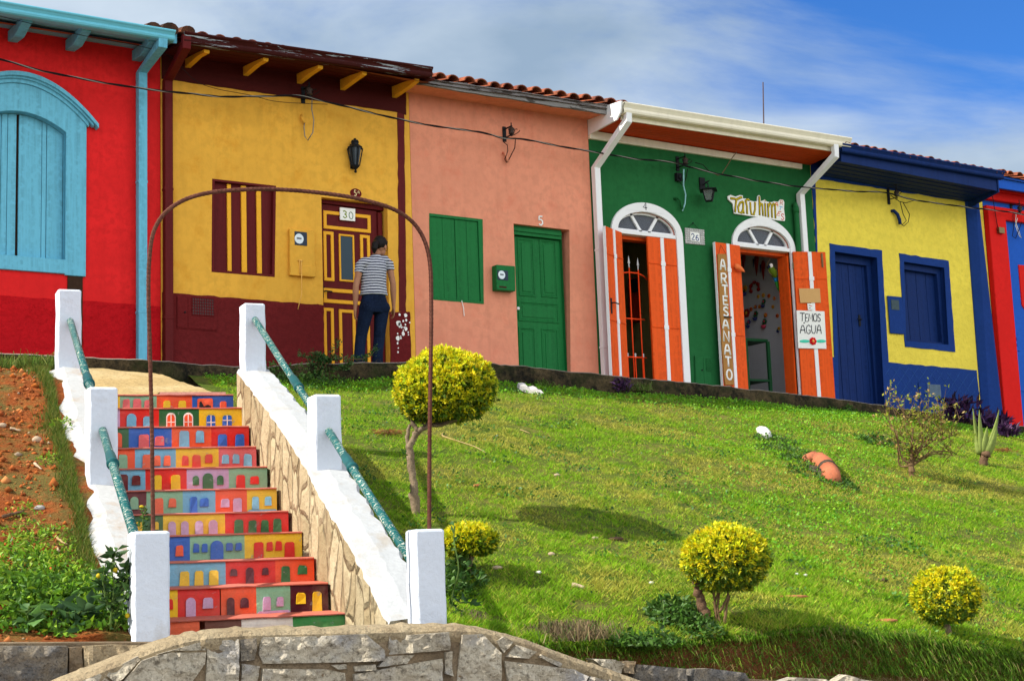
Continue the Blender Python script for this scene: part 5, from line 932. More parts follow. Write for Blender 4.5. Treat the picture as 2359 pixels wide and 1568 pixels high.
# inspection hatches
def hatch(label, c, quad, mat, split, grid, knob=None, glassy=False, off=.022):
    pts = Q(c, *quad); x0, x1, z0, z1 = bb(pts); t = thing('meter_hatch', label, 'hatch', ((x0 + x1) / 2, -.02, z0), 'low meter hatches in the house walls'); mb = MB(); ol = [pts[3], pts[2], pts[1], pts[0]]
    mb.prism(ol, -off, -.001); mb.build('frame', mat, t, bevel=.003)
    xs = F(c(split, quad[0][1]))[0]; f = lambda X, top: np.interp(X, [pts[0][0], pts[1][0]], [pts[0][1], pts[1][1]] if top else [pts[3][1], pts[2][1]])
    for a, b_ in ((x0 + .01, xs - .004), (xs + .004, x1 - .01)): mb = MB(); mb.prism([(a, f(a, 0) + .012), (b_, f(b_, 0) + .012), (b_, f(b_, 1) - .012), (a, f(a, 1) - .012)], -off - .006, -off + .002); mb.build('door', mat, t, bevel=.003)
    g = Q(c, *grid); gx0, gx1, gz0, gz1 = bb(g)
    mb = MB(); mb.prism(rect(gx0, gx1, gz0, gz1), -off - .009, -off); mb.build('vent_opening', pmat('dusty_vent_glass' if glassy else 'dark_vent_back', (.10, .15, .20) if glassy else (.10, .055, .055), .5, .3, 9, bump=0), t)
    if not glassy:
        mb = MB()
        for i in range(10): x = gx0 + (gx1 - gx0) * i / 9; mb.box(x - .004, x + .004, -off - .015, -off - .0095, gz0, gz1)
        for i in range(7): z = gz0 + (gz1 - gz0) * i / 6; mb.box(gx0, gx1, -off - .020, -off - .0155, z - .004, z + .004)
        mb.build('mesh_grille', mat, t)
    if knob: k = F(c(*knob)); mb = MB(); mb.ball((k[0], -off - .012, k[1]), .012); mb.build('knob', IRONB, t, True)
hatch('maroon metal hatch with a square mesh in the maroon dado', cF, ((1378, 905), (1700, 930), (1702, 1190), (1380, 1165)), MAROON_W, 1465, ((1500, 937), (1668, 937), (1668, 1058), (1500, 1058)), (1442, 1040))
hatch('green metal hatch low in the wall between the orange doors', cI, ((925, 1065), (1048, 1075), (1048, 1300), (930, 1285)), GREEN_W, 985, ((1013, 1090), (1046, 1090), (1046, 1180), (1013, 1180)), (978, 1178))
hatch('navy hatch with dusty glass low in the tiled navy dado', cJ, ((1180, 1105), (1352, 1130), (1352, 1340), (1182, 1318)), NAVY_W, 1226, ((1246, 1136), (1340, 1136), (1340, 1226), (1246, 1226)), (1218, 1212), True)
# numbers and plaques
q = Q(cG, (1096, 215), (1217, 228), (1216, 326), (1098, 314), off=-.10); x0, x1, z0, z1 = bb(q); t = thing('number_plaque', 'white square plaque reading 30 on the panelled door', 'plaque', ((x0 + x1) / 2, .09, z0)); mb = MB(); mb.prism([q[3], q[2], q[1], q[0]], .095, .112); mb.build('plate', PAPER, t, bevel=.003)
mb = MB(); w, h = x1 - x0, z1 - z0; write(mb, '3', (x0 + w * .18, z0 + h * .22), (w * .26, -.008), (0, h * .55), .016, .093); mb.build('numeral', pmat('green_yellow_numeral', PS(120, 140, 50), .6), t, True); mb = MB(); write(mb, '0', (x0 + w * .55, z0 + h * .18), (w * .30, -.008), (0, h * .55), .011, .093); mb.build('numeral', pmat('grey_green_numeral', PS(96, 120, 100), .6), t, True)
q = F(cG(1220, 106)); t = thing('number_plaque', 'maroon oval plaque reading 5A above the panelled door', 'plaque', (q[0], -.01, q[1] - .06)); mb = MB(); mb.prism(circ(q[0], q[1], 50 * .29373 / 180, 38 * .29373 / 180), -.012, -.001); mb.build('plate', MAROON_W, t, bevel=.003)
CREML = pmat('cream_numeral', PS(226, 200, 150), .6, bump=0); mb = MB(); write(mb, '5', (q[0] - .030, q[1] - .038), (.034, -.002), (0, .075), .013, -.014); write(mb, 'A', (q[0] + .022, q[1] - .002), (.026, -.002), (0, .036), .008, -.014); mb.build('numeral', CREML, t, True)
numpaint(cH, '5', (1084, 198), .075, .125, .026, PAPER, 'house_number', 'white numeral 5 on the salmon wall above the green door')
numpaint(cD, '4', (640, 1022), .07, .11, .013, INK, 'house_number', 'black numeral 4 on the white arch of the first shop door', -.042)
q = Q(cD, (980, 1160), (1130, 1176), (1130, 1296), (982, 1282), off=.01); x0, x1, z0, z1 = bb(q); t = thing('number_plaque', 'grey mosaic framed plaque reading 26 hung on the green wall', 'plaque', ((x0 + x1) / 2, -.01, z0)); mb = MB(); mb.prism([q[3], q[2], q[1], q[0]], -.014, -.002)
mb.build('back_board', pmat('grey_board', (.40, .40, .38), .8), t); mb = MB(); r_ = random.Random(3); n = 9
for i in range(n):
    for j in range(7):
        if 2 < i < 6 and 1 < j < 6: continue
        u_, v_ = (i + .5) / n, (j + .5) / 7; X = x0 + (x1 - x0) * u_; Z = q[0][1] + (q[1][1] - q[0][1]) * u_ - (q[0][1] - q[3][1]) * v_; mb.ball((X, -.015, Z), (x1 - x0) / n * .5 * r_.uniform(.8, 1.1), .006, (z1 - z0) / 7 * .45 * r_.uniform(.8, 1.1), 8)
mb.build('mosaic_border', pmat('grey_pebble', (.55, .54, .50), .6, .35, 30), t, True)
s = F(cD(1020, 1190), .02); e = F(cD(1095, 1272), .02); mb = MB(); mb.prism([(s[0], e[1] + .008), (e[0], e[1]), (e[0], s[1] - .008), (s[0], s[1])], -.024, -.012); mb.build('tile', PAPER, t)
mb = MB(); w = e[0] - s[0]; h = s[1] - e[1]; 
for i, ch in enumerate('26'): write(mb, ch, (s[0] + w * (.08 + .46 * i), e[1] + h * .2 - .008 * i), (w * .36, -.006), (0, h * .62), .014, -.026)
mb.build('numeral', pmat('blue_numeral', PS(24, 50, 120), .5, bump=0), t, True); mb = MB(); nl = F3(cD(1043, 1122), .02); mb.tube([(s[0] - .03, -.012, s[1] + .06), nl, (e[0] + .03, -.012, s[1] + .035)], .003, 5); mb.ball(nl, .011); mb.build('cord', IRONB, t)
# shop sign over the second door: white cut-out board with painted letters
OS_ = .03; sx = lambda x, y: F(crop(1740, 470, .9211 * 360 / 2258)(x, y), OS_)
ol = [sx(*p) for p in ((600, 402), (580, 250), (505, 180), (500, 130), (545, 110), (620, 138), (690, 112), (735, 120), (742, 168), (790, 165), (830, 165), (850, 200), (920, 215), (962, 205), (968, 130), (990, 112), (1012, 135), (1018, 210), (1060, 195), (1085, 180), (1110, 215), (1180, 225), (1225, 210), (1290, 220), (1325, 180), (1370, 190), (1388, 225), (1382, 330), (1400, 470), (1395, 520), (1300, 512))]
cx_ = sum(p[0] for p in ol) / len(ol); t = thing('shop_sign', 'white cut out board with olive hand painted shop name above second door', 'sign', (cx_, -.02, min(p[1] for p in ol))); mb = MB(); mb.prism(ol, -.03, -.008); mb.build('board', PAPER, t, bevel=.003)
strokes = [[(535, 165), (600, 170), (640, 182), (700, 150), (720, 150)], [(632, 180), (620, 290), (612, 385)], [(735, 215), (690, 235), (660, 300), (670, 380), (715, 395), (738, 330), (742, 215)], [(738, 240), (740, 350), (752, 405)], [(775, 190), (798, 290), (800, 410)], [(775, 205), (800, 180), (838, 195)], [(850, 225), (855, 340), (870, 415), (905, 420), (925, 340), (925, 225)],
           [(990, 135), (996, 300), (998, 430)], [(998, 300), (1020, 240), (1040, 250), (1050, 440)], [(1085, 240), (1090, 450)], [(1080, 200), (1088, 205)], [(1128, 245), (1135, 460)], [(1135, 300), (1160, 235), (1185, 260), (1192, 470)], [(1192, 300), (1215, 240), (1238, 262), (1245, 478)]]
for nm, m, w, y in (('letter_outline', INK, .041, -.031), ('letters', OLIVE, .030, -.036)):
    mb = MB()
    for s_ in strokes: mb.tube([(sx(*p)[0], y, sx(*p)[1]) for p in s_], w / 2, 8, sq=(1, .25, 1))
    mb.build(nm, m, t, True)
for ch, p, ux, uz, cc in (('A', (1228, 270), (55, 25), (15, -50), (222, 110, 50)), ('R', (1318, 262), (40, 8), (5, -68), (206, 150, 140)), ('T', (1290, 340), (50, 12), (18, -48), (110, 170, 205)), ('E', (1262, 432), (45, 5), (30, -62), (200, 100, 70)), ('S', (1332, 496), (46, 6), (2, -92), (196, 70, 60))):
    mb = MB(); o = sx(*p); a = sx(p[0] + ux[0], p[1] + ux[1]); b_ = sx(p[0] + uz[0], p[1] + uz[1]); write(mb, ch, o, (a[0] - o[0], a[1] - o[1]), (b_[0] - o[0], b_[1] - o[1]), .014, -.032); mb.build('letter', pmat('letter_paint', PS(*cc), .6, bump=0), t, True)
# hanging plank with carved white capitals, on the open leaf
def onleaf(c, p, P, o):                      # sight line -> (s, z) on an open leaf
    a, b_ = np.array(P(0, o, 0)), np.array(P(1, o, 0)); d = b_ - a; nn = np.array([-d[1], d[0], 0]); q = ON(c(*p), a, nn); return float((q - a) @ d), float(q[2])
ow = tL + .028; g = lambda x, y: onleaf(cI, (x, y), PL, ow)
t = thing('hanging_plank', 'long wavy wooden plank with white capitals hung on the open orange leaf', 'sign', PL(*[(lambda a: (a[0], ow, a[1]))(g(1200, 1290))][0]))
edgeL = [(1113, 266), (1118, 400), (1122, 500), (1130, 640), (1128, 720), (1145, 850), (1142, 960), (1155, 1090), (1162, 1200), (1172, 1292)]; edgeR = [(1240, 1292), (1238, 1220), (1228, 1080), (1222, 1000), (1215, 880), (1205, 760), (1198, 640), (1192, 520), (1188, 380), (1180, 266)]
ol = [g(*p) for p in edgeL + edgeR]; n = len(ol); mb = MB(); tri = tessellate_polygon([[Vector((a, b_, 0)) for a, b_ in ol]])
mb.add([PL(a, ow - .022, b_) for a, b_ in ol] + [PL(a, ow, b_) for a, b_ in ol], [tuple(i) for i in tri] + [tuple(i + n for i in x) for x in tri] + [(i, (i + 1) % n, n + (i + 1) % n, n + i) for i in range(n)]); mb.build('board', PLANK, t, bevel=.004)
lt = [('A', 1132, 392, 40, 86), ('R', 1140, 500, 42, 82), ('T', 1146, 590, 46, 78), ('E', 1152, 662, 40, 66), ('S', 1156, 752, 40, 70), ('A', 1152, 852, 44, 72), ('N', 1158, 952, 42, 84), ('A', 1164, 1055, 46, 82), ('T', 1172, 1150, 46, 76), ('O', 1182, 1250, 42, 78)]
for ch, x, y, w, h in lt:
    a0 = g(x, y); a1_ = g(x + w, y + 6); a2_ = g(x - 4, y - h); mb = MB(); ux = (a1_[0] - a0[0], 0); uz = (a2_[0] - a0[0], a2_[1] - a0[1])
    for pl in GL[ch]: mb.tube([PL(a0[0] + ux[0] * a + uz[0] * b_, ow + .002, a0[1] + uz[1] * b_) for a, b_ in pl], .0165, 6, sq=(1, .4, 1))
    mb.build('letter', PAPER, t, True)
k0, k1, k2 = g(1120, 268), g(1178, 272), g(1140, 195); mb = MB(); mb.tube([PL(k0[0], ow, k0[1]), PL(k2[0], tL + .012, k2[1]), PL(k1[0], ow, k1[1])], .003, 5); mb.build('cord', IRONB, t)
# notices on the other open leaf
g2 = lambda x, y, o=.0: onleaf(cI, (x, y), PR_, tR + .012 + o)
def sheeton(name, label, cat, pts, m, o0, o1, lab=None):
    q = [g2(*p, o1) for p in pts]; mb = MB(); n = len(q); mb.add([PR_(a, tR + .012 + o0, b_) for a, b_ in q] + [PR_(a, tR + .012 + o1, b_) for a, b_ in q], [tuple(range(n)), tuple(range(n, 2 * n))] + [(i, (i + 1) % n, n + (i + 1) % n, n + i) for i in range(n)]); return mb, q
mb, q = sheeton('', '', '', ((1748, 537), (1912, 537), (1920, 648), (1758, 650)), CARD, .003, .008); tag(mb.build('cardboard_notice', CARD), 'blank brown cardboard rectangle pinned on the white stripe of the door leaf', 'notice')
mb, q = sheeton('', '', '', ((1814, 654), (1858, 655), (1862, 706), (1818, 706)), PAPER, .003, .005); st_ = thing('sticker', 'tiny white printed sticker under the cardboard notice', 'sticker', PR_(q[0][0], tR + .016, q[3][1])); mb.build('paper', PAPER, st_)
for (x, y, m) in ((1824, 668, DARKWOOD), (1836, 672, RED2), (1826, 688, INK), (1840, 690, DIAL)): a = g2(x, y, .006); b_ = g2(x + 14, y + 5, .006); mb = MB(); mb.add([PR_(s, tR + .012 + o, z) for o in (.0052, .006) for s, z in ((a[0], a[1]), (b_[0], a[1]), (b_[0], b_[1]), (a[0], b_[1]))], [(0, 1, 2, 3), (4, 5, 6, 7), (0, 1, 5, 4), (1, 2, 6, 5), (2, 3, 7, 6), (3, 0, 4, 7)]); mb.build('print', m, st_)
mb, q = sheeton('', '', '', ((1728, 708), (1948, 716), (1964, 1010), (1742, 1005)), PAPER, .004, .012); t = thing('water_notice', 'white handwritten notice reading TEMOS AGUA with a red felt flower', 'notice', PR_(q[3][0], tR + .02, q[3][1])); mb.build('card', PAPER, t, bevel=.002)
for ch, x, y, w, h in (('T', 1756, 792, 36, 62), ('E', 1797, 795, 21, 58), ('M', 1824, 795, 34, 62), ('O', 1862, 795, 28, 60), ('S', 1894, 795, 24, 58), ('A', 1758, 888, 40, 66), ("'", 1782, 815, 18, 14), ('G', 1804, 892, 36, 70), ('U', 1846, 888, 34, 64), ('A', 1888, 890, 36, 70)):
    o = tR + .012 + .014; a0 = onleaf(cI, (x, y), PR_, o); a1_ = onleaf(cI, (x + w, y + w * .03), PR_, o); a2_ = onleaf(cI, (x, y - h), PR_, o); mb = MB()
    for pl in GL[ch]: mb.tube([PR_(a0[0] + (a1_[0] - a0[0]) * a + (a2_[0] - a0[0]) * b_, o, a0[1] + (a1_[1] - a0[1]) * a + (a2_[1] - a0[1]) * b_) for a, b_ in pl], .0078, 6, sq=(1, .3, 1))
    mb.build('letter', INK, t, True)
o = tR + .026; fc = onleaf(cI, (1857, 950), PR_, o); mb = MB()
for k in range(7): a = k * 2 * math.pi / 7; mb.ball(PR_(fc[0] + .038 * math.cos(a), o + .006, fc[1] + .038 * math.sin(a)), .026, .012, .026, 10)
mb.build('petals', pmat('red_felt', PS(190, 20, 30), .9), t, True); mb = MB(); mb.ball(PR_(fc[0], o + .018, fc[1]), .026, .012, .026, 10); mb.build('flower_centre', pmat('orange_felt', PS(240, 140, 80), .9), t, True)
for sg in (-1, 1):
    mb = MB(); pl = [(fc[0] + sg * (.05 + .085 * (1 - math.cos(a)) ), fc[1] + .024 * math.sin(a)) for a in np.linspace(0, 2 * math.pi, 14)[:-1]]; n = len(pl)
    mb.add([PR_(a, o - .006, b_) for a, b_ in pl] + [PR_(a, o + .004, b_) for a, b_ in pl], [tuple(range(n)), tuple(range(n, 2 * n))] + [(i, (i + 1) % n, n + (i + 1) % n, n + i) for i in range(n)]); mb.build('leaf', pmat('turquoise_felt', PS(70, 190, 165), .9), t)
# gate behind the first doorway
gy = .14; t = thing('iron_gate', 'orange iron gate with white spear tips behind the half open door', 'gate', (L_in_l + .3, gy, zf)); gF = lambda x, y: F(cI(x, y), -gy)
GATE = pmat('orange_iron', PS(214, 66, 26), .5, .08, bump=0); SIL = pmat('silver_tip', (.62, .63, .62), .4, .1, bump=0)
xa, xb = L_in_l + .035, L_in_r - wl - .0
zr2, zr3 = gF(440, 775)[1], gF(450, 1075)[1]; mb = MB()
for z in (zr2, zr3): mb.tube([(xa, gy, z), (xb, gy, z)], .012, 8)
tr_ = [gF(*p) for p in ((330, 425), (370, 414), (415, 411), (485, 418), (528, 440), (560, 470))]; mb.tube([(p[0], gy, p[1]) for p in tr_], .011, 8); mb.build('rails', GATE, t, True)
for (x, y) in ((345, 375), (416, 375), (487, 392)):
    b_ = gF(x, y); mb = MB(); mb.tube([(b_[0], gy, zf), (b_[0], gy, b_[1])], .010, 8); br = mb.build('bar', GATE, t, True); mb = MB(); mb.lathe((b_[0], gy, b_[1]), [(.011, -.01), (.011, .05), (.006, .06), (.024, .07), (.012, .12), (.001, .18)], 8, sy=.4); mb.build('spear_tip', SIL, br, True)
for (x, y) in ((405, 1060), (465, 1062), (528, 1066)):
    b_ = gF(x, y); mb = MB(); mb.tube([(b_[0], gy, zf), (b_[0], gy, b_[1])], .009, 8); br = mb.build('bar', GATE, t, True); mb = MB(); mb.ball((b_[0], gy, b_[1] - .01), .015, n=10); mb.ball((b_[0], gy, b_[1] + .018), .017, n=10); mb.build('finial', SIL, br, True)
# things inside the shop
q = PX(cI(475, 610), xp); t = thing('red_cabinet', 'dark red wall cabinet seen behind the orange gate', 'cabinet', (xp - .08, q[1], q[2] - .5)); p0, p1 = PX(cI(402, 460), xp - .16), PX(cI(548, 770), xp - .16); mb = MB(); mb.box(xp - .16, xp - .002, p0[1], p1[1] + .3, p1[2], p0[2]); mb.build('case', pmat('cabinet_red', PS(150, 40, 20), .6), t, bevel=.01)
mb = MB(); p0, p1 = PX(cI(430, 470), xp - .17), PX(cI(480, 560), xp - .17); mb.box(xp - .168, xp - .158, p0[1], p1[1], p1[2], p0[2]); mb.build('dark_pane', INK, t)
p = PX(cI(1430, 950), XG1 - .75); t = thing('green_table', 'tall dark green wooden table inside the craft shop', 'table', (p[0] - .2, p[1], zf)); XT = XG1 - .75
c0, c1 = PX(cI(1320, 932), XT), PX(cI(1490, 932), XT); ya, yb_ = c0[1], c1[1]; zt = c1[2]; GT = pmat('bottle_green_paint', PS(22, 66, 40), .5, .1); mb = MB(); mb.box(XT - .5, XT + .06, ya - .02, yb_ + .02, zt - .045, zt); mb.build('tabletop', GT, t, bevel=.005)
for x in (XT - .46, XT): 
    for y in (ya + .03, yb_ - .03): mb = MB(); mb.box(x - .025, x + .025, y - .025, y + .025, zf, zt - .047); mb.build('leg', GT, t, bevel=.004)
zs_ = PX(cI(1400, 1275), XT)[2]; mb = MB(); mb.box(XT - .43, XT - .027, ya + .05, yb_ - .05, zs_ - .03, zs_); mb.build('shelf', GT, t)
mb = MB(); mb.box(XT - .3, XT - .06, ya + .08, ya + .3, zs_ + .001, zs_ + .03); tag(mb.build('folded_cloth', pmat('green_cloth', PS(70, 190, 90), .9), None, bevel=.01), 'folded bright green cloth on the lower shelf of the green table', 'cloth')
XWI = XG1 - .163
cr = random.Random(5); CC = {'red': (130, 30, 28), 'orange': (190, 100, 40), 'yellow': (190, 150, 50), 'green': (30, 80, 45), 'blue': (44, 52, 105), 'pink': (180, 60, 85)}; CM = {k: pmat('craft_' + k, PS(*v), .7) for k, v in CC.items()}
def flower(name, label, x, y, r, m, c2, pot=None):
    p = PX(cI(x, y), XWI - .02); t = thing(name, label, 'ornament', (XWI - .01, p[1], p[2]), 'painted crafts on the shop wall'); R = r * .29373 / 185; mb = MB()
    for k in range(6): a = k * math.pi / 3; mb.ball((XWI - .02, p[1] + R * .62 * math.cos(a), p[2] + R * .62 * math.sin(a)), .014, R * .42, R * .42, 8)
    mb.build('petals', CM[m], t, True); mb = MB(); mb.ball((XWI - .032, p[1], p[2]), .014, R * .4, R * .4, 8); mb.build('flower_centre', CM[c2], t, True)
    if pot:
        mb = MB(); mb.lathe((XWI - .05, p[1], p[2] - R * 2.4), [(R * .5, 0), (R * .95, R * 1.0)], 10); mb.build('pot', CM[pot], t, True); mb = MB()
        for k in range(5): mb.tube([(XWI - .05, p[1], p[2] - R * 1.5), (XWI - .06, p[1] + (k - 2) * R * .35, p[2] - R * .5)], [R * .16, R * .05], 6)
        mb.build('leaves', CM['green'], t, True)
fl = [(1468, 590, 24, 'yellow', 'orange', None, 'yellow flower ornament high on the shop wall'), (1512, 595, 22, 'orange', 'red', None, 'orange flower ornament high on the shop wall beside the yellow one'), (1428, 600, 20, 'yellow', 'red', None, 'small yellow flower ornament left of the other two'), (1406, 680, 20, 'red', 'yellow', None, 'red flower ornament in the lower row of the shop wall'), (1438, 678, 20, 'orange', 'yellow', None, 'orange flower ornament in the lower row of the shop wall'), (1372, 700, 22, 'orange', 'red', None, 'orange flower ornament beside the large red one'), (1338, 730, 46, 'red', 'yellow', None, 'large red flower ornament on the shop wall'),
      (1472, 640, 26, 'green', 'pink', 'blue', 'blue potted plant ornament on the shop wall'), (1410, 735, 30, 'green', 'red', 'blue', 'blue potted plant ornament lower on the wall'), (1478, 795, 30, 'green', 'pink', 'pink', 'pink potted plant ornament above the table'), (1325, 535, 34, 'yellow', 'orange', 'blue', 'yellow flower in a blue pot ornament near the doorway'), (1554, 615, 20, 'orange', 'yellow', None, 'narrow orange flower ornament near the door jamb, uppermost'), (1543, 680, 20, 'yellow', 'orange', None, 'narrow yellow flower ornament near the door jamb'), (1578, 750, 22, 'orange', 'red', None, 'narrow orange flower ornament near the door jamb, lowest'), (1590, 850, 18, 'yellow', 'orange', 'blue', 'tiny potted yellow flower beside the white jamb'), (1485, 745, 24, 'orange', 'yellow', None, 'orange flower ornament above the pink pot'), (1355, 800, 26, 'blue', 'pink', 'blue', 'blue doll like pot ornament standing near the table')]
for x, y, r, m, c2, pot, lb in fl: flower('wall_flower', lb, x, y, r, m, c2, pot)
def macaw(label, x, y, L, m):
    p = PX(cI(x, y), XWI - .03); t = thing('carved_macaw', label, 'ornament', (XWI - .02, p[1], p[2]), 'carved macaws on the shop wall'); s = L * .29373 / 150; mb = MB(); mb.tube([(XWI - .03, p[1], p[2]), (XWI - .04, p[1] - s * .05, p[2] - s * .2), (XWI - .04, p[1], p[2] - s * .5), (XWI - .03, p[1] + s * .05, p[2] - s)], [s * .08, s * .16, s * .12, s * .02], 8, sq=(.4, 1, 1)); mb.build('body', CM[m], t, True)
    mb = MB(); mb.tube([(XWI - .06, p[1] + s * .1, p[2] - s * .2), (XWI - .05, p[1] + s * .18, p[2] - s * .6)], [s * .07, s * .02], 6, sq=(.4, 1, 1)); mb.build('wing', CM['blue'], t, True)
macaw('carved red macaw hanging on the shop wall, left one', 1412, 270, 180, 'red'); macaw('carved red macaw with long thin tail on the shop wall', 1465, 320, 160, 'red'); macaw('dark red macaw ornament in the shaded corner of the shop wall', 1310, 260, 160, 'red')
p = PX(cI(1398, 510), XWI - .03); mb = MB(); R = .10; mb.tube([(XWI - .03, p[1] + R * math.cos(a), p[2] - .05 + R * .95 * math.sin(a)) for a in np.linspace(-.7, math.pi + .7, 16)], [.022 + .012 * math.sin(i * 1.9) for i in range(16)], 8); tag(mb.build('wall_garland', CM['red'], None, True), 'dark red arched garland of chillies on the shop wall', 'ornament')
# toucan-like orange beak peeping past the plank leaf
p = F3(cI(1262, 365), .16); e = F3(cI(1324, 408), .16); a = np.array(e) - np.array(p); mb = MB(); mb.tube([p - a * .25, p, p + a * .35 + (0, 0, .012), p + a * .75 + (0, 0, .002), e], [.03, .045, .042, .026, .005], 10, sq=(1, .6, 1)); tag(mb.build('carved_beak', pmat('orange_beak_paint', PS(226, 110, 60), .45), None, True), 'orange carved beak of a bird ornament peeping past the plank leaf', 'ornament')
# parrot on a ring
py = -.30; rc = F(cI(1558, 372), py); R = 82 * .29373 / 152; t = thing('ring_perch', 'thin cane ring hanging in the second doorway', 'perch', (rc[0], -py, rc[1] - R)); mb = MB(); mb.tube([(rc[0] + R * math.sin(a), -py, rc[1] + R * .92 * math.cos(a)) for a in np.linspace(0, 2 * math.pi, 30)], .006, 6, cap=False); mb.build('ring', pmat('cane', (.20, .13, .07), .7), t, True); mb = MB(); mb.tube([(rc[0], -py, rc[1] + R * .92), (rc[0], -py, DOORS[1][4] + .3)], .003, 5); mb.build('cord', IRONB, t)
hp = F3(cI(1520, 372), py); bp = F3(cI(1548, 412), py); tp = F3(cI(1602, 572), py); t = thing('carved_parrot', 'green and yellow carved parrot with white face sitting on the ring', 'ornament', (bp[0], -py, tp[2])); d = tp - bp
mb = MB(); mb.tube([hp + (-.03, 0, .02), hp, hp + (.02, 0, -.03), bp, bp + d * .25], [.02, .05, .058, .062, .035], 10); mb.build('body', pmat('parrot_green', PS(84, 110, 28), .6, .3, 20), t, True)
mb = MB(); mb.ball(hp + (-.005, -.035, .02), .04, .025, .038, 10); mb.build('face', PAPER, t, True); mb = MB(); mb.tube([hp + (-.035, -.03, .01), hp + (-.07, -.03, -.01), hp + (-.066, -.03, -.045)], [.024, .018, .003], 8); mb.build('beak', INK, t, True)
mb = MB(); mb.tube([bp + d * .18, bp + d * .45], [.042, .04], 8, sq=(1, .4, 1)); mb.build('wing', pmat('parrot_blue', PS(20, 100, 150), .6), t, True); mb = MB(); mb.tube([bp + d * .42, bp + d * .75, tp], [.04, .042, .012], 8, sq=(1, .4, 1)); mb.build('tail', pmat('parrot_tail', PS(36, 104, 34), .6), t, True)
q = F3(cJ(885, 1250), .2); mb = MB(); mb.ball((q[0], -.2, zkl + .13), .08, .06, .06, 10); o = mb.build('loose_brick', pmat('pinkish_brick', (.42, .27, .22), .9, .2)); tag(o, 'pale pinkish stone lying on the navy doorstep', 'stone')

# ================================================================== cables along the fronts
def cable(name, label, pts, r, m, tw=.0):
    P = [np.array(p, float) for p in pts]; fine = []
    for i in range(len(P) - 1):
        a, b_, c_, d_ = P[max(i - 1, 0)], P[i], P[i + 1], P[min(i + 2, len(P) - 1)]; n = max(4, int(np.linalg.norm(c_ - b_) / .06))
        for k in range(n): t = k / n; fine.append(.5 * ((2 * b_) + (c_ - a) * t + (2 * a - 5 * b_ + 4 * c_ - d_) * t * t + (3 * b_ - a - 3 * c_ + d_) * t ** 3))
    fine.append(P[-1]); mb = MB()
    if tw:
        for ph, mm in ((0, 0), (math.pi, 0), (math.pi / 2, 1)): mb.tube([p + np.array((0, math.cos(i * .55 + ph), math.sin(i * .55 + ph))) * tw for i, p in enumerate(fine)], r, 6, mm)
    else: mb.tube(fine, r, 6)
    return mb.build(name, m, None, True)
OC = .30; W_ = lambda c, x, y, o=OC: F3(c(x, y), o)
o = cable('power_cable', '', [W_(cA, -1500, 60), W_(cA, -700, 262), W_(cA, 0, 466), W_(cA, 400, 572), W_(cA, 1000, 680), W_(cA, 1500, 738), W_(cB, 200, 760), W_(cB, 500, 757), W_(cB, 790, 755, .2), W_(cB, 1040, 812), W_(cB, 1540, 932), W_(cC, 300, 524), W_(cC, 620, 566), W_(cC, 800, 612, .2), W_(cC, 960, 622), W_(cC, 1300, 686), W_(cC, 1560, 728), W_(cD, 560, 616), W_(cD, 900, 648, .2), W_(cD, 1010, 682, .2), W_(cD, 1250, 738), W_(cD, 1600, 800), W_(cD, 1880, 838), W_(cE, 420, 540), W_(cE, 700, 562), W_(cE, 920, 570, .2), W_(cE, 1150, 628), W_(cE, 1540, 682), W_(cE, 1880, 722, .2), W_(cE, 2150, 770), W_(cE, 2600, 850)], .0068, [BLACKC, GREYC], .007)
tag(o, 'long black twisted overhead cable strung along all the house fronts', 'cable')
tag(cable('thin_wire', '', [W_(cA, 0, 130, .6), W_(cA, 600, 270, .6), W_(cA, 1270, 415, .5), W_(cB, 0, 655, .3), W_(cB, 400, 750), W_(cB, 620, 800), W_(cB, 1000, 820)], .0035, [BLACKC]), 'thin slack wire crossing under the blue eave to the ochre wall', 'cable')
def bracket(label, p, loops, big=1.0, conduit=None):
    t = thing('cable_bracket', label, 'bracket', (p[0], -.02, p[2] - .1), 'cable brackets on the house fronts'); s = big; mb = MB()
    mb.box(p[0] - .025, p[0] + .025, -.02, -.001, p[2] - .10 * s, p[2] + .12 * s); mb.beam((p[0], -.01, p[2] + .08 * s), (p[0], -.20, p[2] + .08 * s), .03, .008); mb.beam((p[0], -.01, p[2] - .05 * s), (p[0], -.20, p[2] - .05 * s), .03, .008); mb.tube([(p[0], -.19, p[2] - .07 * s), (p[0], -.19, p[2] + .13 * s)], .008, 6); mb.build('strap', IRONB, t)
    mb = MB(); mb.lathe((p[0], -.19, p[2] - .04 * s), [(.03, 0), (.045, .012), (.028, .035), (.045, .06), (.045, .075), (.028, .09), (.02, .10)], 12); mb.build('insulator', pmat('brown_insulator', (.05, .035, .028), .35, .2), t, True)
    mb = MB(); rr = random.Random(int(p[0] * 10))
    for k in range(3): mb.tube([(p[0] + .05 * math.cos(a) * (1 + .3 * k) + .04 * k, -.2 + .02 * k, p[2] + .05 * math.sin(a + k)) for a in np.linspace(0, 4.5, 9)], .006, 5)
    mb.build('cable_wrap', BLACKC, t)
    for m, pts in loops: mb = MB(); mb.tube([np.array(q) for q in pts], .0065, 6); mb.build('drop_wire', m, t, True)
    if conduit: mb = MB(); mb.tube([np.array(q) for q in conduit[1]], conduit[2], 8); mb.build('conduit', conduit[0], t, True)
bracket('black cable bracket on the maroon frieze of the ochre house', F3(cB(805, 755), 0), [(GREYC, [W_(cB, 878, 785, .12), W_(cB, 876, 860, .1), W_(cB, 892, 940, .1), W_(cB, 885, 1040, .09), W_(cB, 845, 1103, .08), W_(cB, 822, 1070, .06), W_(cB, 815, 1000, .05), W_(cB, 820, 962, .0)])], 1.0, (OCHRE, [W_(cB, 795, 900, -.02), W_(cB, 800, 930, .04), W_(cB, 820, 965, .045)], .018))
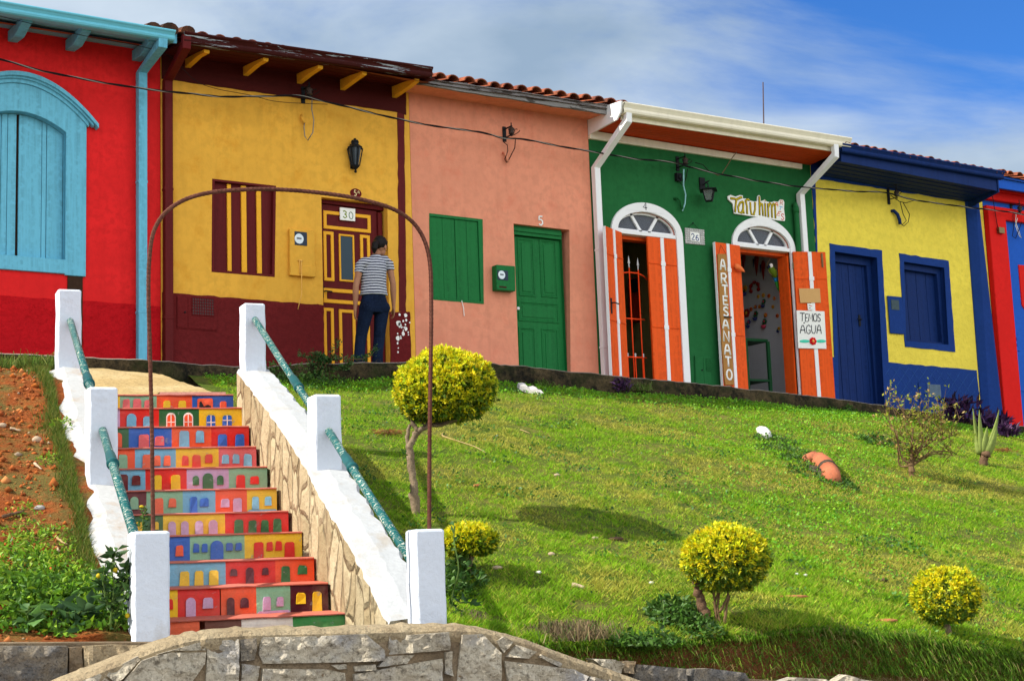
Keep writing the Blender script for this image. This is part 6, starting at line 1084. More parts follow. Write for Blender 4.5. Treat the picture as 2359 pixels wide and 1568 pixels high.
bracket('cable bracket with tangled wires on the salmon wall', F3(cC(815, 590), 0), [(BLACKC, [W_(cC, 808, 640, .1), W_(cC, 842, 670, .08), W_(cC, 845, 715, .07), W_(cC, 822, 780, .06), W_(cC, 835, 805, .05), W_(cC, 846, 798, .05)]), (BLACKC, [W_(cC, 905, 625, .14), W_(cC, 900, 690, .1), W_(cC, 860, 770, .07), W_(cC, 845, 800, .05)])], .95, (SALMON, [W_(cC, 800, 730, -.02), W_(cC, 826, 735, .05), W_(cC, 845, 800, .05)], .02))
bracket('cable bracket with pale blue conduit on the green wall', F3(cD(918, 665), 0), [(BLACKC, [W_(cD, 930, 790, .08), W_(cD, 960, 830, .06), W_(cD, 985, 780, .1), W_(cD, 1000, 700, .2)]), (BLACKC, [W_(cD, 1060, 650, .2), W_(cD, 1120, 665, .2), W_(cD, 1180, 730, .25)]), (pmat('brown_wire', (.14, .09, .05), .7), [W_(cD, 1385, 565, .4), W_(cD, 1330, 640, .3), W_(cD, 1270, 738, .25), W_(cD, 1240, 750, .28), W_(cD, 1200, 730, .28)])], 1.0, (pmat('pale_blue_conduit', PS(130, 180, 190), .5), [W_(cD, 970, 700, .15), W_(cD, 968, 830, .07), W_(cD, 985, 900, .06), W_(cD, 980, 970, .06), W_(cD, 960, 1028, .06)], .011))
p = F3(cD(918, 768), 0); mb = MB(); mb.box(p[0] - .05, p[0] + .05, -.06, -.001, p[2] - .06, p[2] + .06); mb.ball((p[0], -.07, p[2]), .04, .03, .04, 8); tag(mb.build('junction_clamp', IRONB), 'small black cable clamp below the bracket on the green wall', 'clamp')
p = F3(cD(905, 935), 0); mb = MB(); mb.tube([(p[0] - .03, .01, p[2]), (p[0] + .0, -.05, p[2] + .01), (p[0] + .05, -.06, p[2] - .03), (p[0] + .07, -.06, p[2] - .16)], .02, 8); tag(mb.build('bent_conduit', GREEN_W, None, True), 'bent green conduit stub coming out of the green wall', 'pipe')
bracket('large cable bracket with navy conduit on the lemon wall', F3(cE(940, 590), 0), [(BLACKC, [W_(cE, 1035, 640, .2), W_(cE, 1060, 740, .12), W_(cE, 1085, 790, .08), W_(cE, 1050, 825, .06)]), (BLACKC, [W_(cE, 1060, 650, .2), W_(cE, 1110, 740, .12), W_(cE, 1100, 800, .08), W_(cE, 1065, 832, .06), W_(cE, 1040, 815, .06)]), (BLACKC, [W_(cE, 960, 590, .2), W_(cE, 1030, 640, .25), W_(cE, 1080, 652, .25), W_(cE, 1150, 630, .28)])], 1.6, (NAVY, [W_(cE, 962, 716, -.02), W_(cE, 985, 712, .05), W_(cE, 1015, 740, .055), W_(cE, 1030, 780, .055), W_(cE, 1036, 818, .055)], .028))
bracket('cable bracket with white looped cord at the right edge', F3(cE(1905, 715), 0), [(PAPER, [W_(cE, 1945, 740, .1), W_(cE, 1940, 800, .08), W_(cE, 1965, 870, .07), W_(cE, 1985, 925, .06), W_(cE, 1965, 900, .06), W_(cE, 1940, 830, .07), W_(cE, 1955, 770, .08)]), (BLACKC, [W_(cE, 1920, 740, .1), W_(cE, 1925, 850, .1), W_(cE, 1915, 910, .11), W_(cE, 1940, 930, .1), W_(cE, 1990, 800, .1)]), (BLACKC, [W_(cE, 1760, 600, .2), W_(cE, 1780, 720, .13), W_(cE, 1805, 870, .12)])], 1.2)
p = F3(cE(1812, 870), .1); mb = MB(); mb.box(p[0] - .07, p[0] + .07, -.16, -.11, p[2] - .05, p[2] + .05); tag(mb.build('junction_clamp', BRASS), 'small brass cable clamp on the red pilaster', 'clamp')
# ================================================================== vegetation
LEAF = attr_mat('leaf', .5, .35, .3); BLADE = attr_mat('grass_blade', .6, .35, .15); BARK = stone_mat('pale_bark', (.20, .145, .09), (.29, .22, .145), (.10, .07, .05), 11, .8, .01); BARK_D = stone_mat('dark_bark', (.13, .075, .045), (.20, .12, .07), (.07, .04, .03), 11, .9, .015); TWIG = pmat('brown_twig', (.16, .10, .05), .8, .2, 9, .2)
def cam_px(P):                                     # picture position of many points
    c = (P - C) @ WM; return CX - FPX * c[:, 0] / c[:, 2], CY + FPX * c[:, 1] / c[:, 2]
GXs = np.linspace(-4, 26, 601); GSs = np.linspace(0, 1, 121)
_GZ = np.array([[gz(x, Yb(x) + s * (-1.3 - Yb(x))) for s in GSs] for x in GXs]); _N1 = np.array([[noise.noise((x * .8, (Yb(x) + s * (-1.3 - Yb(x))) * .8, 7)) + .5 * noise.noise((x * 2.3, s * 14, 3)) for s in GSs] for x in GXs]); _N2 = np.array([[noise.noise((x * 5, s * 34, 11)) + .6 * noise.noise((x * 11, s * 70, 5)) for s in GSs] for x in GXs])
def _lk(T, X, Y):
    yb = Yb(X); s = np.clip((Y - yb) / (-1.3 - yb), 0, 1) * 120; xi = np.clip((X + 4) / .05, 0, 599.99); i = xi.astype(int); j = np.clip(s.astype(int), 0, 119); a = xi - i; b = s - j
    return T[i, j] * (1 - a) * (1 - b) + T[i + 1, j] * a * (1 - b) + T[i, j + 1] * (1 - a) * b + T[i + 1, j + 1] * a * b
def inview(P, m=30): x, y = cam_px(P); return (x > -m) & (x < 2358 + m) & (y > 640) & (y < 1640)
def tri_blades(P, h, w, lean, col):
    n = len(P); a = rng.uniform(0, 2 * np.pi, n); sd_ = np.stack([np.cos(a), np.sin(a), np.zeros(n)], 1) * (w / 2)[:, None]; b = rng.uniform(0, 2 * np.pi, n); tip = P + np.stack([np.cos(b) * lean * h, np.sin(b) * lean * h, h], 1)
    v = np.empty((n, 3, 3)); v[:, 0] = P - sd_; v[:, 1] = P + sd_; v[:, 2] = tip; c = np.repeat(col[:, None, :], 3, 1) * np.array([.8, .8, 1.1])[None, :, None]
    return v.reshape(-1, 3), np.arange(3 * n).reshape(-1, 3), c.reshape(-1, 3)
def pal(n, cols, wts): c = np.array(cols)[rng.choice(len(cols), n, p=np.array(wts) / sum(wts))]; return c * rng.uniform(.75, 1.25, (n, 1)) * rng.uniform(.92, 1.08, (n, 3))
def vn(x, y, sd=0):                                # vectorised value noise, about -1..1
    i, j = np.floor(x).astype(np.int64), np.floor(y).astype(np.int64); a, b = x - i, y - j; a = a * a * (3 - 2 * a); b = b * b * (3 - 2 * b)
    def hsh(p, q): n = (p * 374761393 + q * 668265263 + sd * 974711) & 0xffffffff; n = ((n ^ (n >> 13)) * 1274126177) & 0xffffffff; return ((n ^ (n >> 16)) & 0xffff) / 32767.5 - 1
    return (hsh(i, j) * (1 - a) + hsh(i + 1, j) * a) * (1 - b) + (hsh(i, j + 1) * (1 - a) + hsh(i + 1, j + 1) * a) * b
GRN_A, GRN_B, DRY, DRK = (.25, .47, .012), (.17, .34, .015), (.54, .48, .08), (.065, .17, .012)
# ---- lawn
n = 1320000; X = rng.uniform(4.2, 24, n); s = rng.uniform(0, 1, n) ** 1.25; Y = Yb(X) + s * (-1.31 - Yb(X)); k = X > RX0(Y); X, Y, s = X[k], Y[k], s[k]; Z = _lk(_GZ, X, Y); P = np.stack([X, Y, Z - .004], 1); k = inview(P, 620); P, X, Y, s = P[k], X[k], Y[k], s[k]
k = rng.uniform(0, 1, len(P)) < np.clip(9.5 / (Y + 17), .35, 1) ; P, X, Y, s = P[k], X[k], Y[k], s[k]
f1 = _lk(_N1, X, Y) + rng.normal(0, .16, len(P)); f2 = .55 * vn(X * 6, Y * 6, 1) + .55 * vn(X * 15, Y * 15, 2) + .35 * vn(X * 31, Y * 31, 3) + rng.normal(0, .10, len(P)); n = len(P)
k = rng.uniform(0, 1, n) < np.clip(.66 + f2 * .85 - 1.3 * np.clip(.6 * vn(X * 1.3, Y * 1.3, 31) + .6 * vn(X * 4, Y * 4, 32) - .42, 0, .5), .03, 1); P, X, Y, s, f1, f2 = P[k], X[k], Y[k], s[k], f1[k], f2[k]; n = len(P)
tdry = np.clip((-f1 - .04) * 2.6 + .5 * vn(X * 2.1, Y * 2.1, 21) + .10, .02, .9)[:, None]; tdk = np.clip(f2 * 1.2 - .35, 0, .7)[:, None]
col = np.array(GRN_A) * (1 - tdry) + np.array(DRY) * tdry; col = np.where(rng.uniform(0, 1, (n, 1)) < .10, np.array(DRY) * 1.15, col); col = col * (1 - tdk) + np.array(DRK) * 1.2 * tdk; col *= rng.uniform(.75, 1.25, (n, 1))
h = rng.uniform(.012, .034, n) * (1 + .9 * np.clip(f2, -.3, 1)) * (1.0 + .35 * np.clip(.25 - s, 0, .25) * 4)
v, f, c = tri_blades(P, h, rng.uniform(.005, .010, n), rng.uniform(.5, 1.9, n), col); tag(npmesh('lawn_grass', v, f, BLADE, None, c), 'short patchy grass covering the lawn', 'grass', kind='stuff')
def leaves(P, N, L, wd, col, fold=.25, droop=.0):     # rhombic leaves: base P, pointing along N
    n = len(P); N = N / np.linalg.norm(N, axis=1, keepdims=True); r = rng.normal(0, 1, (n, 3)); sd_ = np.cross(N, r); sd_ /= np.linalg.norm(sd_, axis=1, keepdims=True); up = np.cross(sd_, N); L = L[:, None]; W2 = (wd / 2)[:, None]
    v = np.empty((n, 4, 3)); v[:, 0] = P; v[:, 1] = P + N * L * .5 + sd_ * W2 + up * L * fold * .3; v[:, 2] = P + N * L + up * L * -droop; v[:, 3] = P + N * L * .5 - sd_ * W2 + up * L * fold * .3
    f = (np.arange(n) * 4)[:, None, None] + np.array([[0, 1, 2], [0, 2, 3]])[None]; c = np.repeat(col[:, None, :], 4, 1); return v.reshape(-1, 3), f.reshape(-1, 3), c.reshape(-1, 3)
def cat(*a):
    vs, fs, cs = [], [], []; o = 0
    for v, f, c in a: vs.append(v); fs.append(f + o); cs.append(c); o += len(v)
    return np.concatenate(vs), np.concatenate(fs), np.concatenate(cs)
def updir(n, flat=.6): d = rng.normal(0, 1, (n, 3)); d[:, 2] = np.abs(d[:, 2]) * flat + .15; return d
# ---- clover and low weeds: band under the kerb, drift across the right of the lawn
n = 230000; X = rng.uniform(4.4, 21, n); s = rng.uniform(0, 1, n); Y = Yb(X) + s * (-1.33 - Yb(X)); f1 = _lk(_N1, X, Y); f2 = _lk(_N2, X, Y)
band = np.clip((s - .90) * 14 + f2 * .5, 0, 1); dr_ = np.exp(-((X - (15.2 - 8.0 * (1 - s) * 1.0)) / 1.5) ** 2) * np.clip(.55 + f2 * .9, 0, 1) * (X > 8.4); q = .6 * vn(X * 2.6, Y * 2.6, 8) + .6 * vn(X * 7, Y * 7, 9) + .3 * vn(X * 17, Y * 17, 10); rest = np.clip((q - .28) * 2.2, 0, 1) * np.where(X < 10.5, 1, .45)
k = (rng.uniform(0, 1, n) < np.clip(band * .8 + dr_ * .40 + rest * .38, 0, 1)) & (X > RX0(Y) + .02); X, Y = X[k], Y[k]; rs_ = rest[k] > np.maximum(band[k], dr_[k]); P = np.stack([X, Y, _lk(_GZ, X, Y) + rng.uniform(.01, .045, len(X))], 1); k = inview(P); P = P[k]; rs_ = rs_[k]; n = len(P)
v, f, c = leaves(P, updir(n, .5), rng.uniform(.018, .038, n), rng.uniform(.014, .028, n), np.where(rs_[:, None], pal(n, [(.06, .17, .02), (.10, .24, .02), (.04, .11, .02), (.17, .32, .02)], [4, 3, 3, 1]), pal(n, [(.16, .40, .015), (.11, .30, .015), (.24, .45, .02)], [4, 3, 2]))); tag(npmesh('clover', v, f, LEAF, None, c), 'bright green clover drifting over the lawn and under the kerb', 'ground cover', kind='stuff')
# ---- tall fringe hanging over the lower edge of the lawn, straw on the cut earth below
def long_blades(P, L, w, dirv, droop, col):
    n = len(P); a = rng.uniform(0, 2 * np.pi, n); sd_ = np.stack([np.cos(a), np.sin(a), np.zeros(n)], 1) * (w / 2)[:, None]; dv_ = dirv / np.linalg.norm(dirv, axis=1, keepdims=True); m = P + dv_ * (L * .55)[:, None]; t = m + (dv_ * np.array([1, 1, .3]) + np.array([0, 0, -1]) * droop[:, None]) * (L * .5)[:, None]
    v = np.empty((n, 5, 3)); v[:, 0] = P - sd_; v[:, 1] = P + sd_; v[:, 2] = m - sd_ * .8; v[:, 3] = m + sd_ * .8; v[:, 4] = t
    f = (np.arange(n) * 5)[:, None, None] + np.array([[0, 1, 2], [1, 3, 2], [2, 3, 4]])[None]; c = np.repeat(col[:, None, :], 5, 1); return v.reshape(-1, 3), f.reshape(-1, 3), c.reshape(-1, 3)
n = 25000; X = rng.uniform(4.5, 11.8, n); Y = Yb(X) + np.abs(rng.normal(0, .16, n)) - .03; dens = .35 + .65 * np.clip((X - 5.6) / .8, 0, 1); k = rng.uniform(0, 1, n) < dens; X, Y = X[k], Y[k]; n = len(X); P = np.stack([X, Y, _lk(_GZ, X, np.maximum(Y, Yb(X))) - .03], 1); d = rng.normal(0, .75, (n, 3)); d[:, 1] -= .45; d[:, 2] = np.abs(d[:, 2]) + .55
b1 = long_blades(P, rng.uniform(.03, .10, n), rng.uniform(.004, .008, n), d, rng.uniform(.2, 1.6, n), pal(n, [(.13, .28, .015), (.075, .17, .015), (.20, .36, .02), (.34, .28, .09)], [4, 4, 3, 1.2]))
n = 21000; X = rng.uniform(5.0, 11.8, n); t = rng.uniform(0, 1, n) ** 1.3 * .95; dens = np.clip(.35 + .5 * (X - 6.6), .35, 1); k = rng.uniform(0, 1, n) < dens; X, t = X[k], t[k]; n = len(X); P = np.stack([X, Yb(X) + .02 - t * .12, np.interp(X, _bx, _bz) - .30 * t], 1); d = rng.normal(0, .7, (n, 3)); d[:, 1] -= .45; d[:, 2] = np.abs(d[:, 2]) * .6 + .3
b3 = long_blades(P, rng.uniform(.04, .11, n), rng.uniform(.004, .008, n), d, rng.uniform(.6, 2.0, n), pal(n, [(.13, .27, .02), (.07, .16, .015), (.20, .33, .03), (.38, .31, .11)], [4, 4, 3, 1.2]))
n = 15000; X = rng.uniform(5.0, 11.8, n); t = rng.uniform(0, 1, n); P = np.stack([X, Yb(X) - .08 - t * .5, np.interp(X, _bx, _bz) - .30 - t * .26], 1); d = rng.normal(0, 1, (n, 3)); d[:, 2] = np.abs(d[:, 2]) * .35
b2 = long_blades(P, rng.uniform(.05, .16, n), rng.uniform(.003, .006, n), d, rng.uniform(.1, .8, n), pal(n, [(.46, .34, .17), (.32, .21, .10), (.14, .17, .03)], [4, 3, 2]))
v, f, c = cat(b1, b2, b3); tag(npmesh('tall_grass', v, f, BLADE, None, c), 'longer grass and straw hanging over the cut edge of the lawn', 'grass', kind='stuff')
# ---- dry tuft
def tuft(name, label, px, n, L, spread, cols, wts, cat_='grass tuft', up=.7, w=(.004, .007), group=None):
    p = GRD(px); P = p + np.stack([rng.normal(0, spread, n), rng.normal(0, spread, n), np.full(n, -.02)], 1); d = rng.normal(0, .6, (n, 3)); d[:, 2] = np.abs(d[:, 2]) + up
    v, f, c = long_blades(P, rng.uniform(L * .4, L, n), rng.uniform(*w, n), d, rng.uniform(.1, 1.3, n), pal(n, cols, wts)); return tag(npmesh(name, v, f, BLADE, None, c, p), label, cat_, group)
tuft('dry_grass_tuft', 'tangled dry straw coloured grass tuft near the curved wall end', cN(1000, 1080), 1300, .24, .13, [(.26, .20, .10), (.14, .10, .06), (.09, .14, .03)], [4, 3, 1])
tuft('dry_grass_tuft', 'small brown dry tuft at the base of the foremost right post', cN(215, 935), 220, .14, .05, [(.26, .19, .12), (.15, .10, .06)], [2, 1])
tuft('grass_tuft', 'bushy grass tuft at the top left under the red house', cF(215, 1480), 1500, .26, .16, [(.11, .19, .025), (.19, .21, .05), (.06, .11, .02)], [4, 2, 2])
tuft('grass_tuft', 'pale spiky grass tuft growing from the base of the kerb beside clover', cH(1110, 1470), 120, .26, .06, [(.12, .22, .03), (.2, .22, .07)], [3, 1], w=(.008, .014))
tuft('grass_tuft', 'yellowish grass tuft under the first shop door', cI(500, 1330), 220, .24, .08, [(.14, .22, .04), (.24, .22, .09)], [2, 1], w=(.006, .011))
tuft('grass_tuft', 'thin leafed clump on the kerb above the clipped tree, left side', cR(270, 300), 90, .20, .05, [(.06, .11, .02), (.1, .14, .04)], [2, 1], w=(.006, .011))
# ---- red soil bank: grass edge along the stair wall, sparse blades, clods
n = 70000; Y = rng.uniform(-9.05, -1.5, n); e = np.abs(rng.normal(0, .05, n)) * (1.1 + .9 * vn(Y * 2.3, Y * 0 + .5, 6)); X = LX0(Y) - e + .02; top_ = rng.uniform(0, 1, n) < .78; X = np.where(top_, rng.uniform(-1.2, 4.3, n), X); k = X < LX0(Y) + .03; X, Y, top_ = X[k], Y[k], top_[k]; f1, f2 = _lk(_N1, X, Y), _lk(_N2, X, Y); s = (Y - Yb(X)) / (-1.3 - Yb(X))
k = ~top_ | (rng.uniform(0, 1, len(X)) < np.clip(.9 * vn(X * 2.2, Y * 1.3, 4) + .5 * vn(X * 7, Y * 5, 5) - .25 + (s > .9) * .8, .0, 1) * .5); X, Y, top_ = X[k], Y[k], top_[k]; P = np.stack([X, Y, _lk(_GZ, X, Y) - .004], 1); k = inview(P, 700); P, top_ = P[k], top_[k]; n = len(P)
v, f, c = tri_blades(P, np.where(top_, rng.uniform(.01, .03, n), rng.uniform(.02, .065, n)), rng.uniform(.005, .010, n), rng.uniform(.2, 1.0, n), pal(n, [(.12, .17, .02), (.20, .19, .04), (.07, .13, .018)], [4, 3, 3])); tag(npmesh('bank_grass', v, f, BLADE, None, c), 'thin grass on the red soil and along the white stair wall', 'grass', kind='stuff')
n = 14000; X = rng.uniform(-.6, 4.2, n); Y = rng.uniform(-9.0, -2.0, n); k = X < LX0(Y) - .1; X, Y = X[k], Y[k]; P = np.stack([X, Y, _lk(_GZ, X, Y)], 1); k = inview(P, 700); P = P[k]; n = len(P)
ico = np.array([(0, 0, 1), (.9, 0, .3), (.28, .85, .3), (-.72, .53, .3), (-.72, -.53, .3), (.28, -.85, .3), (0, 0, -.5)]); icf = np.array([(0, i, i % 5 + 1) for i in range(1, 6)] + [(6, i % 5 + 1, i) for i in range(1, 6)]); sz = rng.gamma(1.6, .0048, n) + .004
v = P[:, None] + ico[None] * sz[:, None, None] * rng.uniform(.6, 1.4, (n, 7, 3)); f = (np.arange(n) * 7)[:, None, None] + icf[None]; c = np.repeat(pal(n, [(.38, .105, .024), (.22, .06, .016), (.46, .16, .055), (.36, .28, .18)], [5, 4, 2, .4])[:, None], 7, 1); tag(npmesh('soil_clods', v.reshape(-1, 3), f.reshape(-1, 3), attr_mat('clod', .95, 0, .1), None, c.reshape(-1, 3)), 'loose red earth clods on the bank left of the stairs', 'soil', kind='stuff')
def weeds(px, n, spread, hgt, L, cols, wts):          # leafy low clump
    p = GRD(px); a = rng.uniform(0, 2 * np.pi, n); r = np.sqrt(rng.uniform(0, 1, n)) * spread; P = p + np.stack([r * np.cos(a), r * np.sin(a), np.zeros(n)], 1); P[:, 2] = _lk(_GZ, P[:, 0], np.maximum(P[:, 1], Yb(P[:, 0]))) + rng.uniform(0, 1, n) * hgt * np.clip(1.2 - r / spread, .2, 1)
    return leaves(P, updir(n, .5), rng.uniform(L * .5, L, n), rng.uniform(L * .25, L * .5, n), pal(n, cols, wts), .3, .2)
WG = [(.15, .31, .018), (.24, .40, .025), (.08, .18, .016), (.34, .40, .05)]
wl_ = [weeds(cL(*p), int(n), s, h, l, WG, w_) for p, n, s, h, l, w_ in [((60, 560), 434, 0.31, 0.09, 0.054, (4, 4, 2, 2)), ((330, 420), 260, 0.24, 0.07, 0.050, (3, 5, 1, 2)), ((480, 720), 434, 0.33, 0.08, 0.050, (3, 5, 1, 2)), ((200, 700), 558, 0.36, 0.10, 0.054, (4, 3, 3, 1)), ((120, 880), 682, 0.36, 0.13, 0.063, (3, 1, 5, 0)), ((420, 880), 682, 0.36, 0.12, 0.063, (3, 1, 5, 0)), ((680, 850), 558, 0.31, 0.11, 0.059, (3, 2, 4, 0)), ((880, 900), 558, 0.28, 0.13, 0.059, (3, 2, 4, 0)), ((620, 1000), 434, 0.31, 0.11, 0.068, (3, 1, 5, 0)), ((960, 1050), 310, 0.20, 0.09, 0.054, (3, 1, 5, 0)), ((240, 290), 99, 0.15, 0.04, 0.041, (3, 4, 1, 1)), ((470, 290), 74, 0.10, 0.04, 0.036, (3, 4, 1, 1)), ((520, 560), 99, 0.13, 0.05, 0.045, (3, 4, 1, 1)), ((30, 980), 310, 0.22, 0.11, 0.063, (3, 1, 5, 0))]]
wl_ += [weeds(p, n, s, h, l, WG, (3, 5, 1, 2)) for p, n, s, h, l in [((120, 1060), 80, .1, .05, .035), ((60, 1180), 90, .12, .05, .035), ((150, 985), 120, .12, .08, .04)]]
v, f, c = cat(*wl_); tag(npmesh('weed_patch', v, f, LEAF, None, c), 'dense low green weeds covering the foot of the red soil bank', 'weeds', kind='stuff')
wr_ = [weeds(p, n, s, h, l, [(.06, .15, .02), (.10, .20, .03), (.04, .09, .014)], (4, 3, 3)) for p, n, s, h, l in [(cN(1900, 960), 500, .20, .16, .07), (cN(1500, 1190), 220, .12, .1, .06), (cN(1720, 1210), 260, .16, .1, .06), (cN(2080, 1060), 260, .15, .12, .055), (cN(190, 640), 300, .16, .14, .06), (cN(120, 760), 260, .12, .2, .06), (cG(700, 1440), 700, .5, .22, .06), (cG(560, 1480), 500, .3, .2, .06), (cG(880, 1500), 500, .4, .2, .06), (cQ(850, 220), 120, .12, .08, .05), (cQ(200, 190), 130, .14, .08, .05), (cQ(990, 230), 200, .16, .12, .06), (cQ(520, 560), 420, .35, .08, .05), (cQ(640, 640), 300, .3, .08, .05), (cQ(770, 760), 420, .35, .08, .05), (cQ(430, 480), 380, .3, .08, .05), (cQ(940, 830), 240, .2, .08, .05), (cQ(1260, 500), 320, .35, .1, .09)]]
v, f, c = cat(*wr_); tag(npmesh('lawn_weeds', v, f, LEAF, None, c), 'leafy weeds along the edges of the lawn', 'weeds', kind='stuff')

# ---- golden clipped shrubs
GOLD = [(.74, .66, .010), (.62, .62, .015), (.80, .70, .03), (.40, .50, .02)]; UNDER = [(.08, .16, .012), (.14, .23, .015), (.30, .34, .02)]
def limb(mb, pts, r0, r1, n=8, m=0):
    P = [np.array(p, float) for p in pts]; fine = []
    for i in range(len(P) - 1):
        a, b_, c_, d_ = P[max(i - 1, 0)], P[i], P[i + 1], P[min(i + 2, len(P) - 1)]
        for k in range(5): t = k / 5; fine.append(.5 * ((2 * b_) + (c_ - a) * t + (2 * a - 5 * b_ + 4 * c_ - d_) * t * t + (3 * b_ - a - 3 * c_ + d_) * t ** 3) + .12 * r0 * rng.normal(0, 1, 3))
    fine.append(P[-1]); q = len(fine); mb.tube(fine, [(r0 + (r1 - r0) * i / (q - 1)) * (1 + .10 * rng.normal()) for i in range(q)], n, m)
def crown(name, parent, c, R, n, L, gold=.75, under_w=.8, flat=-.55, seed=1):
    c = np.array(c); d = rng.normal(0, 1, (n, 3)); d /= np.linalg.norm(d, axis=1, keepdims=True); d[:, 2] = np.where(d[:, 2] < flat, flat + (d[:, 2] - flat) * .15, d[:, 2])
    lump = np.array([.085 * noise.noise(tuple(q * 2.6 + seed)) + .06 * noise.noise(tuple(q * 7 + seed)) for q in d]); rad = 1 + lump - np.abs(rng.normal(0, .06, n)) + np.where(rng.uniform(0, 1, n) < .035, rng.uniform(.02, .10, n), 0); hole_ = np.array([noise.noise(tuple(q * 5.3 - seed)) for q in d]); k = rng.uniform(0, 1, n) < np.clip(1.15 - np.clip(hole_ - .06, 0, 1) * 4.0, .06, 1); d, rad = d[k], rad[k]; n = len(d); P = c + d * rad[:, None] * np.array(R)
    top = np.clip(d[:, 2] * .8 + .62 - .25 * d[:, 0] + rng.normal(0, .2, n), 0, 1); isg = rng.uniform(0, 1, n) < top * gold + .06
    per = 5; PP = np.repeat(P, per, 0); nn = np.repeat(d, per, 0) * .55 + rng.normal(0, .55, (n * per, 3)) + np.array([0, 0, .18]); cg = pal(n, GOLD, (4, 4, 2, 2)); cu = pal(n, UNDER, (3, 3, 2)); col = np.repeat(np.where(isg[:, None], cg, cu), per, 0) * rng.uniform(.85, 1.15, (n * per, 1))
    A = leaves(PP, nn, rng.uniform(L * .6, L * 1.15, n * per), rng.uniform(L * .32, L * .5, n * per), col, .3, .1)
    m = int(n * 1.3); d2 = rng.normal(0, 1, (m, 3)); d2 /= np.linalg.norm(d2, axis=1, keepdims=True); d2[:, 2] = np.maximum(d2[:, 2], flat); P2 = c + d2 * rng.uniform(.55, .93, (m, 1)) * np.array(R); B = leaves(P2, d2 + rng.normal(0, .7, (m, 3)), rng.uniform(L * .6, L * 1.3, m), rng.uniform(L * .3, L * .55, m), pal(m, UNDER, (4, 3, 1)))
    v, f, cc_ = cat(A, B); return npmesh(name, v, f, LEAF, parent, cc_)
def at_dist(px, p): return AT(px, (np.array(p) - C) @ FWH)
# tall clipped tree
b = GRD((957, 1184)); t = thing('clipped_tree', 'tall clipped golden tree with a bent bare trunk beside the arch foot', 'tree', b, 'golden clipped shrubs on the lawn'); dd = lambda x, y: at_dist(cR(x, y), b)
mb = MB(); limb(mb, [b + (0, 0, -.1), dd(428, 1250), dd(412, 1080), dd(395, 940), dd(390, 850), dd(412, 780), dd(455, 715), dd(520, 680), dd(600, 655) + (.05, .1, 0), dd(760, 640) + (.1, .25, .02)], .037, .014); limb(mb, [dd(392, 860), dd(372, 780), dd(388, 660)], .020, .010); limb(mb, [dd(452, 712), dd(410, 640), dd(370, 570), dd(345, 500), dd(400, 430) + (0, .1, 0)], .019, .010)
for q in ((560, 560), (700, 520), (820, 580), (920, 640), (880, 520), (640, 430), (460, 540)): limb(mb, [dd(520 + (q[0] - 520) * .2, 672), dd((560 + q[0]) / 2, 640) + (0, .05, 0), dd(*q) + rng.normal(0, .08, 3)], .012, .004, 6)
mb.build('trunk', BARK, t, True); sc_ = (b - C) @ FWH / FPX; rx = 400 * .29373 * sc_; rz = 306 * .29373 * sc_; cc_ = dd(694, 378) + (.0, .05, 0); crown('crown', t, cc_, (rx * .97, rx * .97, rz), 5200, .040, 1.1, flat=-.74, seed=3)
# little one behind the front right post
b = GRD(cN(215, 590)); t = thing('clipped_shrub', 'small golden shrub half hidden behind the foremost right post', 'shrub', b, 'golden clipped shrubs on the lawn'); dd = lambda x, y: at_dist(cN(x, y), b); sc_ = (b - C) @ FWH / FPX * .28895
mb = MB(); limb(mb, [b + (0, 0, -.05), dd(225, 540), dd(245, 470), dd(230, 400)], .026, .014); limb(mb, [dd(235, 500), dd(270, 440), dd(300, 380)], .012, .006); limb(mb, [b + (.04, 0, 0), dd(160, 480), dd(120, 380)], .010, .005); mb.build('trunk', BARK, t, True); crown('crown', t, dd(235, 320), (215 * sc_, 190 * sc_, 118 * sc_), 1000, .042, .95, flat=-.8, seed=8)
b2_ = [dd(330, 330), dd(250, 430)]
# bush on several stems
b = GRD(cN(2160, 1000)); t = thing('clipped_shrub', 'round golden green shrub on a dark stump and thin stems', 'shrub', b, 'golden clipped shrubs on the lawn'); dd = lambda x, y: at_dist(cN(x, y), b); sc_ = (b - C) @ FWH / FPX * .28895
mb = MB(); limb(mb, [dd(2130, 1020) + (0, 0, -.05), dd(2110, 920), dd(2085, 820), dd(2050, 720), dd(2045, 640)], .038, .026); mb.build('stump', BARK_D, t, True); mb = MB()
for q in ([(2215, 1000), (2212, 850), (2205, 680)], [(2235, 995), (2240, 820), (2230, 690)], [(2230, 890), (2280, 790), (2300, 690)], [(2270, 980), (2290, 850), (2330, 700)], [(2200, 980), (2150, 800), (2120, 680)]): limb(mb, [dd(*p) + rng.normal(0, .03, 3) * (i > 0) for i, p in enumerate(q)] , .010, .006, 6)
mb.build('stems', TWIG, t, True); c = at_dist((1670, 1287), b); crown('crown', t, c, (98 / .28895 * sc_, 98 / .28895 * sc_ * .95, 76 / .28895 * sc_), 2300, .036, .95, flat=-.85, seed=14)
b = GRD(cO(1750, 1040)); t = thing('clipped_shrub', 'smallest bright yellow round shrub on one short stem at the lower right', 'shrub', b, 'golden clipped shrubs on the lawn'); dd = lambda x, y: at_dist(cO(x, y), b); sc_ = (b - C) @ FWH / FPX * .29676
mb = MB(); limb(mb, [b + (0, 0, -.05), dd(1765, 1000), dd(1740, 940), dd(1750, 800)], .030, .018); limb(mb, [dd(1750, 1000), dd(1775, 930), dd(1800, 860)], .014, .008); mb.build('trunk', BARK, t, True); crown('crown', t, dd(1752, 742), (262 * sc_, 250 * sc_, 218 * sc_), 1700, .032, 1.05, flat=-.9, seed=22)
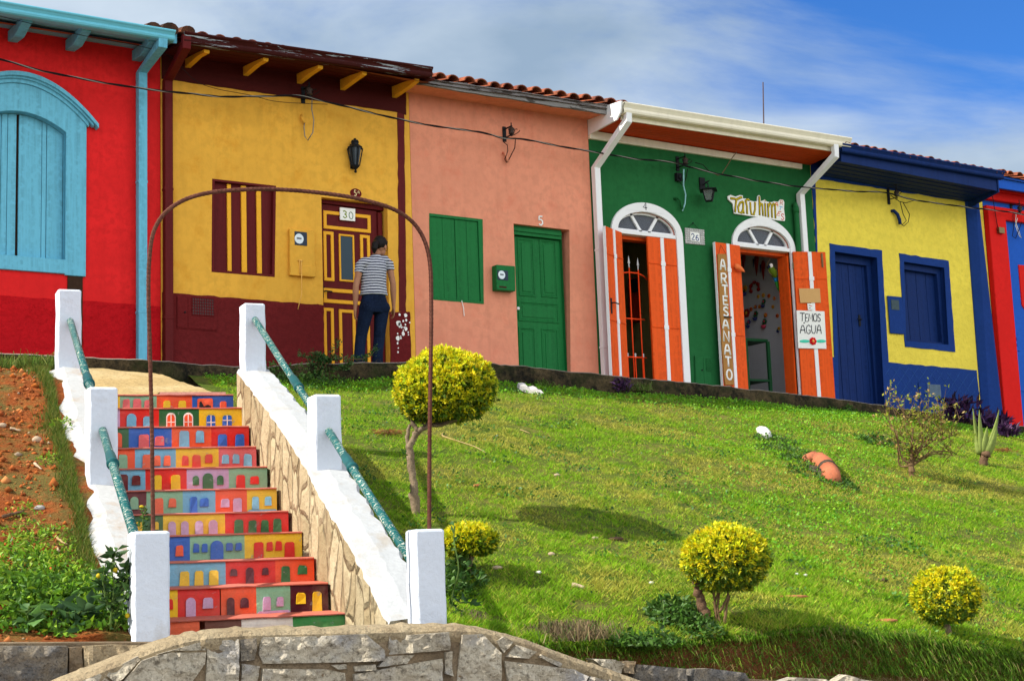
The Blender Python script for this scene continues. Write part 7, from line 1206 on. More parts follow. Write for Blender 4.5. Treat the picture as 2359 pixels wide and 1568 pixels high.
# sparse twiggy shrub at the right
b = GRD(cQ(1490, 745)); t = thing('twiggy_shrub', 'sparse twiggy shrub with few yellow leaves in front of the lemon house', 'shrub', b); dd = lambda x, y: at_dist(cQ(x, y), b); mb = MB(); tips = []
limb(mb, [b + (0, 0, -.05), dd(1485, 690), dd(1480, 640)], .032, .03)
for q in ([(1480, 660), (1420, 580), (1370, 480), (1330, 370), (1280, 290)], [(1480, 660), (1450, 540), (1390, 420), (1360, 330)], [(1490, 660), (1540, 560), (1580, 440), (1540, 340), (1480, 260)], [(1495, 650), (1570, 560), (1680, 470), (1760, 370)], [(1500, 660), (1620, 600), (1760, 560), (1830, 590)], [(1490, 650), (1560, 500), (1640, 400), (1720, 330)], [(1480, 650), (1500, 500), (1480, 380), (1430, 300)], [(1490, 640), (1600, 540), (1740, 420), (1860, 380)], [(1500, 660), (1640, 610), (1800, 600)], [(1480, 640), (1520, 470), (1600, 330), (1640, 290)]):
    pts = [dd(*p) + rng.normal(0, .05, 3) * (i > 0) for i, p in enumerate(q)]; limb(mb, pts, .013, .004, 5)
    for _ in range(9):
        i = rng.integers(1, len(pts)); p = pts[i - 1] + (pts[i] - pts[i - 1]) * rng.uniform(.2, 1); e = p + rng.normal(0, .12, 3) + (0, 0, .13); mb.tube([p, (p + e) / 2 + rng.normal(0, .015, 3), e], [.005, .004, .002], 4); tips += [e, (p + e) / 2]
        for _ in range(2): e2 = e + rng.normal(0, .07, 3) + (0, 0, .05); mb.tube([e, e2], [.0035, .0015], 4); tips.append(e2)
mb.build('branches', TWIG, t, False); T_ = np.array(tips); T_ = np.repeat(T_, 3, 0) + rng.normal(0, .02, (len(T_) * 3, 3)); n = len(T_); v, f, c = leaves(T_, updir(n, .8), rng.uniform(.03, .06, n), rng.uniform(.015, .03, n), pal(n, [(.30, .32, .03), (.20, .25, .03), (.40, .26, .08)], (4, 3, 2))); npmesh('foliage', v, f, LEAF, t, c)
# agave-like plant
b = GRD(cQ(2050, 665)); t = thing('spiky_succulent', 'spiky pale green succulent with upright blades on a scaly stump at the right', 'plant', b); dd = lambda x, y: at_dist(cQ(x, y), b); mb = MB(); limb(mb, [b + (0, 0, -.05), dd(2048, 620), dd(2055, 565)], .05, .06, 10); mb.build('stump', BARK_D, t, True)
AG = pmat('succulent_green', (.20, .25, .06), .5, .2, 3, .1)
for q in ([(2030, 570), (2000, 420), (1962, 220)], [(2040, 565), (2030, 400), (2012, 230)], [(2060, 570), (2100, 430), (2165, 230)], [(2070, 570), (2110, 480), (2150, 300)], [(2020, 570), (1995, 480), (1990, 400)], [(2050, 570), (2060, 450), (2075, 360)]):
    mb = MB(); P = [dd(*p) for p in q]; P[1] = P[1] + rng.normal(0, .03, 3); a, m_, e = P; fine = [a * (1 - u_) ** 2 + m_ * 2 * u_ * (1 - u_) + e * u_ * u_ for u_ in np.linspace(0, 1, 9)]; mb.tube(fine, [.055, .062, .058, .05, .042, .034, .025, .014, .003], 8, sq=(1, .45, 1)); mb.build('blade', AG, t, True)
# purple spiderwort by the kerb
def purple(name, label, px, n, sp, L, hg):
    p = GRD(px); P = p + np.stack([sp * 1.5 * np.clip(rng.normal(0, .55, n), -1, 1), sp * .8 * np.clip(rng.normal(0, .55, n), -1, 1), rng.uniform(0, hg, n)], 1); v, f, c = leaves(P, updir(n, .9), rng.uniform(L * .6, L, n), rng.uniform(L * .18, L * .28, n), pal(n, [(.055, .018, .075), (.09, .03, .11), (.16, .07, .17), (.03, .012, .04)], (4, 3, 2, 3)), .4, .1); return tag(npmesh(name, v, f, LEAF, None, c, p), label, 'plant', 'purple leaved plants by the kerb')
purple('purple_plant', 'purple leaved plant clump by the kerb, largest one under the navy dado', cQ(1870, 340), 190, .22, .20, .36); purple('purple_plant', 'purple leaved plant behind the spiky succulent', cQ(2110, 400), 170, .22, .20, .24); purple('purple_plant', 'small purple plant at the far right end of the kerb', cQ(2240, 450), 90, .10, .18, .16); purple('purple_plant', 'thin purplish weed below the first shop door', cI(360, 1360), 90, .09, .12, .16)
# arching green shrub in front of the maroon dado
b = GRD(cG(940, 1520)); t = thing('feathery_shrub', 'feathery dark green shrub with arching sprays below the maroon dado', 'shrub', b); dd = lambda x, y: at_dist(cG(x, y), b); mb = MB(); lp = []
for q in ([(940, 1540), (1010, 1440), (1120, 1420), (1240, 1370), (1345, 1310)], [(940, 1540), (980, 1430), (1040, 1380), (1080, 1325)], [(930, 1540), (900, 1440), (850, 1380), (800, 1350)], [(930, 1540), (1010, 1470), (1130, 1450), (1200, 1440)], [(930, 1540), (960, 1440), (930, 1360), (890, 1310)], [(930, 1540), (860, 1480), (800, 1450)], [(940, 1540), (900, 1440), (950, 1390)]):
    pts = [dd(*p) + rng.normal(0, .04, 3) for p in q]; limb(mb, pts, .007, .003, 5)
    for a, e in zip(pts[:-1], pts[1:]):
        for u_ in np.linspace(0, 1, 12): lp += [a + (e - a) * u_ + rng.normal(0, .018, 3) for _ in range(7)]
mb.build('stems', TWIG, t); P = np.array(lp); n = len(P); v, f, c = leaves(P, updir(n, .8), rng.uniform(.025, .05, n), rng.uniform(.012, .022, n), pal(n, [(.05, .13, .03), (.09, .19, .05), (.03, .08, .02)], (4, 3, 3))); npmesh('foliage', v, f, LEAF, t, c)
# tall weeds beside the front left post
def stalk(name, label, px0, c, lines, L, cols, wts, flowers=(), per=9, group=None):
    b = GRD(px0); t = thing(name, label, 'weed', b, group); dd = lambda x, y: at_dist(c(x, y), b); mb = MB(); lp = []; ld = []
    for q in lines:
        pts = [dd(*p) + rng.normal(0, .015, 3) for p in q]; limb(mb, pts, .006, .003, 5)
        for a, e in zip(pts[:-1], pts[1:]):
            for u_ in np.linspace(.1, 1, per): lp.append(a + (e - a) * u_); d = rng.normal(0, 1, 3); d[2] = d[2] * .4 + .2; ld.append(d)
    mb.build('stems', pmat('green_stem', (.08, .13, .03), .6, .1, bump=0), t); P, D_ = np.array(lp), np.array(ld); n = len(P); v, f, cl = leaves(P, D_, rng.uniform(L * .6, L * 1.2, n), rng.uniform(L * .3, L * .5, n), pal(n, cols, wts), .2, .25); npmesh('foliage', v, f, LEAF, t, cl)
    for p in flowers: mb = MB(); mb.ball(dd(*p), .014, n=8); mb.build('blossom', pmat('yellow_blossom', (.55, .40, .02), .6, bump=0), t, True)
DG = [(.035, .085, .02), (.055, .12, .025), (.09, .17, .03)]
stalk('tall_weed', 'tall dark flowering weed leaning on the front left post', cL(960, 1130), cL, [[(960, 1130), (985, 900), (990, 700), (960, 560), (940, 420)], [(980, 900), (1040, 700), (1010, 520), (1010, 400)], [(985, 880), (1080, 740), (1100, 620), (1110, 520)], [(960, 1000), (880, 800), (850, 640)], [(990, 1000), (1090, 860), (1130, 720)], [(960, 900), (930, 700), (920, 560)]], .075, DG, (4, 3, 1), ((1000, 605), (1105, 1000), (855, 655)))
stalk('broadleaf_weed', 'broad leaved weed at the wall edge left of the front post', cL(640, 1110), cL, [[(640, 1110), (650, 1000), (640, 960)], [(650, 1010), (560, 960), (480, 950)], [(650, 1010), (700, 970), (770, 960)], [(640, 1080), (600, 1040), (590, 1100)], [(650, 1080), (730, 1060), (720, 1090)]], .13, [(.06, .13, .05), (.08, .16, .06), (.04, .09, .03)], (4, 3, 2), per=3)
stalk('broadleaf_weed', 'broad leaved weed rooted in the red soil at the lower left', cL(240, 1130), cL, [[(240, 1130), (235, 1030), (230, 930)], [(240, 1060), (190, 1020)], [(240, 1060), (300, 1080)], [(235, 960), (280, 930)]], .11, [(.08, .17, .05), (.10, .20, .05)], (3, 2), per=4)
stalk('thin_weed', 'thin dark weed standing beside the foremost right post', cN(165, 930), cN, [[(165, 930), (155, 780), (140, 560), (100, 300), (80, 230)], [(160, 850), (215, 790), (260, 810)], [(165, 900), (110, 850)]], .07, DG, (3, 3, 1), per=4)
# weed rooted on the parapet beside the front left post
q = AT(cL(1232, 262), POST['LC']['dist'] + .35); t = thing('thin_weed', 'thin weed with a yellow flower rising behind the front left post top', 'weed', q - np.array([0, 0, .3])); mb = MB(); dd = lambda x, y: AT(cL(x, y), POST['LC']['dist'] + .35); limb(mb, [dd(1235, 420), dd(1240, 260), dd(1240, 150), dd(1228, 60)], .005, .003, 5); mb.build('stems', pmat('green_stem', (.08, .13, .03), .6, .1, bump=0), t)
P = np.array([dd(1240 + rng.normal(0, 14), y) for y in np.linspace(300, 80, 40)] + [dd(1180 + rng.normal(0, 16), 225) for _ in range(12)] + [dd(1285, 165 + rng.normal(0, 8)) for _ in range(8)]); n = len(P); v, f, c = leaves(P, updir(n, .6), rng.uniform(.02, .04, n), rng.uniform(.01, .018, n), pal(n, DG, (1, 3, 3))); npmesh('foliage', v, f, LEAF, t, c); mb = MB(); mb.ball(dd(1228, 55), .014, .014, .008, 8); mb.build('blossom', pmat('yellow_blossom', (.55, .40, .02), .6, bump=0), t, True)

# ---- things lying on the lawn
def pebble(name, label, px, sx, sy, sz, m, cat_='stone', group=None, sink=.25, rot=0):
    p = GRD(px); mb = MB(); mb.ball((0, 0, 0), 1, n=12); ca_, sa_ = math.cos(rot), math.sin(rot); vs = []
    for x, y, z in mb.v:
        k = 1 + .16 * noise.noise((x * 1.3 + p[0] * 9, y * 1.3, z * 1.3 + p[1])); x, y, z = x * sx * k, y * sy * k, z * sz * k; vs.append((p[0] + x * ca_ - y * sa_, p[1] + x * sa_ + y * ca_, p[2] + z + sz * (1 - 2 * sink)))
    mb.v = vs; return tag(mb.build(name, m, None, True), label, cat_, group)
WST = pmat('white_stone', (.72, .70, .66), .7, .1, 9, .4); BUF = pmat('buff_stone', (.48, .36, .24), .85, .2, 9, .4); TER = pmat('terracotta', (.44, .14, .07), .8, .18, 5, .5, 30, .006, dirt=(.14, .09, .06)); TERD = pmat('mossy_terracotta', (.07, .055, .04), .9, .3, 8, .5)
o = GRD(cQ(335, 425)); mb = MB(); a = lambda x, y: GRD(cQ(x, y)) + (0, 0, .02); mb.tube([a(290, 392), a(312, 400), a(338, 420), a(358, 442), a(368, 458)], [.02, .05, .075, .07, .03], 12); tag(mb.build('white_stone', WST, None, True), 'rounded white stone lying on the lawn below the second shop door', 'stone')
o = GRD(cQ(800, 700)); a = lambda x, y: GRD(cQ(x, y + 12)) + (0, 0, .035); t = thing('terracotta_pipe', 'broken curved terracotta pipe half sunk in the lawn', 'pipe', o)
mb = MB(); mb.tube([a(672, 625), a(720, 622), a(765, 640), a(805, 670), a(835, 705), a(845, 722)], [.05, .085, .10, .105, .105, .10], 14); mb.build('bend', TER, t, True); mb = MB(); mb.tube([a(843, 718), a(862, 748), a(880, 795)], [.10, .10, .085], 14); mb.build('end_piece', TER, t, True); mb = MB(); mb.tube([a(836, 706), a(842, 719)], .108, 14); mb.build('mortar_joint', TERD, t, True); mb = MB(); mb.tube([a(690, 668) + (0, 0, -.03), a(730, 692) + (0, 0, -.03), a(790, 722) + (0, 0, -.03), a(815, 740) + (0, 0, -.03)], [.03, .05, .055, .04], 8); mb.build('mossy_underside', TERD, t, True)
o = GRD(cR(1345, 425)); a = lambda x, y: at_dist(cR(x, y + 8), o); mb = MB(); pl = [a(*p) for p in ((1250, 385), (1258, 352), (1290, 348), (1314, 356), (1318, 368), (1340, 380), (1375, 374), (1400, 384), (1412, 400), (1440, 408), (1412, 422), (1345, 415), (1300, 402))]; n = len(pl); BK = np.array([.03, .10, .05]); mb.add([p for p in pl] + [p + BK for p in pl], [tuple(range(n)), tuple(range(n, 2 * n))] + [(i, (i + 1) % n, n + (i + 1) % n, n + i) for i in range(n)]); tag(mb.build('broken_slab', pmat('pale_slab', (.62, .58, .55), .85, .12, 6, .5), None), 'broken pale slab lying at the foot of the kerb under the green door', 'slab')
for px, sx, sy, sz, lb in ((cN(1235, 312), .032, .022, .015, 'buff pebble inside the shadow of the clipped tree'), (cN(888, 438), .028, .022, .016, 'round buff pebble below the tree shadow'), (cN(455, 545), .045, .024, .014, 'flat buff stone in the small shrub shadow'), (cR(1545, 1068), .035, .025, .018, 'buff pebble high on the open lawn')): pebble('pebble', lb, px, sx, sy, sz, BUF, 'pebble', 'pebbles on the lawn')
for px, lb in ((cO(598, 580), 'white pebble on the lawn, left one of the close pair'), (cO(664, 588), 'white pebble on the lawn, right one of the close pair'), (cN(788, 582), 'small white pebble right of the small shrub shadow'), (cR(1256, 1168), 'tiny white chip below the red clod'), (cN(1685, 665), 'small white pebble left of the round shrub')): pebble('pebble', lb, px, .020, .017, .012, WST, 'pebble', 'pebbles on the lawn')
for px, sx, sy, lb, rt in ((cO(530, 760), .17, .035, 'long brick red shard lying right of the round shrub', -.25), (cO(1285, 945), .09, .04, 'brick red shard near the smallest yellow shrub', -.5), (cR(918, 1150), .05, .035, 'orange red clod in the middle of the lawn', .2)): pebble('clay_shard', lb, px, sx, sy, .016, TER, 'shard', rot=rt)
for px, lb, cols in ((cO(1250, 630), 'dead black and tan leaf lying left of the smallest shrub', BARK_D), (cN(1400, 318), 'dark dead leaf in the tree shadow', BARK_D)): pebble('dead_leaf', lb, px, .07, .04, .018, cols, 'leaf')
def stick(label, c, pts, r, m, name='twig'):
    P = []
    for p in pts: q = GRD(c(*p)); q = q + np.array([0, 0, r + .012]); P.append(q)
    mb = MB(); limb(mb, P, r, r * .6, 6); return tag(mb.build(name, m, None, True), label, 'twig', 'twigs on the ground')
STRAW = pmat('straw_twig', (.42, .30, .14), .8, .15, bump=0)
stick('long pale bent twig on the lawn right of the clipped tree', cR, [(660, 740), (650, 765), (780, 810), (900, 850), (985, 897)], .006, STRAW); stick('short pale twig on the upper lawn', cR, [(1258, 715), (1330, 742)], .006, STRAW); stick('pale twig in front of the mid lawn with a dark end', cN, [(1060, 705), (1150, 728)], .018, BUF); stick('forked dry twig left of the round shrub', cN, [(1740, 828), (1820, 828), (1870, 856), (1990, 862)], .007, STRAW)
stick('thin dark stick behind the round shrub', cO, [(245, 292), (390, 325)], .009, BARK_D); stick('dark stick lying on the red soil near the left edge', cL, [(20, 180), (110, 155), (205, 135)], .014, BARK_D); stick('pale twig on the red soil beside the white stair wall', cL, [(500, 355), (530, 385), (580, 412)], .009, STRAW); stick('thin tan twig on the red soil higher up', cK3, [(268, 990), (325, 1035)], .010, BUF); stick('brown twig on the dark red soil under the grass tuft', cK3, [(80, 715), (160, 735)], .010, BUF)
pebble('pebble', 'grey pebble on the red soil next to the stair wall grass', cL(345, 80), .035, .025, .018, pmat('grey_pebble_stone', (.40, .37, .34), .8), 'pebble', 'pebbles on the lawn'); pebble('pebble', 'brown chip standing on the red soil bank', cK3(290, 795), .035, .025, .026, BUF, 'pebble', 'pebbles on the lawn'); pebble('pebble', 'pale stone at the left edge of the red soil bank', cK3(18, 680), .034, .028, .02, BUF, 'pebble', 'pebbles on the lawn')
for px, lb in ((cR(225, 745), 'orange brown patch of dead needles left of the tree trunk'), (cQ(2200, 560), 'orange brown dead tuft at the right end of the lawn')):
    p = GRD(px); n = 260; P = p + np.stack([np.clip(rng.normal(0, .09, n), -.16, .16), np.clip(rng.normal(0, .05, n), -.09, .09), rng.uniform(.01, .05, n)], 1); d = rng.normal(0, 1, (n, 3)); d[:, 2] *= .3; v, f, c = leaves(P, d, rng.uniform(.03, .07, n), rng.uniform(.004, .01, n), pal(n, [(.34, .14, .04), (.26, .16, .06)], (2, 1))); tag(npmesh('dead_needles', v, f, LEAF, None, c, p), lb, 'leaf litter')
# ================================================================== woman seen from behind
PO = .92; PP = lambda x, y, dy=0.0: np.array(F3(cP(x, y), PO)) * (1, 0, 1) + np.array([0, -PO + dy, 0])
zfoot = kt(8.75); hd = _n(np.array([.28, .96, 0])); rg = _n(np.array([.96, -.28, 0])); UPV = np.array([0, 0, 1.])
def loft(mb, rings, n=14, m=0):
    """rings: (centre, rx, ry, normal): elliptical sections, rx along the body's right, ry along its front"""
    vs = []; fs = []
    for c, rx, ry, nrm in rings:
        nrm = _n(np.array(nrm, float)); a = _n(rg - nrm * (rg @ nrm)); b = np.cross(nrm, a)
        for k in range(n): t = 2 * math.pi * k / n; vs.append(np.array(c) + a * rx * math.cos(t) + b * ry * math.sin(t))
    q = len(rings)
    for i in range(q - 1):
        for k in range(n): fs.append((i * n + k, i * n + (k + 1) % n, (i + 1) * n + (k + 1) % n, (i + 1) * n + k))
    fs += [tuple(range(n)), tuple(range((q - 1) * n, q * n))]; mb.add(vs, fs, m)
def chain(pts, radii):
    P = [np.array(p) for p in pts]; out = []
    for i, p in enumerate(P):
        d = P[min(i + 1, len(P) - 1)] - P[max(i - 1, 0)]; r = radii[i]; out.append((p, r[0], r[1], d) if isinstance(r, tuple) else (p, r, r, d))
    return out
def fuse(mb, name, mats, parent, vox=.007, smooth=3):
    o = mb.build(name, mats, parent, True); r = o.modifiers.new('fuse', 'REMESH'); r.mode = 'VOXEL'; r.voxel_size = vox; r.use_smooth_shade = True; s = o.modifiers.new('soften', 'SMOOTH'); s.iterations = smooth; s.factor = .5; return o
SKIN = pmat('skin', (.40, .19, .11), .5, .08, 12, .1, 60, .002); HAIR = pmat('dark_hair', (.014, .011, .010), .5, .25, 5, .5, 60, .004, grain=(60, 60, 8), spec=.12)
def shirt_mat():
    t = NT('striped_jersey'); sp = t.n('ShaderNodeSeparateXYZ'); nz = t.n('ShaderNodeTexNoise'); nz.inputs['Scale'].default_value = 5; t.l(t.co, nz.inputs[0]); t.l(t.co, sp.inputs[0]); ma = t.n('ShaderNodeMath', operation='MULTIPLY_ADD'); t.l(nz.outputs['Fac'], ma.inputs[0]); ma.inputs[1].default_value = .022; t.l(sp.outputs['Z'], ma.inputs[2])
    dv_ = t.n('ShaderNodeMath', operation='MULTIPLY'); t.l(ma.outputs[0], dv_.inputs[0]); dv_.inputs[1].default_value = 1 / .034; fr = t.n('ShaderNodeMath', operation='FRACT'); t.l(dv_.outputs[0], fr.inputs[0]); st = t.ramp(fr.outputs[0], .42, .46); t.col(t.mix(st, (.012, .016, .04), (.52, .53, .58))); t.p(Roughness=.9); t.bump(t.noise(9, 3), .5, .012); return t.m
def jean_mat():
    t = NT('dark_denim'); a = t.mix(t.ramp(t.noise(6, 5), .35, .7), (.004, .008, .021), (.008, .016, .042)); a = t.mix(t.ramp(t.noise(60, 3), .5, .7), a, (.012, .022, .05)); t.col(a); t.p(Roughness=.85); t.bump(t.noise(14, 4, .6, t.map((1, 1, .5))), .7, .02); return t.m
per = thing('person', 'woman seen from behind in striped T-shirt and dark jeans before the panelled door', 'person', (8.8, -PO, zfoot))
nk = PP(438, 335); hdc = PP(498, 238, .03); shL, shR = PP(268, 425), PP(568, 402); elL, elR = PP(216, 680), PP(612, 655, -.02); wrL, wrR = PP(226, 915, .04), PP(640, 895, .03); wst = PP(412, 735); hip = PP(412, 880); cro = PP(405, 975)
knL, knR = PP(292, 1235, .05), PP(478, 1245, .02); anL, anR = PP(238, 1500, -.03), PP(440, 1502, -.02); anL[2] = zfoot + .075; anR[2] = zfoot + .075; hL, hR = PP(325, 950), PP(495, 950)
body = MB()
tors = [(hip + (0, 0, -.06), .155, .11, UPV), (hip, .165, .115, UPV), (wst, .118, .088, UPV), (PP(410, 640), .122, .092, UPV), (PP(410, 540), .140, .10, UPV), (PP(414, 460), .150, .095, UPV), (PP(418, 405), .125, .075, UPV), (PP(430, 362), .065, .055, UPV), (nk, .045, .05, hdc - nk), (nk + (hdc - nk) * .35, .044, .05, hdc - nk)]
loft(body, tors, 18)
# head: skull, jaw, nose, ear - turned to the right and tipped down
fv = _n(np.array([.80, .50, -.32])); sv = _n(np.cross(fv, UPV)); uv = np.cross(sv, fv)
def hball(mb, o, r, n=14, m=0):
    k = n // 2; vs = []; fs = []
    for i in range(k + 1):
        t = math.pi * min(max(i, .04), k - .04) / k
        for j in range(n): a = 2 * math.pi * j / n; q = (r[0] * math.sin(t) * math.cos(a), r[1] * math.sin(t) * math.sin(a), r[2] * math.cos(t)); vs.append(hdc + fv * (o[0] + q[0]) + sv * (o[1] + q[1]) + uv * (o[2] + q[2]))
    for i in range(k):
        for j in range(n): fs.append((i * n + j, i * n + (j + 1) % n, (i + 1) * n + (j + 1) % n, (i + 1) * n + j))
    fs += [tuple(range(n)), tuple(range(k * n, k * n + n))]; mb.add(vs, fs, m)
hball(body, (0, 0, .015), (.092, .074, .098)); hball(body, (.035, 0, -.055), (.055, .052, .062)); hball(body, (.098, 0, -.022), (.018, .012, .020), 10); hball(body, (.078, 0, -.066), (.016, .022, .012), 10); hball(body, (.072, 0, -.095), (.022, .022, .018), 10)
for s in (-1, 1): hball(body, (-.002, s * .074, -.018), (.020, .010, .032), 10); hball(body, (.070, s * .030, .004), (.016, .014, .012), 10)
for sh_, el, wr, s in ((shL, elL, wrL, -1), (shR, elR, wrR, 1)):
    up_ = sh_ + (el - sh_) * .3
    loft(body, chain([PP(418, 420), sh_ + rg * -s * .02, up_, sh_ + (el - sh_) * .65, el, el + (wr - el) * .3, el + (wr - el) * .7, wr, wr + (wr - el) * .10], [.055, .054, .047, .040, .037, .039, .030, (.022, .026), (.020, .030)]), 12)
    dn = _n(wr - el); fwd_ = _n(hd - dn * (hd @ dn)); pal_ = wr + dn * .05; sd_ = np.cross(dn, fwd_) * -s
    loft(body, chain([wr + dn * .0, wr + dn * .04, wr + dn * .085], [(.018, .026), (.018, .038), (.015, .036)]), 12)
    for i, (o_, ln, rr_) in enumerate(((-.028, .070, .0082), (-.010, .080, .0086), (.009, .076, .0084), (.027, .060, .0076))):     # four curled fingers
        b0_ = wr + dn * .082 + fwd_ * -o_; b1_ = b0_ + dn * ln * .45 + sd_ * .004; b2_ = b1_ + (dn * .8 + sd_ * .55) * ln * .35; b3_ = b2_ + (dn * .5 + sd_ * .8) * ln * .26; body.tube([b0_ - dn * .02, b0_, b1_, b2_, b3_], [rr_, rr_ * 1.05, rr_, rr_ * .92, rr_ * .7], 8)
    t0 = wr + dn * .03 + fwd_ * .028; body.tube([t0 - fwd_ * .01, t0 + fwd_ * .012 + dn * .02 + sd_ * .008, t0 + fwd_ * .016 + dn * .048 + sd_ * .018, t0 + fwd_ * .010 + dn * .068 + sd_ * .024], [.013, .011, .0095, .007], 8)   # thumb from the side of the palm
for h_, kn, an_ in ((hL, knL, anL), (hR, knR, anR)):
    loft(body, chain([h_ + (0, 0, .05), h_ + (kn - h_) * .3, kn, kn + (an_ - kn) * .35, an_], [.082, .074, .053, .05, .034]), 12); fo = an_ + (0, 0, -.05); loft(body, [(fo + hd * -.06, .028, .03, hd), (fo + hd * .0, .036, .036, hd), (fo + hd * .09 + (0, 0, -.012), .042, .022, hd), (fo + hd * .155 + (0, 0, -.018), .032, .014, hd)], 10)
bo = fuse(body, 'body', SKIN, per, .0055, 2)
je = MB(); loft(je, [(PP(412, 752), .133, .104, UPV), (PP(412, 800), .150, .112, UPV), (hip + (0, 0, .0), .174, .128, UPV), (PP(410, 930), .172, .125, UPV), (cro + (0, 0, -.0), .150, .105, UPV)], 20)
for h_, kn, an_, s in ((hL, knL, anL, -1), (hR, knR, anR, 1)):
    loft(je, chain([h_ + (0, 0, .06), h_ + (0, 0, -.03), h_ + (kn - h_) * .3, h_ + (kn - h_) * .65, kn, kn + (an_ - kn) * .3, kn + (an_ - kn) * .65, an_ + (0, 0, -.066)], [(.082, .105), (.088, .105), (.085, .095), (.076, .082), (.070, .074), (.068, .072), (.066, .072), (.070, .086)]), 14)
    je.add([], [])
for q in (hL, hR): qq = q + (0, -.06, .03); je.ball(tuple(qq), .085, .07, .085, 12)
jo = fuse(je, 'jeans', jean_mat(), per, .008, 3)
pk_ = MB()
for x0, x1 in ((300, 385), (430, 515)):
    pts = [PP(x0, 845, -.135), PP(x1, 845, -.135), PP(x1 - 4, 905, -.140), PP((x0 + x1) / 2, 925, -.142), PP(x0 + 4, 905, -.140)]; n = 5; pk_.add([p for p in pts] + [p + (0, .03, 0) for p in pts], [tuple(range(n)), tuple(range(n, 2 * n))] + [(i, (i + 1) % n, n + (i + 1) % n, n + i) for i in range(n)])
sm_ = MB(); SHM = shirt_mat()
loft(sm_, [(PP(410, 778), .176, .124, UPV), (PP(411, 745), .166, .118, UPV), (PP(410, 660), .156, .112, UPV), (PP(408, 560), .160, .116, UPV), (PP(411, 480), .158, .110, UPV), (PP(418, 425), .146, .096, UPV), (PP(424, 380), .100, .074, UPV), (PP(430, 350), .066, .062, UPV), (PP(434, 338), .058, .058, UPV)], 20)
for sh_, el, s in ((shL, elL, -1), (shR, elR, 1)): loft(sm_, chain([PP(418, 420), sh_ + rg * -s * .03 + (0, 0, .0), sh_ + (el - sh_) * .12, sh_ + (el - sh_) * .30, sh_ + (el - sh_) * .42], [.072, .068, .062, .057, .057]), 14)
fuse(sm_, 'tshirt', SHM, per, .007, 3)
ha = MB(); hball(ha, (-.020, 0, .032), (.100, .086, .098), 16); hball(ha, (.035, 0, .070), (.058, .066, .045), 14); hball(ha, (-.07, 0, -.01), (.045, .062, .06), 12); hball(ha, (-.085, 0, .0), (.036, .036, .036), 10)
ha.tube([PP(450, 222, -.03), PP(408, 212, -.07), PP(384, 235, -.10), PP(376, 285, -.10), PP(382, 335, -.08)], [.026, .034, .042, .040, .012], 12); fuse(ha, 'hair', HAIR, per, .007, 2)
gl_ = MB(); gl_.tube([hdc + fv * .0 + sv * .080 + uv * .004, hdc + fv * .06 + sv * .070 + uv * .006, hdc + fv * .092 + sv * .048 + uv * .004], .0028, 6)
for s in (-1, 1): gl_.tube([hdc + fv * (.094 - .004 * math.cos(a)) + sv * (s * .032 + .022 * math.cos(a)) + uv * (.0 + .017 * math.sin(a)) for a in np.linspace(0, 6.283, 15)], .0025, 5)
gl_.build('glasses', IRONB, per, True)
so_ = MB()
for an_ in (anL, anR): fo = an_ + (0, 0, -.075); so_.add([], []); fo = an_ + (0, 0, -.045); loft(so_, [(fo + hd * -.075, .034, .034, hd), (fo + hd * -.03, .044, .048, hd), (fo + hd * .03, .048, .042, hd), (fo + hd * .10 + (0, 0, -.010), .050, .030, hd), (fo + hd * .175 + (0, 0, -.016), .036, .018, hd)], 12)
sh2 = so_.build('shoes', pmat('dark_shoes', (.03, .025, .025), .6), per, True)
SUN_E, SKY_S, EXPO = 5.0, .14, .68
CL_A, CL_B = .30, .09
CL_DARK, CL_LIGHT, CL_FILL = (1.45, 2.0, 2.7), (3.1, 3.6, 4.15), (8.6, 8.8, 9.2)  # last colour: unseen cloud added behind the camera to brighten the house fronts
SKY_TINT = (.19, .45, .80)
CLOUD_LOC = (4.6, 6.6, 3.1)
# ================================================================== light and sky
SAZ, SEL = math.radians(-77), math.radians(41)
sd = Vector((math.sin(SAZ) * math.cos(SEL), math.cos(SAZ) * math.cos(SEL), math.sin(SEL)))
sl_ = bpy.data.lights.new('sun', 'SUN'); sl_.energy = SUN_E; sl_.angle = math.radians(.6); sl_.color = (1, .94, .84); so = bpy.data.objects.new('sun', sl_); COL.objects.link(so); so.rotation_euler = sd.to_track_quat('Z', 'Y').to_euler(); so.location = (-30, 0, 30)
w = bpy.data.worlds.new('World'); SC.world = w; w.use_nodes = True; nt = w.node_tree; nt.nodes.clear()
def wn(k, **kw):
    x = nt.nodes.new(k)
    for a, v in kw.items(): setattr(x, a, v)
    return x
sky = wn('ShaderNodeTexSky', sky_type='NISHITA'); sky.sun_disc = False; sky.sun_elevation = SEL; sky.sun_rotation = SAZ % (2 * math.pi); sky.altitude = 900; sky.air_density = 1.0; sky.dust_density = .4; sky.ozone_density = 2.0
tc = wn('ShaderNodeTexCoord'); mp = wn('ShaderNodeMapping'); mp.inputs['Scale'].default_value = (1, 1, 2.2); nt.links.new(tc.outputs['Generated'], mp.inputs[0])
n1 = wn('ShaderNodeTexNoise'); n1.inputs['Scale'].default_value = 2.9; n1.inputs['Detail'].default_value = 8; n1.inputs['Roughness'].default_value = .58; n1.inputs['Distortion'].default_value = .5; mp.inputs['Location'].default_value = CLOUD_LOC; nt.links.new(mp.outputs[0], n1.inputs['Vector'])
dt = wn('ShaderNodeVectorMath', operation='DOT_PRODUCT'); nt.links.new(tc.outputs['Generated'], dt.inputs[0]); dt.inputs[1].default_value = (1, 0, 0)      # thicker cloud to the west
mr = wn('ShaderNodeMapRange'); mr.inputs['From Min'].default_value = .30; mr.inputs['From Max'].default_value = .80; mr.inputs['To Min'].default_value = CL_A; mr.inputs['To Max'].default_value = CL_B; nt.links.new(dt.outputs['Value'], mr.inputs['Value'])
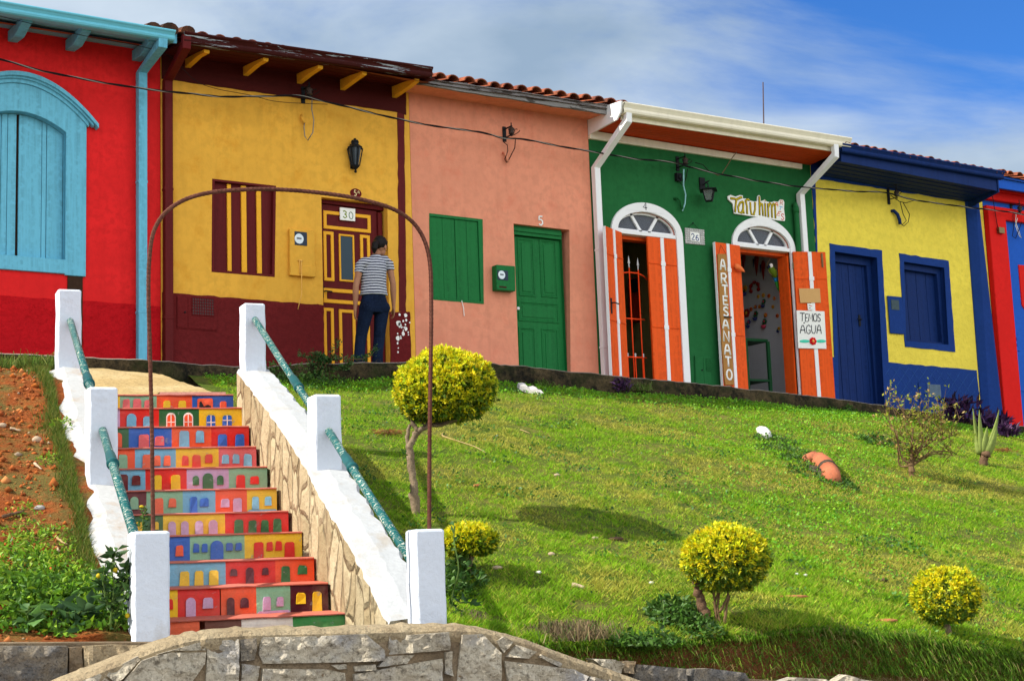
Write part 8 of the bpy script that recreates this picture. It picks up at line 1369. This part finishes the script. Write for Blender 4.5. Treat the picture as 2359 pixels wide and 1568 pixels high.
sz_ = wn('ShaderNodeSeparateXYZ'); nt.links.new(tc.outputs['Generated'], sz_.inputs[0]); lo = wn('ShaderNodeMapRange'); lo.inputs['From Min'].default_value = .20; lo.inputs['From Max'].default_value = .31; lo.inputs['To Min'].default_value = .20; lo.inputs['To Max'].default_value = 0; nt.links.new(sz_.outputs['Z'], lo.inputs['Value'])      # cloud bank low over the roofs
a0 = wn('ShaderNodeMath', operation='ADD'); nt.links.new(n1.outputs['Fac'], a0.inputs[0]); nt.links.new(lo.outputs[0], a0.inputs[1])
ad = wn('ShaderNodeMath', operation='ADD'); nt.links.new(a0.outputs[0], ad.inputs[0]); nt.links.new(mr.outputs[0], ad.inputs[1])
rp = wn('ShaderNodeValToRGB'); rp.color_ramp.interpolation = 'EASE'; rp.color_ramp.elements[0].position = .50; rp.color_ramp.elements[1].position = .80; nt.links.new(ad.outputs[0], rp.inputs[0])
n2 = wn('ShaderNodeTexNoise'); n2.inputs['Scale'].default_value = 3.4; n2.inputs['Detail'].default_value = 6; nt.links.new(mp.outputs[0], n2.inputs['Vector'])
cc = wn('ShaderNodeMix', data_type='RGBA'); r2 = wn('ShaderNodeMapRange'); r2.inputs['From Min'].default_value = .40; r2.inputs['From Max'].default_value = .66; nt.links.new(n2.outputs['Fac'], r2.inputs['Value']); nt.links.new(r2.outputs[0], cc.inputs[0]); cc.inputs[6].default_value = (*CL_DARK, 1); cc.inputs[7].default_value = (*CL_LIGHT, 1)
ds = wn('ShaderNodeVectorMath', operation='DOT_PRODUCT'); nt.links.new(tc.outputs['Generated'], ds.inputs[0]); ds.inputs[1].default_value = (0, -1, -.55)      # bright cloud added out of view, opposite the fronts, to fill their shade
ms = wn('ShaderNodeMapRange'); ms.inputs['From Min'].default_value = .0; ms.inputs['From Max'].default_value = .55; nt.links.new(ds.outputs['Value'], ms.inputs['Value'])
c2 = wn('ShaderNodeMix', data_type='RGBA'); nt.links.new(ms.outputs[0], c2.inputs[0]); nt.links.new(cc.outputs[2], c2.inputs[6]); c2.inputs[7].default_value = (*CL_FILL, 1)
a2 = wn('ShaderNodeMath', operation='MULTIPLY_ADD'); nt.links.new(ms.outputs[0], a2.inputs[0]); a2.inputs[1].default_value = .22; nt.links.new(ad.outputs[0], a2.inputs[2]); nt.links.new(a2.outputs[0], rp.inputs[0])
tn = wn('ShaderNodeMix', data_type='RGBA', blend_type='MULTIPLY'); tn.inputs[0].default_value = 1; nt.links.new(sky.outputs[0], tn.inputs[6]); tn.inputs[7].default_value = (*SKY_TINT, 1)
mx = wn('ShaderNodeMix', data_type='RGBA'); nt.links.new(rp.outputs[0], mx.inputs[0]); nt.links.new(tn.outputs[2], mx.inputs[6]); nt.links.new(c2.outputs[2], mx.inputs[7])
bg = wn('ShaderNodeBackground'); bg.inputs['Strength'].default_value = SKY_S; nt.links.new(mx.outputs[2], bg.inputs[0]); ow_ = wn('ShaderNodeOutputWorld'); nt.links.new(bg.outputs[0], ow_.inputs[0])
vs_ = SC.view_settings; vs_.view_transform = 'Standard'; vs_.look = 'None'; vs_.exposure = EXPO; vs_.gamma = 1; vs_.use_curve_mapping = False
SC.render.engine = 'CYCLES'; SC.cycles.max_bounces = 8; SC.cycles.diffuse_bounces = 4; SC.cycles.transparent_max_bounces = 10
